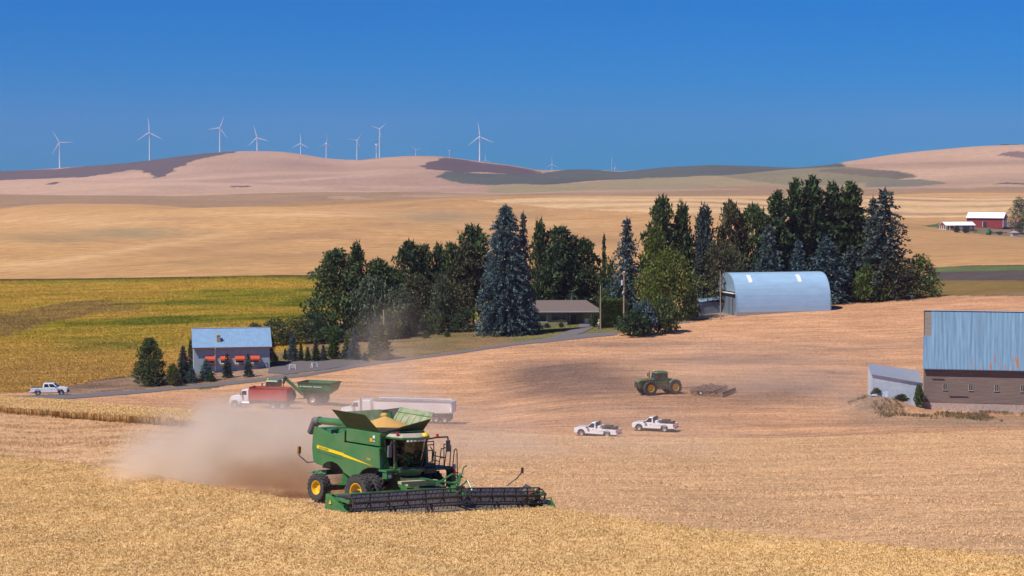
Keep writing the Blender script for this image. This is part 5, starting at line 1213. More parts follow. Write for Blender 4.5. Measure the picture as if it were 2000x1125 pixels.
# ---- pickups
def arch_pts(cx, r, z0, n=8, flip=False):
    return [(cx + r * math.cos(PI * i / n), z0 + r * math.sin(PI * i / n)) for i in range(n + 1)]
def pickup(label, loc, rz, crew=False, load=True, tilt=0.0, taillight=RLT):
    t = thing('pickup_truck', label, 'pickup truck', loc, rz)
    L = 5.85 if crew else 5.6; f = L / 2; wf, wr = f - 0.95, -f + 1.25; zr = 0.42
    W_ = 0.99; bh = 1.18 if crew else 1.10
    cabf, cabr = (f - 1.45, -f + 2.0) if crew else (f - 1.55, -f + 2.75)
    # lower body with wheel arches, bonnet in front
    low = [(-f, 0.48)] + [(wr - 0.5, 0.45)] + arch_pts(wr, 0.47, 0.45)[::-1][1:-1] + [(wr + 0.5, 0.42), (wf - 0.5, 0.42)] + arch_pts(wf, 0.47, 0.45)[::-1][1:-1] + [(wf + 0.5, 0.42), (f - 0.05, 0.42), (f, 0.7), (f - 0.03, 1.0), (f - 0.25, 1.12), (cabf + 0.1, bh + 0.06), (cabr, bh), (cabr, 0.8), (-f, 0.8)]
    MB().prism(low, -W_, W_, 'xz').build('body', VW, t, bevel=0.035)
    b = MB().bx(-f, cabr, -W_, -W_ + 0.09, 0.8, bh).bx(-f, cabr, W_ - 0.09, W_, 0.8, bh).bx(cabr - 0.06, cabr, -W_ + .09, W_ - .09, 0.8, bh)
    b.build('bed', VW, t, bevel=0.02)
    tg = MB().bx(-f - 0.03, -f + 0.06, -W_ + 0.1, W_ - 0.1, 0.62, bh - 0.01).build('tailgate', VW, t, bevel=0.02)
    # cab
    h = 1.86 if crew else 1.84; w1, w2 = W_ - 0.03, W_ - 0.2
    a = [(cabf + 0.05, -w1, bh), (cabf + 0.05, w1, bh), (cabr, w1, bh), (cabr, -w1, bh)]
    r_ = [(cabf - 0.75, -w2, h), (cabf - 0.75, w2, h), (cabr + 0.12, w2, h), (cabr + 0.12, -w2, h)]
    MB().hexa(a, r_).build('cab', VW, t, bevel=0.05)
    # side windows: quads just outside the cab side
    gl = MB()
    def sidept(s, u, v):   # u 0 rear..1 front on the side, v 0 bottom..1 top
        A = Vector(a[2 if s > 0 else 3]).lerp(Vector(a[1 if s > 0 else 0]), u); B = Vector(r_[2 if s > 0 else 3]).lerp(Vector(r_[1 if s > 0 else 0]), u)
        p = A.lerp(B, v); p.y += s * 0.012; return p
    wins = [(0.10, 0.46), (0.50, 0.93)] if crew else [(0.16, 0.90)]
    for s in (-1, 1):
        for u0, u1 in wins: gl.add([sidept(s, u0, 0.12), sidept(s, u1, 0.12), sidept(s, u1 - 0.03, 0.86), sidept(s, u0 + 0.01, 0.86)], [(0, 1, 2, 3)])
    gl.build('side_window', VGL, t)
    def fr(u, v, A0, A1, B0, B1, ofs):
        p = Vector(A0).lerp(Vector(A1), u).lerp(Vector(B0).lerp(Vector(B1), u), v); p.x += ofs; return p
    MB().add([fr(u, v, a[0], a[1], r_[0], r_[1], 0.02) for u, v in ((0.06, 0.08), (0.94, 0.08), (0.92, 0.9), (0.08, 0.9))], [(0, 1, 2, 3)]).build('windshield', VGL, t)
    MB().add([fr(u, v, a[3], a[2], r_[3], r_[2], -0.02) for u, v in ((0.08, 0.2), (0.92, 0.2), (0.9, 0.85), (0.1, 0.85))], [(0, 1, 2, 3)]).build('rear_window', VGL, t)
    b = MB()
    for s in (-1, 1):
        b.bx(cabf - 0.35, cabf - 0.1, s * (W_ + 0.2) - 0.06, s * (W_ + 0.2) + 0.06, bh + 0.0, bh + 0.22)
        b.bar((cabf - 0.2, s * W_, bh + 0.05), (cabf - 0.2, s * (W_ + 0.2), bh + 0.08), 0.05, 0.05)
    b.build('mirror', BLK, t)
    b = MB()
    for s in (-1, 1): b.bx(cabf - 1.05, cabf - 0.88, s * W_ - 0.02, s * W_ + 0.02, 0.93, 0.98)
    b.build('door_handle', BLK, t)
    for s in (-1, 1):
        MB().bx(-f - 0.04, -f + 0.1, s * (W_ - 0.06) - 0.07, s * (W_ - 0.06) + 0.07, 0.78, bh - 0.06).build('tail_light', taillight, t)
        MB().bx(f - 0.12, f + 0.012, s * (W_ - 0.2) - 0.2, s * (W_ - 0.2) + 0.17, 0.78, 0.98).build('headlight', HLT, t)
    MB().bx(f - 0.02, f + 0.02, -0.62, 0.62, 0.62, 0.98).build('grille', BLK, t)
    MB().bx(f - 0.05, f + 0.12, -W_ + 0.03, W_ - 0.03, 0.42, 0.62).build('front_bumper', BLK if not load else CHR, t, bevel=0.03)
    MB().bx(-f - 0.16, -f + 0.02, -W_ + 0.03, W_ - 0.03, 0.45, 0.62).build('rear_bumper', CHR, t, bevel=0.03)
    b = MB()
    for cx in (wf, wr):
        for s in (-1, 1):
            pts = arch_pts(cx, 0.485, 0.45, 10)
            for p, q in zip(pts, pts[1:]): b.bar((p[0], s * (W_ + 0.005), p[1]), (q[0], s * (W_ + 0.005), q[1]), 0.035, 0.06, (0, 1, 0))
    b.build('wheel_arch', BLK, t)
    MB().bx(-f + 0.2, f - 0.3, -0.8, 0.8, 0.3, 0.5).build('chassis', UND, t)
    for cx in (wf, wr):
        for s in (-1, 1): wheel(t, cx, s * (W_ - 0.14), 0.40, 0.27, CHR, 0.23, s, 0)
    if crew: MB().bx(-f + 0.05, cabr - 0.05, -W_ + 0.1, W_ - 0.1, bh - 0.03, bh + 0.03).build('bed_cover', BLK, t)
    return t
def in_bed(t, items):
    pass
g = G(96.5, 316.5); pk = pickup('shiny white crew cab pickup with black bed cover on the farm road', g + Vector((0, 0, 0.1)), R(4), True, False)
pA = G(1167, 249.5); pB = G(1279, 256)
ta = pickup('white pickup with a fuel tank in its bed, left of the two in the stubble', pA, R(180 - 21), False)
tb = pickup('dustier white pickup to the right of the other in the stubble', pB, R(180 - 21), False)
ta.rotation_euler[1] = R(-1.0)
def load(t, lab, which):
    M = Matrix.Translation(t.location) @ Matrix.Rotation(t.rotation_euler[2], 4, 'Z')
    tk = thing('fuel_tank', 'white fuel tank behind the cab of the ' + which, 'tank', M @ Vector((-0.45, 0, 0.85)), t.rotation_euler[2])
    MB().cyl((0, -0.7, 0.3), (0, 0.7, 0.3), 0.33, 0.33, 16).build('tank', VW, tk, smooth=True)
    MB().cyl((0.15, 0.35, 0.6), (0.15, 0.35, 1.0), 0.09).tube([(0.15, 0.35, 0.95), (-0.2, 0.6, 1.05), (-0.35, 0.7, 0.6), (-0.1, 0.75, 0.4)], 0.035).bx(0.3, 0.36, -0.8, 0.8, 0.2, 1.05).build('pump', BLK, tk)
    tr_ = thing('tool_box', 'dark tool boxes and gear in the bed of the ' + which, 'tool box', M @ Vector((-1.7, 0, 0.85)), t.rotation_euler[2])
    b = MB().bx(-0.2, 0.75, -0.8, 0.2, 0, 0.62).bx(-0.9, -0.3, -0.3, 0.7, 0, 0.48).cyl((0.3, 0.5, 0), (0.3, 0.5, 0.6), 0.2).cyl((-0.7, -0.55, 0), (-0.7, -0.55, 0.5), 0.17)
    b.bar((-0.9, 0.8, 0.5), (0.9, 0.75, 0.62), 0.06, 0.06).build('box', BLK, tr_, bevel=0.02)
load(ta, '', 'left stubble pickup'); load(tb, '', 'right stubble pickup')

# ---- trucks
def truck_cab(t, x0, col, sleeper=False):
    """conventional cab; x0 = front of the bumper"""
    b = MB().prism([(x0 - 0.35, 0.62), (x0 - 0.12, 1.0), (x0 - 0.12, 1.55), (x0 - 0.4, 1.78), (x0 - 1.75, 1.98), (x0 - 1.75, 0.75), (x0 - 1.5, 0.75)], -0.72, 0.72, 'xz').build('bonnet', col, t, bevel=0.08)
    b = MB()
    for s in (-1, 1):
        pts = [(x0 - 0.15, 0.6)] + [(x0 - 0.95 + 0.62 * math.cos(a), 0.55 + 0.62 * math.sin(a)) for a in [PI * i / 8 for i in range(9)]] + [(x0 - 1.7, 0.62), (x0 - 1.72, 1.0), (x0 - 1.35, 1.35), (x0 - 0.55, 1.32), (x0 - 0.12, 1.1)]
        b.prism(pts, s * 0.70, s * 1.16, 'xz')
    b.build('fender', col, t, bevel=0.03)
    xr = x0 - 3.05
    MB().prism([(x0 - 1.75, 0.8), (x0 - 1.75, 1.98), (x0 - 2.05, 2.72), (xr, 2.8), (xr, 0.8)], -1.02, 1.02, 'xz').build('cab', col, t, bevel=0.06)
    MB().add([(x0 - 1.77 - 0.03, y, z) if z < 2.3 else (x0 - 2.0, y, z) for y, z in ((-0.9, 2.03), (0.9, 2.03), (0.85, 2.62), (-0.85, 2.62))], [(0, 1, 2, 3)]).build('windshield', VGL, t)
    for s in (-1, 1):
        MB().add([(x0 - 1.95, s * 1.03, 1.98), (xr + 0.3, s * 1.03, 1.98), (xr + 0.3, s * 1.03, 2.55), (x0 - 2.12, s * 1.03, 2.55)], [(0, 1, 2, 3)]).build('side_window', VGL, t)
        MB().bx(x0 - 2.0, x0 - 1.85, s * 1.3 - 0.1, s * 1.3 + 0.1, 1.9, 2.5).bar((x0 - 1.9, s * 1.0, 2.4), (x0 - 1.9, s * 1.3, 2.4), 0.03, 0.03).build('mirror', CHR, t)
        MB().bx(x0 - 0.5, x0 - 0.1, s * 0.9 - 0.15, s * 0.9 + 0.15, 1.0, 1.25).build('headlight', HLT, t)
        MB().cyl((x0 - 2.1, s * 1.0, 0.75), (x0 - 3.2, s * 1.0, 0.75), 0.32, 0.32, 14).build('fuel_tank', CHR, t, smooth=True)
    MB().bx(x0 - 0.13, x0 - 0.09, -0.55, 0.55, 0.85, 1.6).build('grille', CHR, t)
    MB().bx(x0 - 0.2, x0, -1.15, 1.15, 0.45, 0.8).build('bumper', CHR, t, bevel=0.04)
    wheel(t, x0 - 0.95, 1.02, 0.52, 0.3, CHR, 0.29, 1); wheel(t, x0 - 0.95, -1.02, 0.52, 0.3, CHR, 0.29, -1)
    if sleeper:
        MB().bx(xr - 1.6, xr - 0.02, -1.1, 1.1, 0.9, 2.95).build('sleeper', col, t, bevel=0.12)
        MB().cyl((xr - 0.1, 1.2, 1.0), (xr - 0.1, 1.2, 3.3), 0.09, 0.09, 8).cyl((xr - 0.1, -1.2, 1.0), (xr - 0.1, -1.2, 3.3), 0.09, 0.09, 8).build('exhaust', CHR, t)
    return xr
REDB = mat('red_grain_box', (0.42, 0.022, 0.022), 0.45, var=0.10, dust=0.15)
GRAIN = mat('wheat_grain', (0.60, 0.35, 0.10), 0.9, var=0.15, scale=8, bump=0.5, bscale=60)
ga = hit(512, 797, 270, 305); GA = ga
gt = thing('grain_truck', 'white grain truck with a tall red box being filled beside the green cart', 'truck', ga, R(180 - 13))
xr = truck_cab(gt, 4.75, VW)
bx0, bx1 = -4.1, xr - 0.15; zt = 3.0
b = MB().bx(bx0, bx1, 1.14, 1.22, 1.25, zt).bx(bx0, bx1, -1.22, -1.14, 1.25, zt).bx(bx1 - 0.08, bx1, -1.14, 1.14, 1.25, zt + 0.15).bx(bx0, bx1, -1.14, 1.14, 1.2, 1.3)
b.build('box', REDB, gt)
b = MB().bx(bx0 - 0.06, bx0 + 0.01, -1.2, 1.2, 1.25, zt)
for i in range(7): y = -1.15 + i * 2.3 / 6; b.bx(bx0 - 0.12, bx0 - 0.07, y - 0.04, y + 0.04, 1.2, zt)
b.build('tailgate', REDB, gt)
b = MB()
for s in (-1, 1):
    b.bx(bx0, bx1, s * 1.25 - 0.04, s * 1.25 + 0.04, zt - 0.06, zt + 0.06)
b.build('rail', mat('dark_red_rail', (0.18, 0.02, 0.02), 0.6), gt)
MB().bx(bx0 - 0.1, 4.2, -0.45, 0.45, 0.7, 1.15).build('chassis', UND, gt)
MB().bx(bx0 + .05, bx1 - 0.1, -1.1, 1.1, 1.4, 2.3).build('grain', GRAIN, gt)
for x in (-2.05, -3.4):
    for s in (-1, 1): wheel(gt, x, s * 0.95, 0.52, 0.5, CHR, 0.29, s)
gp = thing('grain_pile', 'small golden heap of spilled grain on the ground in front of the red truck', 'grain pile', hit(499, 803, 262, 300))
b = MB(); rng = np.random.default_rng(3)
for j in range(9):
    r = 1.9 * (1 - j / 8) ; b.v += [Vector((r * 1.5 * math.cos(2 * PI * i / 20) * (1 + 0.12 * math.sin(i * 2.1 + j)), r * math.sin(2 * PI * i / 20), 0.75 * (j / 8)**0.8 - 0.05)) for i in range(20)]
b.f = [[j * 20 + i, j * 20 + (i + 1) % 20, (j + 1) * 20 + (i + 1) % 20, (j + 1) * 20 + i] for j in range(8) for i in range(20)]; b.m = [0] * len(b.f)
b.build('heap', GRAIN, gp, smooth=True)

# ---- semi with grain trailer
sg = hit(775, 822, 270, 300)
sm = thing('semi_truck', 'white semi truck with a long silver grain trailer behind the combine, veiled by dust', 'truck', sg, R(180 - 13))
xr = truck_cab(sm, 8.1, VW, True)
MB().bx(0.6, 7.4, -0.45, 0.45, 0.75, 1.1).build('chassis', UND, sm)
for x in (2.2, 0.95):
    for s in (-1, 1): wheel(sm, x, s * 0.95, 0.52, 0.5, CHR, 0.29, s)
TRL = ribbed(mat('trailer_aluminium', (0.84, 0.85, 0.88), 0.4, 0.05, var=0.05, dust=0.03), 0.9, 'X', 0.3, 0.02)
tx0, tx1 = -8.2, 3.0
b = MB()
b.prism([(tx0, 3.0), (tx0 + 0.2, 1.45), (tx0 + 2.4, 1.35), (tx1 - 0.8, 1.35), (tx1, 1.75), (tx1, 3.0)], -1.28, -1.22, 'xz').prism([(tx0, 3.0), (tx0 + 0.2, 1.45), (tx0 + 2.4, 1.35), (tx1 - 0.8, 1.35), (tx1, 1.75), (tx1, 3.0)], 1.22, 1.28, 'xz')
b.bx(tx1 - 0.06, tx1, -1.22, 1.22, 1.7, 3.0).bx(tx0 + 0.25, tx1 - 0.4, -1.2, 1.2, 1.4, 1.5)
tb_ = b.build('trailer_body', TRL, sm)
b = MB().bx(tx0 - 0.02, tx0 + 0.05, -1.24, 1.24, 1.4, 3.0)
for i in range(6): b.bx(tx0 - 0.08, tx0 - 0.03, -1.2 + i * 0.48 - 0.03, -1.2 + i * 0.48 + 0.03, 1.4, 2.95)
b.build('trailer_end', TRL, sm)
b = MB()
for s in (-1, 1): b.bx(tx0, tx1, s * 1.31 - 0.05, s * 1.31 + 0.05, 2.93, 3.05)
for i in range(6): b.cyl((tx0 + 1 + i * 2, -1.25, 3.02), (tx0 + 1 + i * 2, 1.25, 3.02), 0.03)
b.build('top_rail', CHR, sm)
MB().prism([(tx0 + 0.4, 3.06), (tx1 - 0.2, 3.06), (tx1 - 0.2, 3.16), (tx0 + 0.4, 3.16)], -1.2, -0.75, 'xz').build('rolled_tarp', mat('white_tarp', (0.75, 0.75, 0.72), 0.7), sm)
MB().bx(tx0 + 0.2, tx0 + 3.4, -0.5, 0.5, 0.8, 1.3).bx(-0.2, 0.0, -0.9, -0.75, 0.1, 1.4).bx(-0.2, 0.0, 0.75, 0.9, 0.1, 1.4).build('undercarriage', UND, sm)
for x in (tx0 + 1.0, tx0 + 2.25):
    for s in (-1, 1): wheel(sm, x, s * 0.95, 0.52, 0.5, CHR, 0.29, s)
for x in (tx0 + 0.35,): MB().bx(x, x + 0.05, -1.1, 1.1, 0.35, 1.2).build('mud_flap', BLK, sm)

# ---- articulated tractors
def big_tractor(t, dual=False):
    """hood towards +x, hinge near x = 0"""
    r, w_, rr = 1.03, 0.68, 0.56
    hood = MB().prism([(1.0, 1.75), (1.0, 2.42), (2.6, 2.35), (3.55, 2.18), (3.85, 1.9), (3.75, 1.1), (3.3, 1.0), (1.0, 1.3)], -0.52, 0.52, 'xz').build('hood', JG, t, bevel=0.07)
    b = MB()
    for s in (-1, 1): b.bar((1.05, s * 0.535, 2.28), (3.6, s * 0.535, 2.12), 0.012, 0.13, (0, s, 0))
    b.build('yellow_stripe', JY, hood)
    MB().bx(3.74, 3.9, -0.45, 0.45, 1.1, 1.95).build('grille', BLK, hood)
    MB().bx(1.9, 2.15, -0.545, 0.545, 1.5, 2.1).build('side_vent', BLK, hood)
    MB().bx(0.9, 3.5, -0.45, 0.45, 0.75, 1.3).bx(-3.0, 0.9, -0.4, 0.4, 0.75, 1.25).bx(-1.0, 1.1, -0.95, 0.95, 0.85, 1.5).build('frame', UND, t)
    cab = MB().hexa([(-1.0, -0.82, 1.5), (0.95, -0.75, 1.5), (0.95, 0.75, 1.5), (-1.0, 0.82, 1.5)], [(-1.05, -0.85, 2.0), (1.0, -0.78, 2.0), (1.0, 0.78, 2.0), (-1.05, 0.85, 2.0)]).build('cab', JG, t, bevel=0.04)
    g_ = MB().hexa([(-1.02, -0.83, 2.0), (0.98, -0.76, 2.0), (0.98, 0.76, 2.0), (-1.02, 0.83, 2.0)], [(-0.95, -0.78, 3.15), (0.75, -0.72, 3.15), (0.75, 0.72, 3.15), (-0.95, 0.78, 3.15)]).build('cab_glass', VGL, cab)
    b = MB()
    for s in (-1, 1):
        b.bar((-1.03, s * 0.84, 2.0), (-0.96, s * 0.8, 3.15), 0.09, 0.09).bar((0.99, s * 0.77, 2.0), (0.76, s * 0.73, 3.15), 0.08, 0.08).bar((0.05, s * 0.81, 2.0), (0.0, s * 0.77, 3.15), 0.07, 0.07)
    b.build('cab_frame', BLK, cab)
    b = MB().hexa([(-1.15, -0.9, 3.15), (1.0, -0.88, 3.15), (1.0, 0.88, 3.15), (-1.15, 0.9, 3.15)], [(-1.0, -0.75, 3.42), (0.75, -0.72, 3.42), (0.75, 0.72, 3.42), (-1.0, 0.75, 3.42)]); b.build('cab_roof', JG, t, bevel=0.05)
    MB().ball((0.85, 0, 3.47), (0.2, 0.2, 0.12)).build('gps_dome', JY, t, smooth=True)
    MB().cyl((1.35, -0.6, 2.2), (1.35, -0.6, 3.35), 0.08, 0.08, 10).build('exhaust', BLK, t)
    b = MB()
    for s in (-1, 1): b.bar((0.9, s * 0.8, 3.0), (1.2, s * 1.35, 2.95), 0.04, 0.04).bx(1.14, 1.24, s * 1.4 - 0.12, s * 1.4 + 0.12, 2.55, 3.0)
    b.build('mirror', BLK, t)
    b = MB()
    for s in (-1, 1):
        for x in (-2.1,):
            pts = [(x + 1.12 * math.cos(a), 1.03 + 1.14 * math.sin(a)) for a in [R(35) + R(110) * i / 6 for i in range(7)]]
            for p, q in zip(pts, pts[1:]): b.hexa([(p[0], s * 0.55, p[1]), (p[0], s * 1.35, p[1]), (p[0], s * 1.35, p[1] + .04), (p[0], s * 0.55, p[1] + .04)], [(q[0], s * 0.55, q[1]), (q[0], s * 1.35, q[1]), (q[0], s * 1.35, q[1] + .04), (q[0], s * 0.55, q[1] + .04)])
    b.bx(-2.9, -1.3, -0.55, 0.55, 1.25, 1.85).build('fender', JG, t)
    for x in (2.05, -2.1):
        for s in (-1, 1):
            wheel(t, x, s * 1.05, r, w_, JY, rr, s, 18, dish=0.24)
            if dual: wheel(t, x, s * 1.85, r, w_, JY, rr, s, 18, dish=0.24)
tg_ = hit(1288, 771, 262, 300)
t1 = thing('tractor', 'green articulated tractor with yellow rims pulling the harrow on the slope', 'tractor', tg_ + Vector((0, 0.8, 0.05)), R(180 + 17 - 5))
big_tractor(t1)
t1.rotation_euler = (0, 0, R(180 + 24)); t1.rotation_euler[0] = 0
# harrow
HR = mat('rusty_implement', (0.16, 0.085, 0.07), 0.8, var=0.35, dust=0.4)
hg = hit(1385, 770, 262, 300)
hw_ = thing('harrow', 'wide rusty red cultivator with folded frames hitched behind the green tractor', 'harrow', hg + Vector((0, 1.0, 0)), R(180 - 22))
b = MB()
for x in (-1.8, -0.9, 0.0, 0.9, 1.8): b.bx(x - 0.06, x + 0.06, -3.6, 3.6, 0.75, 0.9)
for y in (-3.5, -2.2, -0.9, 0.9, 2.2, 3.5): b.bx(-1.9, 1.9, y - 0.06, y + 0.06, 0.78, 0.93)
b.bar((1.8, -0.9, 0.85), (4.6, 0, 0.7), 0.12, 0.12).bar((1.8, 0.9, 0.85), (4.6, 0, 0.7), 0.12, 0.12).bar((0, -0.9, 0.95), (0.0, -0.9, 1.5), 0.1, 0.1).bar((0, 0.9, 0.95), (0, 0.9, 1.5), 0.1, 0.1).bar((0, -0.9, 1.45), (0, -3.2, 0.95), 0.07, 0.07).bar((0, 0.9, 1.45), (0, 3.2, 0.95), 0.07, 0.07)
b.build('frame', HR, hw_)
b = MB()
for i in range(26):
    for x in (-1.8, -0.9, 0.0, 0.9, 1.8):
        y = -3.5 + i * 0.28; b.tube([(x, y, 0.8), (x - 0.18, y, 0.5), (x - 0.02, y, 0.1)], 0.028, 4)
b.build('tines', HR, hw_)
b = MB()
for i in range(9): y = -3.4 + i * 0.85; b.bar((-2.0, y, 0.85), (-3.1, y, 0.35), 0.05, 0.05)
b.cyl((-3.1, -3.5, 0.32), (-3.1, 3.5, 0.32), 0.22, 0.22, 10).bx(-3.2, -3.1, -3.6, 3.6, 0.55, 0.7).build('roller', HR, hw_)
for y in (-2.6, 2.6, -0.7, 0.7): wheel(hw_, 0.45, y, 0.38, 0.24, mat('pale_rim', (0.55, 0.5, 0.42)), 0.2, 1)

# ---- grain cart with its tractor
cg = hit(620, 792, 275, 305)
CM = R(180 - 22)
ct = thing('grain_cart', 'green grain cart with its auger folded out over the red truck', 'grain cart', cg + Vector((0, 1.4, 0)), CM)
CG = mat('cart_green', (0.008, 0.16, 0.045), 0.4, var=0.08, dust=0.12)
def hopper(bm, z0, z1, hx0, hx1, hy, tx0_, tx1_, ty, th=0.06):
    A = [(hx0, -hy, z0), (hx1, -hy, z0), (hx1, hy, z0), (hx0, hy, z0)]; B = [(tx0_, -ty, z1), (tx1_, -ty, z1), (tx1_, ty, z1), (tx0_, ty, z1)]
    for i in range(4):
        j = (i + 1) % 4; a0, a1, b0, b1 = Vector(A[i]), Vector(A[j]), Vector(B[i]), Vector(B[j]); n = (a1 - a0).cross(b0 - a0).normalized() * th
        bm.hexa([a0, a1, b1, b0], [a0 - n, a1 - n, b1 - n, b0 - n])
b = MB(); hopper(b, 2.25, 3.35, -2.6, 2.45, 1.45, -2.95, 2.6, 1.7); hopper(b, 1.0, 2.25, -0.9, 1.0, 0.45, -2.6, 2.45, 1.45)
hp_ = b.build('hopper', CG, ct)
b = MB()
for s in (-1, 1): b.bx(-3.0, 2.65, s * 1.72 - 0.06, s * 1.72 + 0.06, 3.3, 3.42)
b.bx(-3.05, -2.93, -1.7, 1.7, 3.3, 3.42).bx(2.55, 2.67, -1.7, 1.7, 3.3, 3.42).build('rim_rail', mat('rim_dark', (0.06, 0.05, 0.045), 0.7), ct)
# worn pale lettering shapes on the side, too small in the photo to read
b = MB(); r_ = random.Random(4)
b.cyl((2.05, 1.66, 2.78), (2.05, 1.70, 2.78), 0.1, 0.1, 10)
for x0_, n_ in ((1.65, 9), (-0.15, 8)):
    for i in range(n_): x = x0_ - i * 0.17; b.bx(x - 0.055, x + 0.055, 1.66 + 0.0, 1.70, 2.72, 2.84 if i else 2.88)
b.build('pale_decal', VW, hp_)
MB().bx(-0.9, 0.9, -1.3, 1.3, 0.75, 1.0).bar((0.9, 0.5, 0.9), (4.4, 0, 0.6), 0.14, 0.14).bar((0.9, -0.5, 0.9), (4.4, 0, 0.6), 0.14, 0.14).bx(1.2, 2.2, -0.6, 0.6, 0.9, 1.7).build('frame', UND, ct)
b = MB(); b.cyl((1.9, 1.2, 1.5), (4.2, 2.5, 4.0), 0.24, 0.24, 12)
au = b.build('auger', CG, ct, smooth=True)
MB().ball((4.2, 2.5, 4.0), (0.3, 0.3, 0.3)).cyl((4.2, 2.5, 4.0), (4.45, 2.65, 3.2), 0.26, 0.18, 10).build('spout', mat('black_rubber_spout', (0.03, 0.03, 0.032), 0.7), au, smooth=True)
MB().cyl((2.3, 1.3, 3.0), (3.6, 2.3, 3.5), 0.05).build('auger_cylinder', CHR, au)
gs = thing('grain_stream', 'stream of golden grain falling from the cart auger into the red truck', 'grain', ct.location, CM)
MB().cyl((4.45, 2.65, 3.3), (4.55, 2.75, 2.3), 0.14, 0.22, 8).build('grain', GRAIN, gs)
for s in (-1, 1): wheel(ct, 0, s * 1.62, 0.9, 0.75, mat('cream_rim', (0.62, 0.55, 0.38), 0.5), 0.42, s, 16, dish=0.15)
tc = hit(553, 775, 285, 320)
t2 = thing('tractor', 'green tractor parked behind the red truck box, pulling the grain cart', 'tractor', Vector((0, 0, 0)), R(180 - 18))
M_ = Matrix.Translation(ct.location) @ Matrix.Rotation(CM, 4, 'Z'); q = M_ @ Vector((7.3, 0.5, 0)); t2.location = (q.x, q.y, float(ground(q.x, q.y)))
big_tractor(t2)
# ---------------------------------------------------------------- combine harvester
ROLL = R(2.6)
cz = CZ - 18.5
cb = thing('combine_harvester', 'big green combine with open grain tank cutting wheat in the foreground', 'combine harvester', (CC.x, CC.y, cz))
cb.rotation_mode = 'XYZ'
cb.rotation_euler = (Matrix.Rotation(-HA, 3, 'Z') @ Matrix.Rotation(-ROLL, 3, 'X')).to_euler()
CGN = mat('combine_green', (0.018, 0.17, 0.045), 0.36, var=0.10, scale=1.2, dust=0.30, dustcol=(0.22, 0.24, 0.13), coat=0.35)
CGC = mat('combine_clean_green', (0.012, 0.17, 0.04), 0.3, var=0.08, dust=0.12, coat=0.5)
CGI = mat('tank_inner_green', (0.10, 0.20, 0.09), 0.5, var=0.1, dust=0.65, dustcol=(0.42, 0.38, 0.24))
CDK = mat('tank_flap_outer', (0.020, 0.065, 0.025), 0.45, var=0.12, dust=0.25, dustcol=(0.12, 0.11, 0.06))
DTAN = mat('dusty_tan_plate', (0.80, 0.72, 0.56), 0.85, var=0.18, scale=4)
ENG = mat('machinery_black', (0.018, 0.02, 0.02), 0.7, var=0.4, scale=4, dust=0.25)
YEL = mat('stripe_yellow', (0.85, 0.58, 0.01), 0.35, var=0.04)
# side panels: right (towards the camera) and left
rearp = [(-5.30, 4.0), (-5.42, 3.4), (-5.45, 2.8), (-5.32, 2.1), (-5.0, 1.90), (-4.4, 1.86), (-4.22, 2.02), (-3.95, 2.13), (-3.55, 2.18), (-3.15, 2.10), (-2.85, 1.95), (-2.54, 1.74), (-2.54, 4.0), (-2.9, 3.86), (-3.4, 3.74), (-3.83, 3.72), (-4.4, 3.86)]
frontp = [(-2.5, 3.37), (-2.5, 1.72), (-1.54, 1.42), (-1.28, 1.52), (-1.05, 1.78), (-0.72, 2.04), (-0.28, 2.20), (0.25, 2.26), (0.72, 2.25), (0.60, 3.37)]
for s in (-1, 1):
    o = MB().prism(rearp, s * 1.66, s * 1.52, 'xz').build('rear_side_panel', CGN, cb, bevel=0.03)
    o = MB().prism(frontp, s * 1.74, s * 1.55, 'xz').build('front_side_panel', CGN, cb, bevel=0.035)
    b = MB()                                                     # yellow stripe: thin band that narrows to the front
    b.prism([(-4.97, 2.80), (-2.56, 2.60), (-2.56, 2.76), (-4.97, 2.98)], s * 1.675, s * 1.663, 'xz')
    b.prism([(-2.49, 2.59), (0.12, 2.33), (-2.49, 2.75)], s * 1.755, s * 1.743, 'xz')
    b.build('yellow_stripe', YEL, cb)
    MB().prism([(-4.97, 2.60), (-2.56, 2.40), (-2.56, 2.425), (-4.97, 2.625)], s * 1.672, s * 1.663, 'xz').build('panel_seam', BLK, cb)
def lettering(txt, loc, size, m, parent, side=-1):
    cu = bpy.data.curves.new('lettering', 'FONT'); cu.body = txt; cu.size = size; cu.extrude = 0.004
    tmp = bpy.data.objects.new('tmp', cu); COL.objects.link(tmp)
    me = bpy.data.meshes.new_from_object(tmp.evaluated_get(bpy.context.evaluated_depsgraph_get())); bpy.data.objects.remove(tmp)
    me.materials.clear(); me.materials.append(m)
    o = bpy.data.objects.new('lettering', me); COL.objects.link(o); o.parent = parent; o.location = loc
    return o
o = lettering('JOHN DEERE', (-4.75, -1.682, 2.82), 0.15, CGC, cb); o.rotation_euler = (PI / 2, R(4.8), 0)
o = lettering('S780', (-0.42, -1.756, 2.62), 0.17, YEL, cb); o.rotation_euler = (PI / 2, R(3), 0)
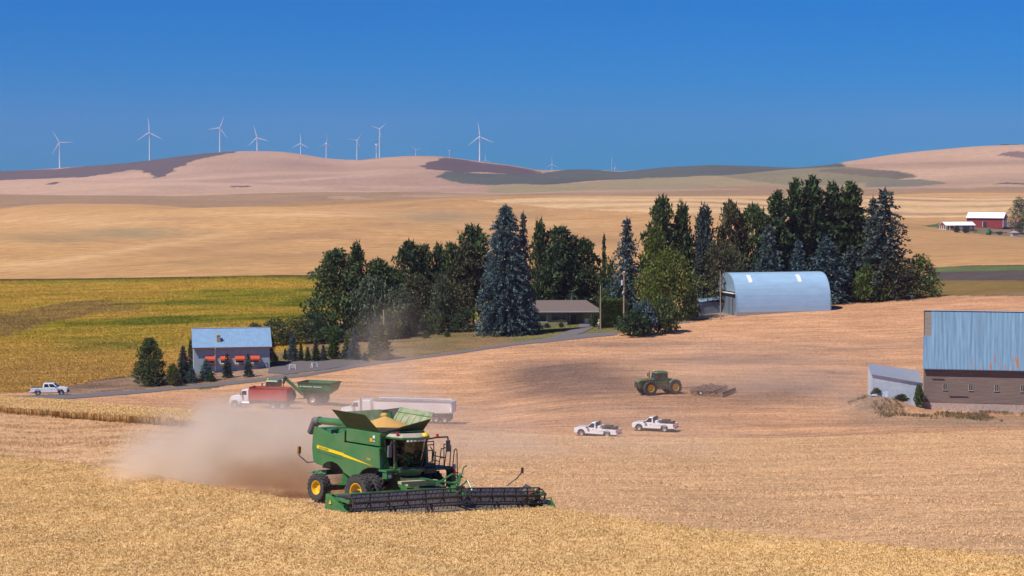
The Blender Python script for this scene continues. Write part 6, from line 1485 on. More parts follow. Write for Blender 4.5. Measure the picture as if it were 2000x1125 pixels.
# tank, hood and core
b = MB().bx(-2.47, 0.48, -1.58, 1.58, 3.42, 4.16); b.build('grain_tank', CGC, cb, bevel=0.03)
MB().bx(-2.44, 0.45, -1.60, -1.583, 3.46, 4.12).build('tank_side', CGN, cb)
b = MB().bx(-0.36, -0.14, -1.625, -1.602, 3.62, 3.82); b.build('warning_decal', mat('orange_decal', (0.8, 0.33, 0.01)), cb)
MB().bx(-0.10, 0.06, -1.625, -1.602, 3.83, 3.98).bx(-0.1, 0.06, -1.625, -1.602, 3.66, 3.70).build('white_decal', VW, cb)
MB().bx(-5.0, 0.40, -1.42, 1.42, 2.15, 3.43).bx(-2.6, 0.5, -1.3, 1.3, 1.5, 2.2).bx(-4.7, -2.6, -0.9, 0.9, 1.45, 2.15).build('machine_core', ENG, cb)
b = MB().prism([(-1.45, 2.05), (1.45, 2.05), (1.5, 3.9), (-1.5, 3.9)], -5.62, -4.9, 'yz', [(-1.5, 2.0), (1.5, 2.0), (1.5, 3.95), (-1.5, 3.95)])
b.build('rear_hood', CGN, cb, bevel=0.14)
b = MB().bx(-5.1, -2.55, -1.5, 1.5, 3.45, 3.62).bx(-4.6, -4.2, -1.3, -0.9, 3.6, 3.9).cyl((-3.4, -1.2, 3.75), (-3.4, 1.0, 3.75), 0.28, 0.28, 14).bx(-4.2, -2.9, 0.2, 1.2, 3.6, 3.95)
b.build('engine_deck', CGN, cb)
MB().lathe([(0.0, 0), (0.42, 0.01), (0.46, 0.06), (0.4, 0.09)], (-3.55, -1.05, 3.66), 'z', 20).build('air_screen', mat('screen_grey', (0.16, 0.15, 0.2), 0.5), cb)
# tank flaps
def flap(name, h0, h1, t1, t0, m, inner=None, ribs=0):
    h0, h1, t0, t1 = map(Vector, (h0, h1, t0, t1)); n = (h1 - h0).cross(t0 - h0).normalized() * 0.03
    o = MB().hexa([h0, h1, t1, t0], [h0 - n, h1 - n, t1 - n, t0 - n]).build(name, m, cb)
    return o, n
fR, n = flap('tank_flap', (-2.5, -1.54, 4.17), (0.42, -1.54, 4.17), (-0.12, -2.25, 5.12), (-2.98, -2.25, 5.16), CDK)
fL, n = flap('tank_flap', (0.42, 1.54, 4.17), (-2.5, 1.54, 4.17), (-2.60, 2.35, 5.16), (0.35, 2.35, 5.10), CGI)
b = MB()
for i in range(6):
    u = (i + 0.3) / 5.6; p = Vector((0.38, 1.53, 4.2)).lerp(Vector((-2.46, 1.53, 4.2)), u); q = Vector((0.31, 2.31, 5.06)).lerp(Vector((-2.56, 2.31, 5.12)), u); b.bar(p, q, 0.05, 0.05, (1, 0, 0))
b.bar((0.34, 2.12, 4.86), (-2.55, 2.12, 4.9), 0.07, 0.07)
b.build('rib', CGN, fL)
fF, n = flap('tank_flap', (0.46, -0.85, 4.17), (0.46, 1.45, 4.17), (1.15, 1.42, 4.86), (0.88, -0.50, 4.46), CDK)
fB, n = flap('tank_flap', (-2.46, 1.45, 4.17), (-2.46, -1.45, 4.17), (-3.05, -1.15, 5.0), (-3.05, 1.3, 5.02), CGI)
RUB = mat('rubber_corner', (0.03, 0.035, 0.03), 0.7, dust=0.2)
for q in ([(0.44, 1.5, 4.17), (1.15, 1.40, 4.84), (0.34, 2.33, 5.07)], [(0.44, -1.5, 4.17), (0.44, -0.86, 4.17), (0.86, -0.52, 4.45), (0.24, -1.76, 4.46)],
          [(-2.48, 1.5, 4.17), (-3.03, 1.3, 5.0), (-2.60, 2.32, 5.14)], [(-2.48, -1.5, 4.17), (-3.03, -1.15, 4.98), (-2.96, -2.22, 5.12)]):
    MB().quad(*q).build('corner_web', RUB, cb)
gh = MB(); r_ = random.Random(2)
for j in range(13):
    k = j / 12; rr_ = 1.46 * (1 - k)
    gh.v += [Vector((-1.05 + rr_ * 0.95 * math.cos(2 * PI * i / 28), rr_ * math.sin(2 * PI * i / 28), 4.34 + 0.54 * k**0.95 + 0.02 * math.sin(i * 1.7 + j * 2.3))) for i in range(28)]
gh.f = [[j * 28 + i, j * 28 + (i + 1) % 28, (j + 1) * 28 + (i + 1) % 28, (j + 1) * 28 + i] for j in range(12) for i in range(28)]; gh.m = [0] * len(gh.f)
gr = MB(); 
heap = gh.build('grain', GRAIN, cb, smooth=True)
MB().ball((-1.25, 0.1, 4.9), (0.24, 0.24, 0.15)).build('falling_grain', GRAIN, heap, smooth=True)
MB().cyl((-0.85, 0.35, 4.5), (-1.05, 0.25, 5.08), 0.13, 0.16, 10).build('fill_auger', CGC, cb)
MB().bx(0.50, 0.53, -0.9, -0.25, 4.02, 4.20).build('notice_plate', mat('cream_plate', (0.62, 0.58, 0.42)), cb)
# unloading auger folded back along the far side
MB().cyl((-1.6, 1.95, 4.05), (-9.4, 1.95, 3.78), 0.24, 0.21, 16).build('unloading_auger', CGN, cb, smooth=True)
b = MB().cyl((-9.4, 1.95, 3.78), (-9.85, 1.95, 3.7), 0.25, 0.27, 14).cyl((-9.8, 1.95, 3.74), (-10.35, 1.95, 3.0), 0.29, 0.20, 14).ball((-9.8, 1.95, 3.7), 0.27)
b.build('auger_spout', mat('grey_rubber_spout', (0.10, 0.10, 0.12), 0.75, dust=0.2), cb, smooth=True)
# cab
CGL = bpy.data.materials.new('tinted_cab_glass'); CGL.use_nodes = True
t_ = CGL.node_tree; t_.nodes.clear(); o_ = nn(t_, 'ShaderNodeOutputMaterial'); tp = nn(t_, 'ShaderNodeBsdfTransparent'); tp.inputs[0].default_value = (0.13, 0.16, 0.165, 1)
gl_ = nn(t_, 'ShaderNodeBsdfGlossy'); gl_.inputs['Roughness'].default_value = 0.03; gl_.inputs[0].default_value = (0.8, 0.85, 0.9, 1)
fr_ = nn(t_, 'ShaderNodeFresnel'); fr_.inputs[0].default_value = 1.45; mx_ = nn(t_, 'ShaderNodeMixShader')
t_.links.new(fr_.outputs[0], mx_.inputs[0]); t_.links.new(tp.outputs[0], mx_.inputs[1]); t_.links.new(gl_.outputs[0], mx_.inputs[2]); t_.links.new(mx_.outputs[0], o_.inputs[0])
def cabring(k, z): return [(0.50, -1.02 * k, z), (1.10, -1.02 * k, z), (1.38, -0.62 * k, z), (1.46, -0.06, z), (1.38, 0.50 * k, z), (1.10, 0.86 * k, z), (0.50, 0.86 * k, z)]
bot = cabring(1.0, 2.30); top_ = [(x + (0.22 if x > 1 else 0), y * 1.22 - 0.02, 3.84) for x, y, z in cabring(1.0, 0)]
b = MB()
for i in range(6): b.add([bot[i], bot[i + 1], top_[i + 1], top_[i]], [(0, 1, 2, 3)])
cabg = b.build('cab_glass', CGL, cb, smooth=False)
b = MB()
for i in (0, 1, 5, 6): b.bar(bot[i], top_[i], 0.10, 0.10, (1, 0, 0))
b.bar(bot[1], bot[2], 0.08, 0.1).bar(bot[2], bot[3], 0.08, 0.1).bar(bot[3], bot[4], 0.08, 0.1).bar(bot[4], bot[5], 0.08, 0.1).bar(bot[0], bot[1], 0.08, 0.1).bar(bot[5], bot[6], 0.08, 0.1)
b.bar((1.5, -0.2, 3.7), (1.3, -0.45, 2.5), 0.03, 0.04)
b.build('cab_frame', BLK, cb)
MB().bx(0.40, 0.47, -1.1, 1.1, 2.2, 3.85).bx(0.45, 1.40, -0.84, 0.84, 2.2, 2.30).build('cab_rear_wall', ENG, cb)
rl = [(0.15, -1.2), (1.15, -1.22), (1.62, -0.95), (1.85, 0), (1.62, 0.95), (1.15, 1.22), (0.15, 1.2)]
rh = [(0.2, -1.05), (1.05, -1.05), (1.4, -0.8), (1.55, 0), (1.4, 0.8), (1.05, 1.05), (0.2, 1.05)]
rf_ = MB().prism(rl, 3.86, 3.98, 'xy', [(x * 1.0, y * 1.02) for x, y in rl]).build('cab_roof', CGC, cb, bevel=0.03)
MB().prism([(x * 0.99, y) for x, y in rl], 3.985, 4.12, 'xy', rh).build('roof_top', mat('dusty_roof', (0.40, 0.36, 0.27), 0.8, var=0.12, scale=3), rf_)
b = MB()
for y in (-0.62, -0.40, -0.18, 0.04, 0.28, 0.5): b.bx(1.60, 1.78 - abs(y) * 0.1 + 0.06, y - 0.065, y + 0.065, 3.76, 3.85)
b.build('work_lights', HLT, cb)
MB().lathe([(0.0, 0.17), (0.13, 0.16), (0.2, 0.1), (0.22, 0.0), (0, 0)], (1.52, 0.72, 4.0), 'z', 18).build('gps_dome', YEL, cb, smooth=True)
for x, y, z in ((1.25, -1.02, 4.10), (1.35, 1.75, 3.88)): MB().cyl((x, y, z), (x, y, z + 0.17), 0.075, 0.07, 10).build('beacon', RLT, cb)
b = MB().tube([(1.3, 1.1, 3.8), (1.35, 1.7, 3.86), (1.35, 2.5, 3.86), (1.35, 2.55, 3.7)], 0.045, 6)
MB().tube([(1.2, -1.1, 3.75), (1.4, -1.55, 3.75), (1.4, -1.6, 3.6)], 0.04, 6).build('mirror_arm', BLK, cb)
MB().cyl((0.9, 1.15, 3.9), (0.86, 1.12, 4.75), 0.014, 0.008, 5).build('radio_antenna', BLK, cb)
b.build('mirror_arm', BLK, cb)
for y, z in ((2.55, 3.35), (-1.62, 3.25)): MB().bx(1.28, 1.42, y - 0.13, y + 0.13, z - 0.32, z + 0.32).build('mirror', mat('mirror_grey', (0.13, 0.13, 0.16), 0.4), cb, bevel=0.04)
# seat, console and driver inside the glass
MB().bx(0.55, 1.0, -0.26, 0.26, 2.5, 2.75).bx(0.52, 0.66, -0.26, 0.26, 2.7, 3.35).bx(0.62, 1.15, -0.62, -0.34, 2.3, 2.95).cyl((1.12, 0, 2.3), (1.05, 0, 3.0), 0.04).lathe([(0.2, -0.015), (0.215, 0), (0.2, 0.015)], (1.05, 0, 3.02), 'z', 16).build('cab_seat', ENG, cb)
b = MB().bx(1.05, 1.58, -1.0, 1.0, 1.93, 2.23); b = MB().prism([(0.6, -1.0), (1.25, -1.0), (1.55, -0.55), (1.62, 0), (1.55, 0.55), (1.25, 1.0), (0.6, 1.0)], 2.02, 2.26, 'xy'); b.prism([(0.6, -0.8), (1.2, -0.8), (1.45, -0.45), (1.5, 0), (1.45, 0.45), (1.2, 0.8), (0.6, 0.8)], 1.86, 2.02, 'xy')
b.build('cab_bumper', CGC, cb, bevel=0.04)
b = MB().bx(0.62, 1.3, -1.75, -0.9, 2.12, 2.22).bx(0.9, 1.28, -1.7, -1.3, 1.75, 2.1); b.build('right_deck', CGN, cb)
MB().cyl((1.29, -1.5, 1.9), (1.31, -1.5, 1.9), 0.11).build('lamp', HLT, cb); MB().bx(1.28, 1.33, -1.2, -1.05, 1.98, 2.05).build('marker_light', OLT, cb)
b = MB().hexa([(0.62, -1.6, 2.25), (0.70, -1.0, 2.25), (0.52, -1.0, 3.40), (0.50, -1.56, 3.40)], [(0.56, -1.6, 2.25), (0.64, -1.0, 2.25), (0.46, -1.0, 3.40), (0.44, -1.56, 3.40)])
o = b.build('corner_panel', CGC, cb)
MB().bar((0.665, -1.56, 2.3), (0.6, -1.02, 2.85), 0.03, 0.03).bar((0.60, -1.56, 2.82), (0.60, -1.02, 2.82), 0.03, 0.03).bar((0.6, -1.55, 3.3), (0.60, -1.04, 2.86), 0.03, 0.03).bar((0.66, -1.58, 2.28), (0.56, -1.56, 3.36), 0.03, 0.03).build('brace', BLK, o)
b = MB().prism([(-1.1, 2.25), (-0.85, 2.25), (-0.98, 3.0), (-1.12, 3.1)], 1.1, 1.2, 'yz'); b.build('door_panel', CGC, cb)
# left platform, rails and ladder
b = MB().bx(0.15, 1.25, 1.0, 3.0, 2.03, 2.16).bx(0.2, 1.1, 1.1, 2.0, 1.86, 2.03).prism([(2.7, 2.16), (3.15, 2.16), (3.35, 1.9), (3.35, 1.0), (3.0, 1.0), (3.0, 1.85)], 0.75, 1.2, 'yz')
b.bx(0.3, 0.9, 1.3, 2.1, 2.16, 2.36)
pf = b.build('platform', mat('platform_green', (0.012, 0.07, 0.035), 0.5, dust=0.2), cb, bevel=0.02)
b = MB(); rt = 0.028
def rail(*p): b.tube(list(p), rt, 6)
rail((1.2, 1.55, 2.16), (1.2, 1.62, 3.05), (1.2, 1.78, 3.05), (1.2, 1.8, 2.16)); rail((0.25, 1.5, 2.16), (0.25, 1.6, 3.5), (0.25, 2.45, 3.5), (0.3, 2.5, 2.16)); rail((0.25, 1.6, 3.0), (0.25, 2.5, 3.0)); rail((0.25, 1.6, 3.32), (0.25, 2.46, 3.32))
rail((1.2, 2.05, 2.16), (1.2, 2.2, 3.2), (1.2, 2.6, 3.25), (1.2, 2.45, 2.1)); rail((1.2, 2.1, 2.7), (1.2, 2.55, 2.7))
rail((1.2, 2.85, 2.0), (1.2, 2.9, 3.35), (0.5, 3.0, 3.35), (0.5, 3.05, 2.0)); rail((1.15, 3.05, 1.2), (1.15, 3.2, 3.05), (1.15, 3.3, 3.15), (1.15, 3.4, 3.05), (1.15, 3.55, 0.9)); rail((0.3, 2.5, 2.7), (1.2, 2.5, 2.7))
rail((1.18, 1.66, 2.6), (1.18, 2.1, 2.5)); rail((1.5, 1.12, 3.4), (1.5, 1.3, 3.2), (1.5, 1.28, 2.6), (1.5, 1.1, 2.5))
b.build('handrail', mat('rail_dark_green', (0.03, 0.045, 0.025), 0.5), cb)
b = MB()
for i in range(5): z = 0.55 + i * 0.3; b.bx(0.75, 1.15, 3.1, 3.6, z, z + 0.05)
b.bar((0.75, 3.35, 0.45), (0.75, 3.2, 2.0), 0.05, 0.1).bar((1.17, 3.4, 0.45), (1.17, 3.25, 2.0), 0.05, 0.1)
b.build('ladder', CGN, cb)
MB().cyl((1.3, 3.1, 1.62), (1.3, 3.1, 2.02), 0.085, 0.085, 12).build('fire_extinguisher', mat('extinguisher_red', (0.6, 0.015, 0.02), 0.3), cb, smooth=True)
MB().cyl((1.3, 3.1, 2.02), (1.3, 3.1, 2.2), 0.05, 0.03, 8).bx(1.26, 1.34, 3.02, 3.18, 2.05, 2.3).build('extinguisher_valve', mat('valve_grey', (0.35, 0.35, 0.4)), cb)
# running gear
MB().bx(-0.35, 0.35, -1.5, 1.5, 0.65, 1.25).cyl((0, -2.9, 0.92), (0, 2.9, 0.92), 0.16, 0.16, 12).bx(-4.1, -3.7, -2.0, 2.0, 0.55, 0.85).bx(-3.8, -0.2, -0.55, 0.55, 1.0, 1.6).build('axle', ENG, cb)
MB().bx(-3.2, -2.7, -1.2, -0.9, 0.9, 1.6).bar((-3.4, -1.3, 0.95), (-1.6, -1.3, 1.15), 0.1, 0.14).bar((-2.4, -1.4, 1.2), (-2.3, -1.4, 1.75), 0.12, 0.1).build('side_linkage', CGC, cb)
for s in (-1, 1):
    wheel(cb, 0, s * 1.78, 0.95, 0.56, JY, 0.52, s, 22, dish=0.16, n=40)
    wheel(cb, 0, s * 2.55, 0.95, 0.56, JY, 0.52, s, 22, dish=0.20, n=40)
    wheel(cb, -3.95, s * 2.2, 0.74, 0.60, JY, 0.40, s, 18, dish=0.18, n=36)
b = MB().hexa([(-5.3, -1.25, 1.5), (-4.5, -1.25, 1.62), (-4.5, 1.25, 1.62), (-5.3, 1.25, 1.5)], [(-6.1, -1.45, 1.28), (-4.6, -1.3, 1.3), (-4.6, 1.3, 1.3), (-6.1, 1.45, 1.28)])
b.bx(-5.4, -4.6, -0.9, 0.9, 1.6, 2.1).build('spreader', CGN, cb)
ar = MB().tube([(-5.2, -1.6, 2.0), (-5.45, -1.95, 1.95), (-5.7, -2.35, 2.35), (-5.7, -2.35, 2.5)], 0.03, 6).build('lamp_arm', BLK, cb)
MB().bx(-5.76, -5.64, -2.44, -2.26, 2.45, 2.85).build('tail_lamp', mat('amber_lamp', (0.35, 0.15, 0.03), 0.4), ar)
# feeder house and header
MB().hexa([(0.3, -0.8, 1.15), (0.3, 0.8, 1.15), (0.3, 0.8, 2.0), (0.3, -0.8, 2.0)], [(3.3, -0.8, 0.45), (3.3, 0.8, 0.45), (3.3, 0.8, 1.45), (3.3, -0.8, 1.45)]).build('feeder_house', mat('feeder_dark_green', (0.012, 0.05, 0.02), 0.6, dust=0.2), cb)
MB().bar((1.4, -0.9, 1.4), (3.0, -0.9, 0.8), 0.12, 0.12).bar((1.4, 0.9, 1.4), (3.0, 0.9, 0.8), 0.12, 0.12).bx(2.0, 2.5, -1.3, -0.85, 0.9, 1.4).build('lift_cylinder', CGC, cb)
YE = HW / 2
def hz_(y): return (-0.062 if y < 0 else -0.105) * y + math.tan(ROLL) * y + 0.06
class HB(MB):
    """mesh builder whose points ride the slightly hinged header"""
    def build(s, *a, **k):
        for v in s.v: v.y -= 0.55; v.z += hz_(v.y)
        return MB.build(s, *a, **k)
def seg(f, n=8):
    for i in range(n): f(-YE + 0.25 + (HW - 0.5) * i / n, -YE + 0.25 + (HW - 0.5) * (i + 1) / n)
fb = HB(); seg(lambda a, c: fb.bx(3.45, 3.75, a, c, 1.30, 1.39)); seg(lambda a, c: fb.bx(3.5, 3.7, a, c, 0.25, 0.45))
for i in range(17): y = -YE + 0.4 + i * (HW - 0.8) / 16; fb.bx(3.42, 3.6, y - 0.05, y + 0.05, 0.4, 1.22)
hd = fb.build('header_frame', CGC, cb)
fb = HB(); seg(lambda a, c: fb.bx(3.755, 3.775, a, c, 0.45, 1.36)); fb.build('back_sheet', DTAN, hd)
fb = HB(); seg(lambda a, c: fb.hexa([(3.76, a, 0.42), (3.76, c, 0.42), (5.35, c, 0.18), (5.35, a, 0.18)], [(3.76, a, 0.47), (3.76, c, 0.47), (5.35, c, 0.23), (5.35, a, 0.23)])); fb.build('draper_belt', mat('belt_black', (0.05, 0.045, 0.04), 0.8, dust=0.4), hd)
fb = HB(); seg(lambda a, c: fb.bx(5.35, 5.5, a, c, 0.12, 0.24))
for i in range(150): y = -YE + 0.3 + i * (HW - 0.6) / 149; fb.bx(5.5, 5.62, y - 0.015, y + 0.015, 0.14, 0.17)
fb.build('cutter_bar', mat('dark_steel', (0.08, 0.08, 0.09), 0.4, 0.6), hd)
# dusty beam over the middle of the header
fb = HB(); seg(lambda a, c: fb.bx(3.1, 3.4, a * 0.19 - 0.6, c * 0.19 - 0.6, 1.66, 1.80), 6)
fb.bx(2.9, 3.3, -1.2, 0.6, 1.5, 1.66).build('centre_beam', mat('dusty_beam', (0.44, 0.41, 0.24), 0.7, var=0.2), hd)
HBK = mat('reel_black', (0.022, 0.022, 0.026), 0.5, var=0.3, dust=0.12)
RX, RZ, RR = 5.05, 1.10, 0.45
for y0, y1 in ((-YE + 0.45, 0.85), (1.35, YE - 0.45)):
    fb = HB(); n_ = 6
    for i in range(n_): a, c = y0 + (y1 - y0) * i / n_, y0 + (y1 - y0) * (i + 1) / n_; fb.cyl((RX, a, RZ), (RX, c, RZ), 0.08, 0.08, 10, caps=False)
    reel = fb.build('reel', HBK, cb, smooth=True)
    for k in range(5):
        a = R(84) + k * 2 * PI / 5; bxk, bzk = RX + RR * math.cos(a), RZ + RR * math.sin(a)
        fb = HB()
        for i in range(n_): p, q = y0 + (y1 - y0) * i / n_, y0 + (y1 - y0) * (i + 1) / n_; fb.cyl((bxk, p, bzk), (bxk, q, bzk), 0.035, 0.035, 6, caps=False)
        m_ = int((y1 - y0) / 0.30)
        for i in range(m_):
            y = y0 + 0.06 + i * 0.30
            fb.bar((bxk, y, bzk), (bxk - 0.06, y, bzk - 0.22), 0.02, 0.03)
        fb.build('reel_bat', HBK, reel)
    for i in range(7):
        fb = HB(); y = y0 + (y1 - y0) * i / 6
        for k in range(5):
            a = R(84) + k * 2 * PI / 5; fb.bar((RX, y, RZ), (RX + RR * math.cos(a), y, RZ + RR * math.sin(a)), 0.05, 0.07, (0, 1, 0))
        if i in (2, 4): fb.bar((RX + 0.1, y, RZ - 0.3), (RX + 0.55, y, RZ - 1.0), 0.07, 0.1, (0, 1, 0)); fb.bar((RX + 0.1, y + 0.3, RZ - 0.3), (RX + 0.5, y + 0.3, RZ - 0.95), 0.07, 0.1, (0, 1, 0))
        fb.build('reel_spider', HBK, reel)
    for y in (y0 - 0.12, y1 + 0.12):
        fb = HB().lathe([(0.33, -0.02), (0.42, -0.02), (0.42, 0.02), (0.33, 0.02), (0.33, -0.02)], (RX, y, RZ), 'y', 20)
        fb.build('reel_end', HBK, reel)
fb = HB()
for y in (-YE + 0.18, 1.1, YE - 0.18): fb = HB().bar((3.5, y, 1.3), (RX + 0.3, y, RZ + 0.12), 0.12, 0.16).bar((3.7, y, 0.9), (RX - 0.3, y, RZ), 0.06, 0.06); fb.build('reel_arm', CGC, hd)
fb = HB().tube([(3.6, 1.6, 1.4), (3.9, 1.8, 2.2), (4.1, 1.5, 1.8), (3.6, 1.2, 1.6)], 0.045).tube([(3.4, 0.6, 1.6), (3.8, 1.3, 2.15), (3.9, 2.0, 2.0)], 0.05).tube([(3.5, 2.0, 1.3), (3.6, 2.3, 2.5), (3.6, 2.5, 2.6)], 0.035).tube([(3.8, 1.7, 1.3), (4.4, 1.9, 1.9), (4.9, 1.8, 1.4)], 0.045).bx(3.7, 4.2, 1.3, 1.9, 1.3, 1.55).tube([(3.2, -0.4, 1.9), (3.9, 0.5, 1.75), (4.3, 1.4, 1.7)], 0.05)
fb.build('hose_linkage', CGN, hd)
for y in (-6.2, -4.9, -3.2, 1.7, 2.9, 4.3, 5.4): HB().bx(5.35, 5.7, y - 0.09, y + 0.09, 0.30, 0.48).build('crop_guide', CGC, hd)
for s in (-1, 1):
    y = s * (YE - 0.02); fb = HB()
    fb.prism([(3.55, 0.2), (3.62, 1.45), (3.80, 1.49), (4.2, 1.32), (6.05, 0.42), (6.25, 0.22), (6.1, 0.12)], y - 0.07, y + 0.07, 'xz')
    fb.add([(3.62, y - s * 0.07, 1.60), (4.2, y - s * 0.07, 1.44), (6.05, y - s * 0.07, 0.42), (6.1, y - s * 0.25, 0.25), (4.3, y - s * 0.5, 1.0), (3.62, y - s * 0.5, 1.3)], [(0, 1, 2, 3, 4, 5)])
    dv = fb.build('divider', CGN if s < 0 else HBK, cb, bevel=0.03)
    if s > 0: HB().prism([(3.9, 0.1), (4.0, 0.9), (5.5, 0.9), (6.3, 0.2)], y + 0.071, y + 0.16, 'xz').build('divider_shoe', CGC, dv)
    fb = HB().bx(3.85, 4.9, y - s * 0.55, y - s * 0.12, 0.85, 1.05).bx(4.0, 4.6, y - s * 0.5, y - s * 0.2, 1.05, 1.2); fb.build('drive_box', CGC if s < 0 else ENG, dv)
    HB().bx(4.1, 4.6, y - s * 0.42, y - s * 0.36, 1.16, 1.3).build('reflector', mat('red_orange_reflector', (0.7, 0.06, 0.02), 0.4), dv)
fb = HB().prism([(3.98, 1.0), (4.18, 1.0), (4.08, 1.2)], -YE - 0.11, -YE - 0.093, 'xz'); fb.build('warning_decal', YEL, cb)
HB().tube([(3.7, YE - 1.6, 1.5), (4.3, YE - 1.4, 2.0), (4.6, YE - 1.3, 2.4)], 0.03).bx(4.52, 4.62, YE - 1.36, YE - 1.24, 2.3, 2.6).build('marker_rod', ENG, cb)
HB().tube([(4.9, YE + 0.05, 0.7), (5.3, YE + 0.3, 0.7), (5.25, YE + 0.35, 1.0), (4.9, YE + 0.2, 0.95)], 0.035).prism([(4.85, 0.5), (5.25, 0.55), (5.15, 0.9)], YE + 0.1, YE + 0.2, 'xz').build('crop_lifter', CGN, cb)
# driver
import bmesh as _bm
def person(name, label, loc, rz, joints, edges, radii, shirt, parent_obj=None):
    t = thing(name, label, 'person', loc, rz)
    me = bpy.data.meshes.new('body'); me.from_pydata(joints, edges, []); o = bpy.data.objects.new('body', me); COL.objects.link(o); o.parent = t
    sk = o.modifiers.new('skin', 'SKIN'); ss = o.modifiers.new('sub', 'SUBSURF'); ss.levels = ss.render_levels = 1
    for i, r in enumerate(radii): me.skin_vertices[0].data[i].radius = (r, r); me.skin_vertices[0].data[i].use_root = (i == 0)
    me.materials.append(shirt); return t
M3 = Matrix.Translation(cb.location) @ cb.rotation_euler.to_matrix().to_4x4()
J = [(0.78, 0, 2.80), (0.72, 0, 3.05), (0.70, 0, 3.28), (0.72, 0, 3.42), (0.73, 0, 3.55), (0.74, 0, 3.66),
     (0.71, 0.17, 3.26), (0.85, 0.24, 3.02), (1.03, 0.12, 3.04), (0.71, -0.17, 3.26), (0.82, -0.25, 3.0), (1.0, -0.36, 2.98),
     (0.84, 0.10, 2.80), (1.18, 0.13, 2.84), (1.24, 0.13, 2.45), (0.84, -0.10, 2.80), (1.18, -0.13, 2.84), (1.24, -0.13, 2.45)]
E = [(0, 1), (1, 2), (2, 3), (3, 4), (4, 5), (2, 6), (6, 7), (7, 8), (2, 9), (9, 10), (10, 11), (0, 12), (12, 13), (13, 14), (0, 15), (15, 16), (16, 17)]
RD_ = [0.14, 0.15, 0.14, 0.055, 0.095, 0.08, 0.07, 0.05, 0.035, 0.07, 0.05, 0.035, 0.085, 0.065, 0.045, 0.085, 0.065, 0.045]
MPH = 2.0
dr = person('person', 'driver in a light blue shirt sitting in the combine cab', M3 @ Vector((0, 0, 0)), 0, J, E, RD_, mat('blue_shirt', (0.22, 0.50, 0.58), 0.9))
dr.rotation_euler = cb.rotation_euler
MB().ball((0.76, 0, 3.60), (0.10, 0.085, 0.125), 14, 10).ball((0.86, 0, 3.59), (0.02, 0.015, 0.025), 6, 4).ball((0.76, 0.09, 3.6), (0.015, 0.012, 0.03), 6, 4).ball((0.76, -0.09, 3.6), (0.015, 0.012, 0.03), 6, 4).build('head', mat('skin', (0.45, 0.27, 0.19), 0.6), dr, smooth=True)
MB().ball((0.75, 0, 3.66), (0.105, 0.095, 0.08), 14, 8).bx(0.82, 0.95, -0.07, 0.07, 3.655, 3.67).build('cap', mat('green_cap', (0.02, 0.08, 0.03), 0.8), dr, smooth=True)
for s in (-1, 1):
    hb_ = MB(); hx, hy, hz2 = (1.04, 0.11, 3.05) if s > 0 else (1.02, -0.37, 2.99)
    hb_.ball((hx, hy, hz2), (0.045, 0.035, 0.02), 8, 6)
    for k in range(4): hb_.tube([(hx + 0.03, hy - 0.03 + k * 0.02, hz2), (hx + 0.075, hy - 0.034 + k * 0.022, hz2 - 0.005), (hx + 0.09, hy - 0.034 + k * 0.022, hz2 - 0.03)], 0.008, 5)
    hb_.tube([(hx - 0.01, hy - s * 0.03, hz2), (hx + 0.03, hy - s * 0.06, hz2 - 0.01)], 0.009, 5)
    hb_.build('hand', bpy.data.materials['skin'], dr, smooth=True)
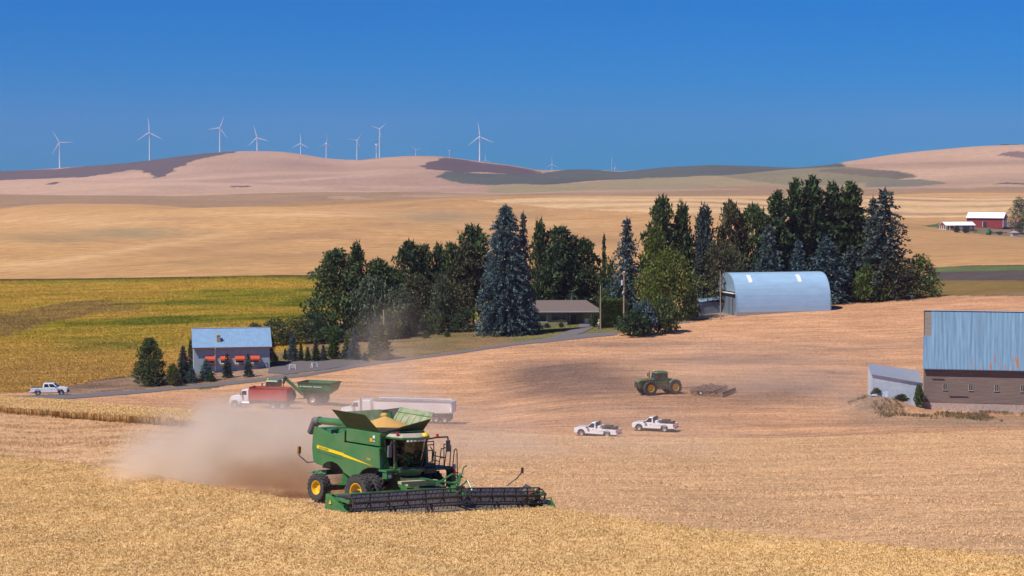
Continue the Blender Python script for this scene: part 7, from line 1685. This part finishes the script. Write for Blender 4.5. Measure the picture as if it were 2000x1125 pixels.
# ---------------------------------------------------------------- air
def vol_mat(name, color, dens, kind=None, nscale=0.25, lo=0.38, hi=0.62, aniso=0.2, power=1.5):
    m = bpy.data.materials.new(name); m.use_nodes = True
    t = m.node_tree; t.nodes.clear()
    o = nn(t, 'ShaderNodeOutputMaterial'); v = nn(t, 'ShaderNodeVolumePrincipled')
    v.inputs['Color'].default_value = (*color, 1); v.inputs['Density'].default_value = dens; v.inputs['Anisotropy'].default_value = aniso
    t.links.new(v.outputs[0], o.inputs['Volume'])
    if kind:
        tc = nn(t, 'ShaderNodeTexCoord'); ln = nn(t, 'ShaderNodeVectorMath', operation='LENGTH'); t.links.new(tc.outputs['Object'], ln.inputs[0])
        mr = nn(t, 'ShaderNodeMapRange'); mr.inputs[1].default_value = 1.0; mr.inputs[2].default_value = 0.0; t.links.new(ln.outputs['Value'], mr.inputs[0])
        pw = nn(t, 'ShaderNodeMath', operation='POWER'); pw.inputs[1].default_value = power; t.links.new(mr.outputs[0], pw.inputs[0])
        ge = nn(t, 'ShaderNodeNewGeometry')
        no = nn(t, 'ShaderNodeTexNoise'); no.inputs['Scale'].default_value = nscale; no.inputs['Detail'].default_value = 3; no.inputs['Roughness'].default_value = 0.55
        t.links.new(ge.outputs['Position'], no.inputs['Vector'])
        r2 = nn(t, 'ShaderNodeMapRange'); r2.inputs[1].default_value = lo; r2.inputs[2].default_value = hi; t.links.new(no.outputs[0], r2.inputs[0])
        mu = nn(t, 'ShaderNodeMath', operation='MULTIPLY'); t.links.new(pw.outputs[0], mu.inputs[0]); t.links.new(r2.outputs[0], mu.inputs[1])
        m2 = nn(t, 'ShaderNodeMath', operation='MULTIPLY'); t.links.new(mu.outputs[0], m2.inputs[0]); m2.inputs[1].default_value = dens
        t.links.new(m2.outputs[0], v.inputs['Density'])
    return m
hz = MB().bx(-3600, 3600, -60, 7700, -60, 250).build('haze', vol_mat('haze_air', (0.64, 0.60, 1.0), 4.7e-5))
tag(hz, kind='stuff')
DUST = [  # px, row, D, radii, density, noise scale, tilt, label
    (462, 900, 126, (8.6, 9, 4.8), 1.9, 0.22, 'thick tan dust cloud hanging over the stubble behind the combine'),
    (560, 935, 113.5, (5.5, 3.5, 1.7), 2.2, 0.5, 'brown chaff and dust thrown low from the rear of the combine'),
    (640, 865, 136, (13, 9, 5.0), 0.30, 0.2, 'thin tan dust drifting between the combine and the white semi truck'),
    (350, 925, 127, (7, 7, 2.2), 0.5, 0.3, 'thin dust trailing off over the stubble at the far left of the cloud'),
    (775, 735, 276, (9, 10, 13), 0.10, 0.12, 'pale dust plume rising above the white semi truck'),
    (590, 800, 262, (14, 8, 3.2), 0.14, 0.2, 'low dust along the wheels of the red grain truck'),
    (1050, 905, 165, (24, 26, 6.5), 0.06, 0.1, 'faint dust veil over the stubble to the right of the combine'),
    (1480, 740, 296, (34, 14, 9), 0.055, 0.09, 'faint dust behind the harrow on the slope'),
    (845, 800, 272, (7, 5, 4), 0.16, 0.3, 'dust around the trailer rear wheels'),
    (1650, 775, 262, (9, 7, 6), 0.05, 0.2, 'dust drifting in front of the metal lean-to'),
    (755, 695, 338, (3.6, 3.6, 4.0), 0.10, 0.4, 'small dust puff rising at the foot of the twin conifers by the road'),
]
def dust_clouds():
    for px, row, D, rad, den, ns, lab in DUST:
        col = (0.74, 0.53, 0.35) if 'brown' in lab else (1.0, 0.89, 0.76)
        o = MB().ball((0, 0, 0), 1, 20, 12).build('dust_cloud', vol_mat('dust', col, den, 1, ns))
        o.location = P(px, row, D); o.scale = rad
        tag(o, lab, 'dust', kind='stuff')
if globals().get('DO_DUST', True): dust_clouds()
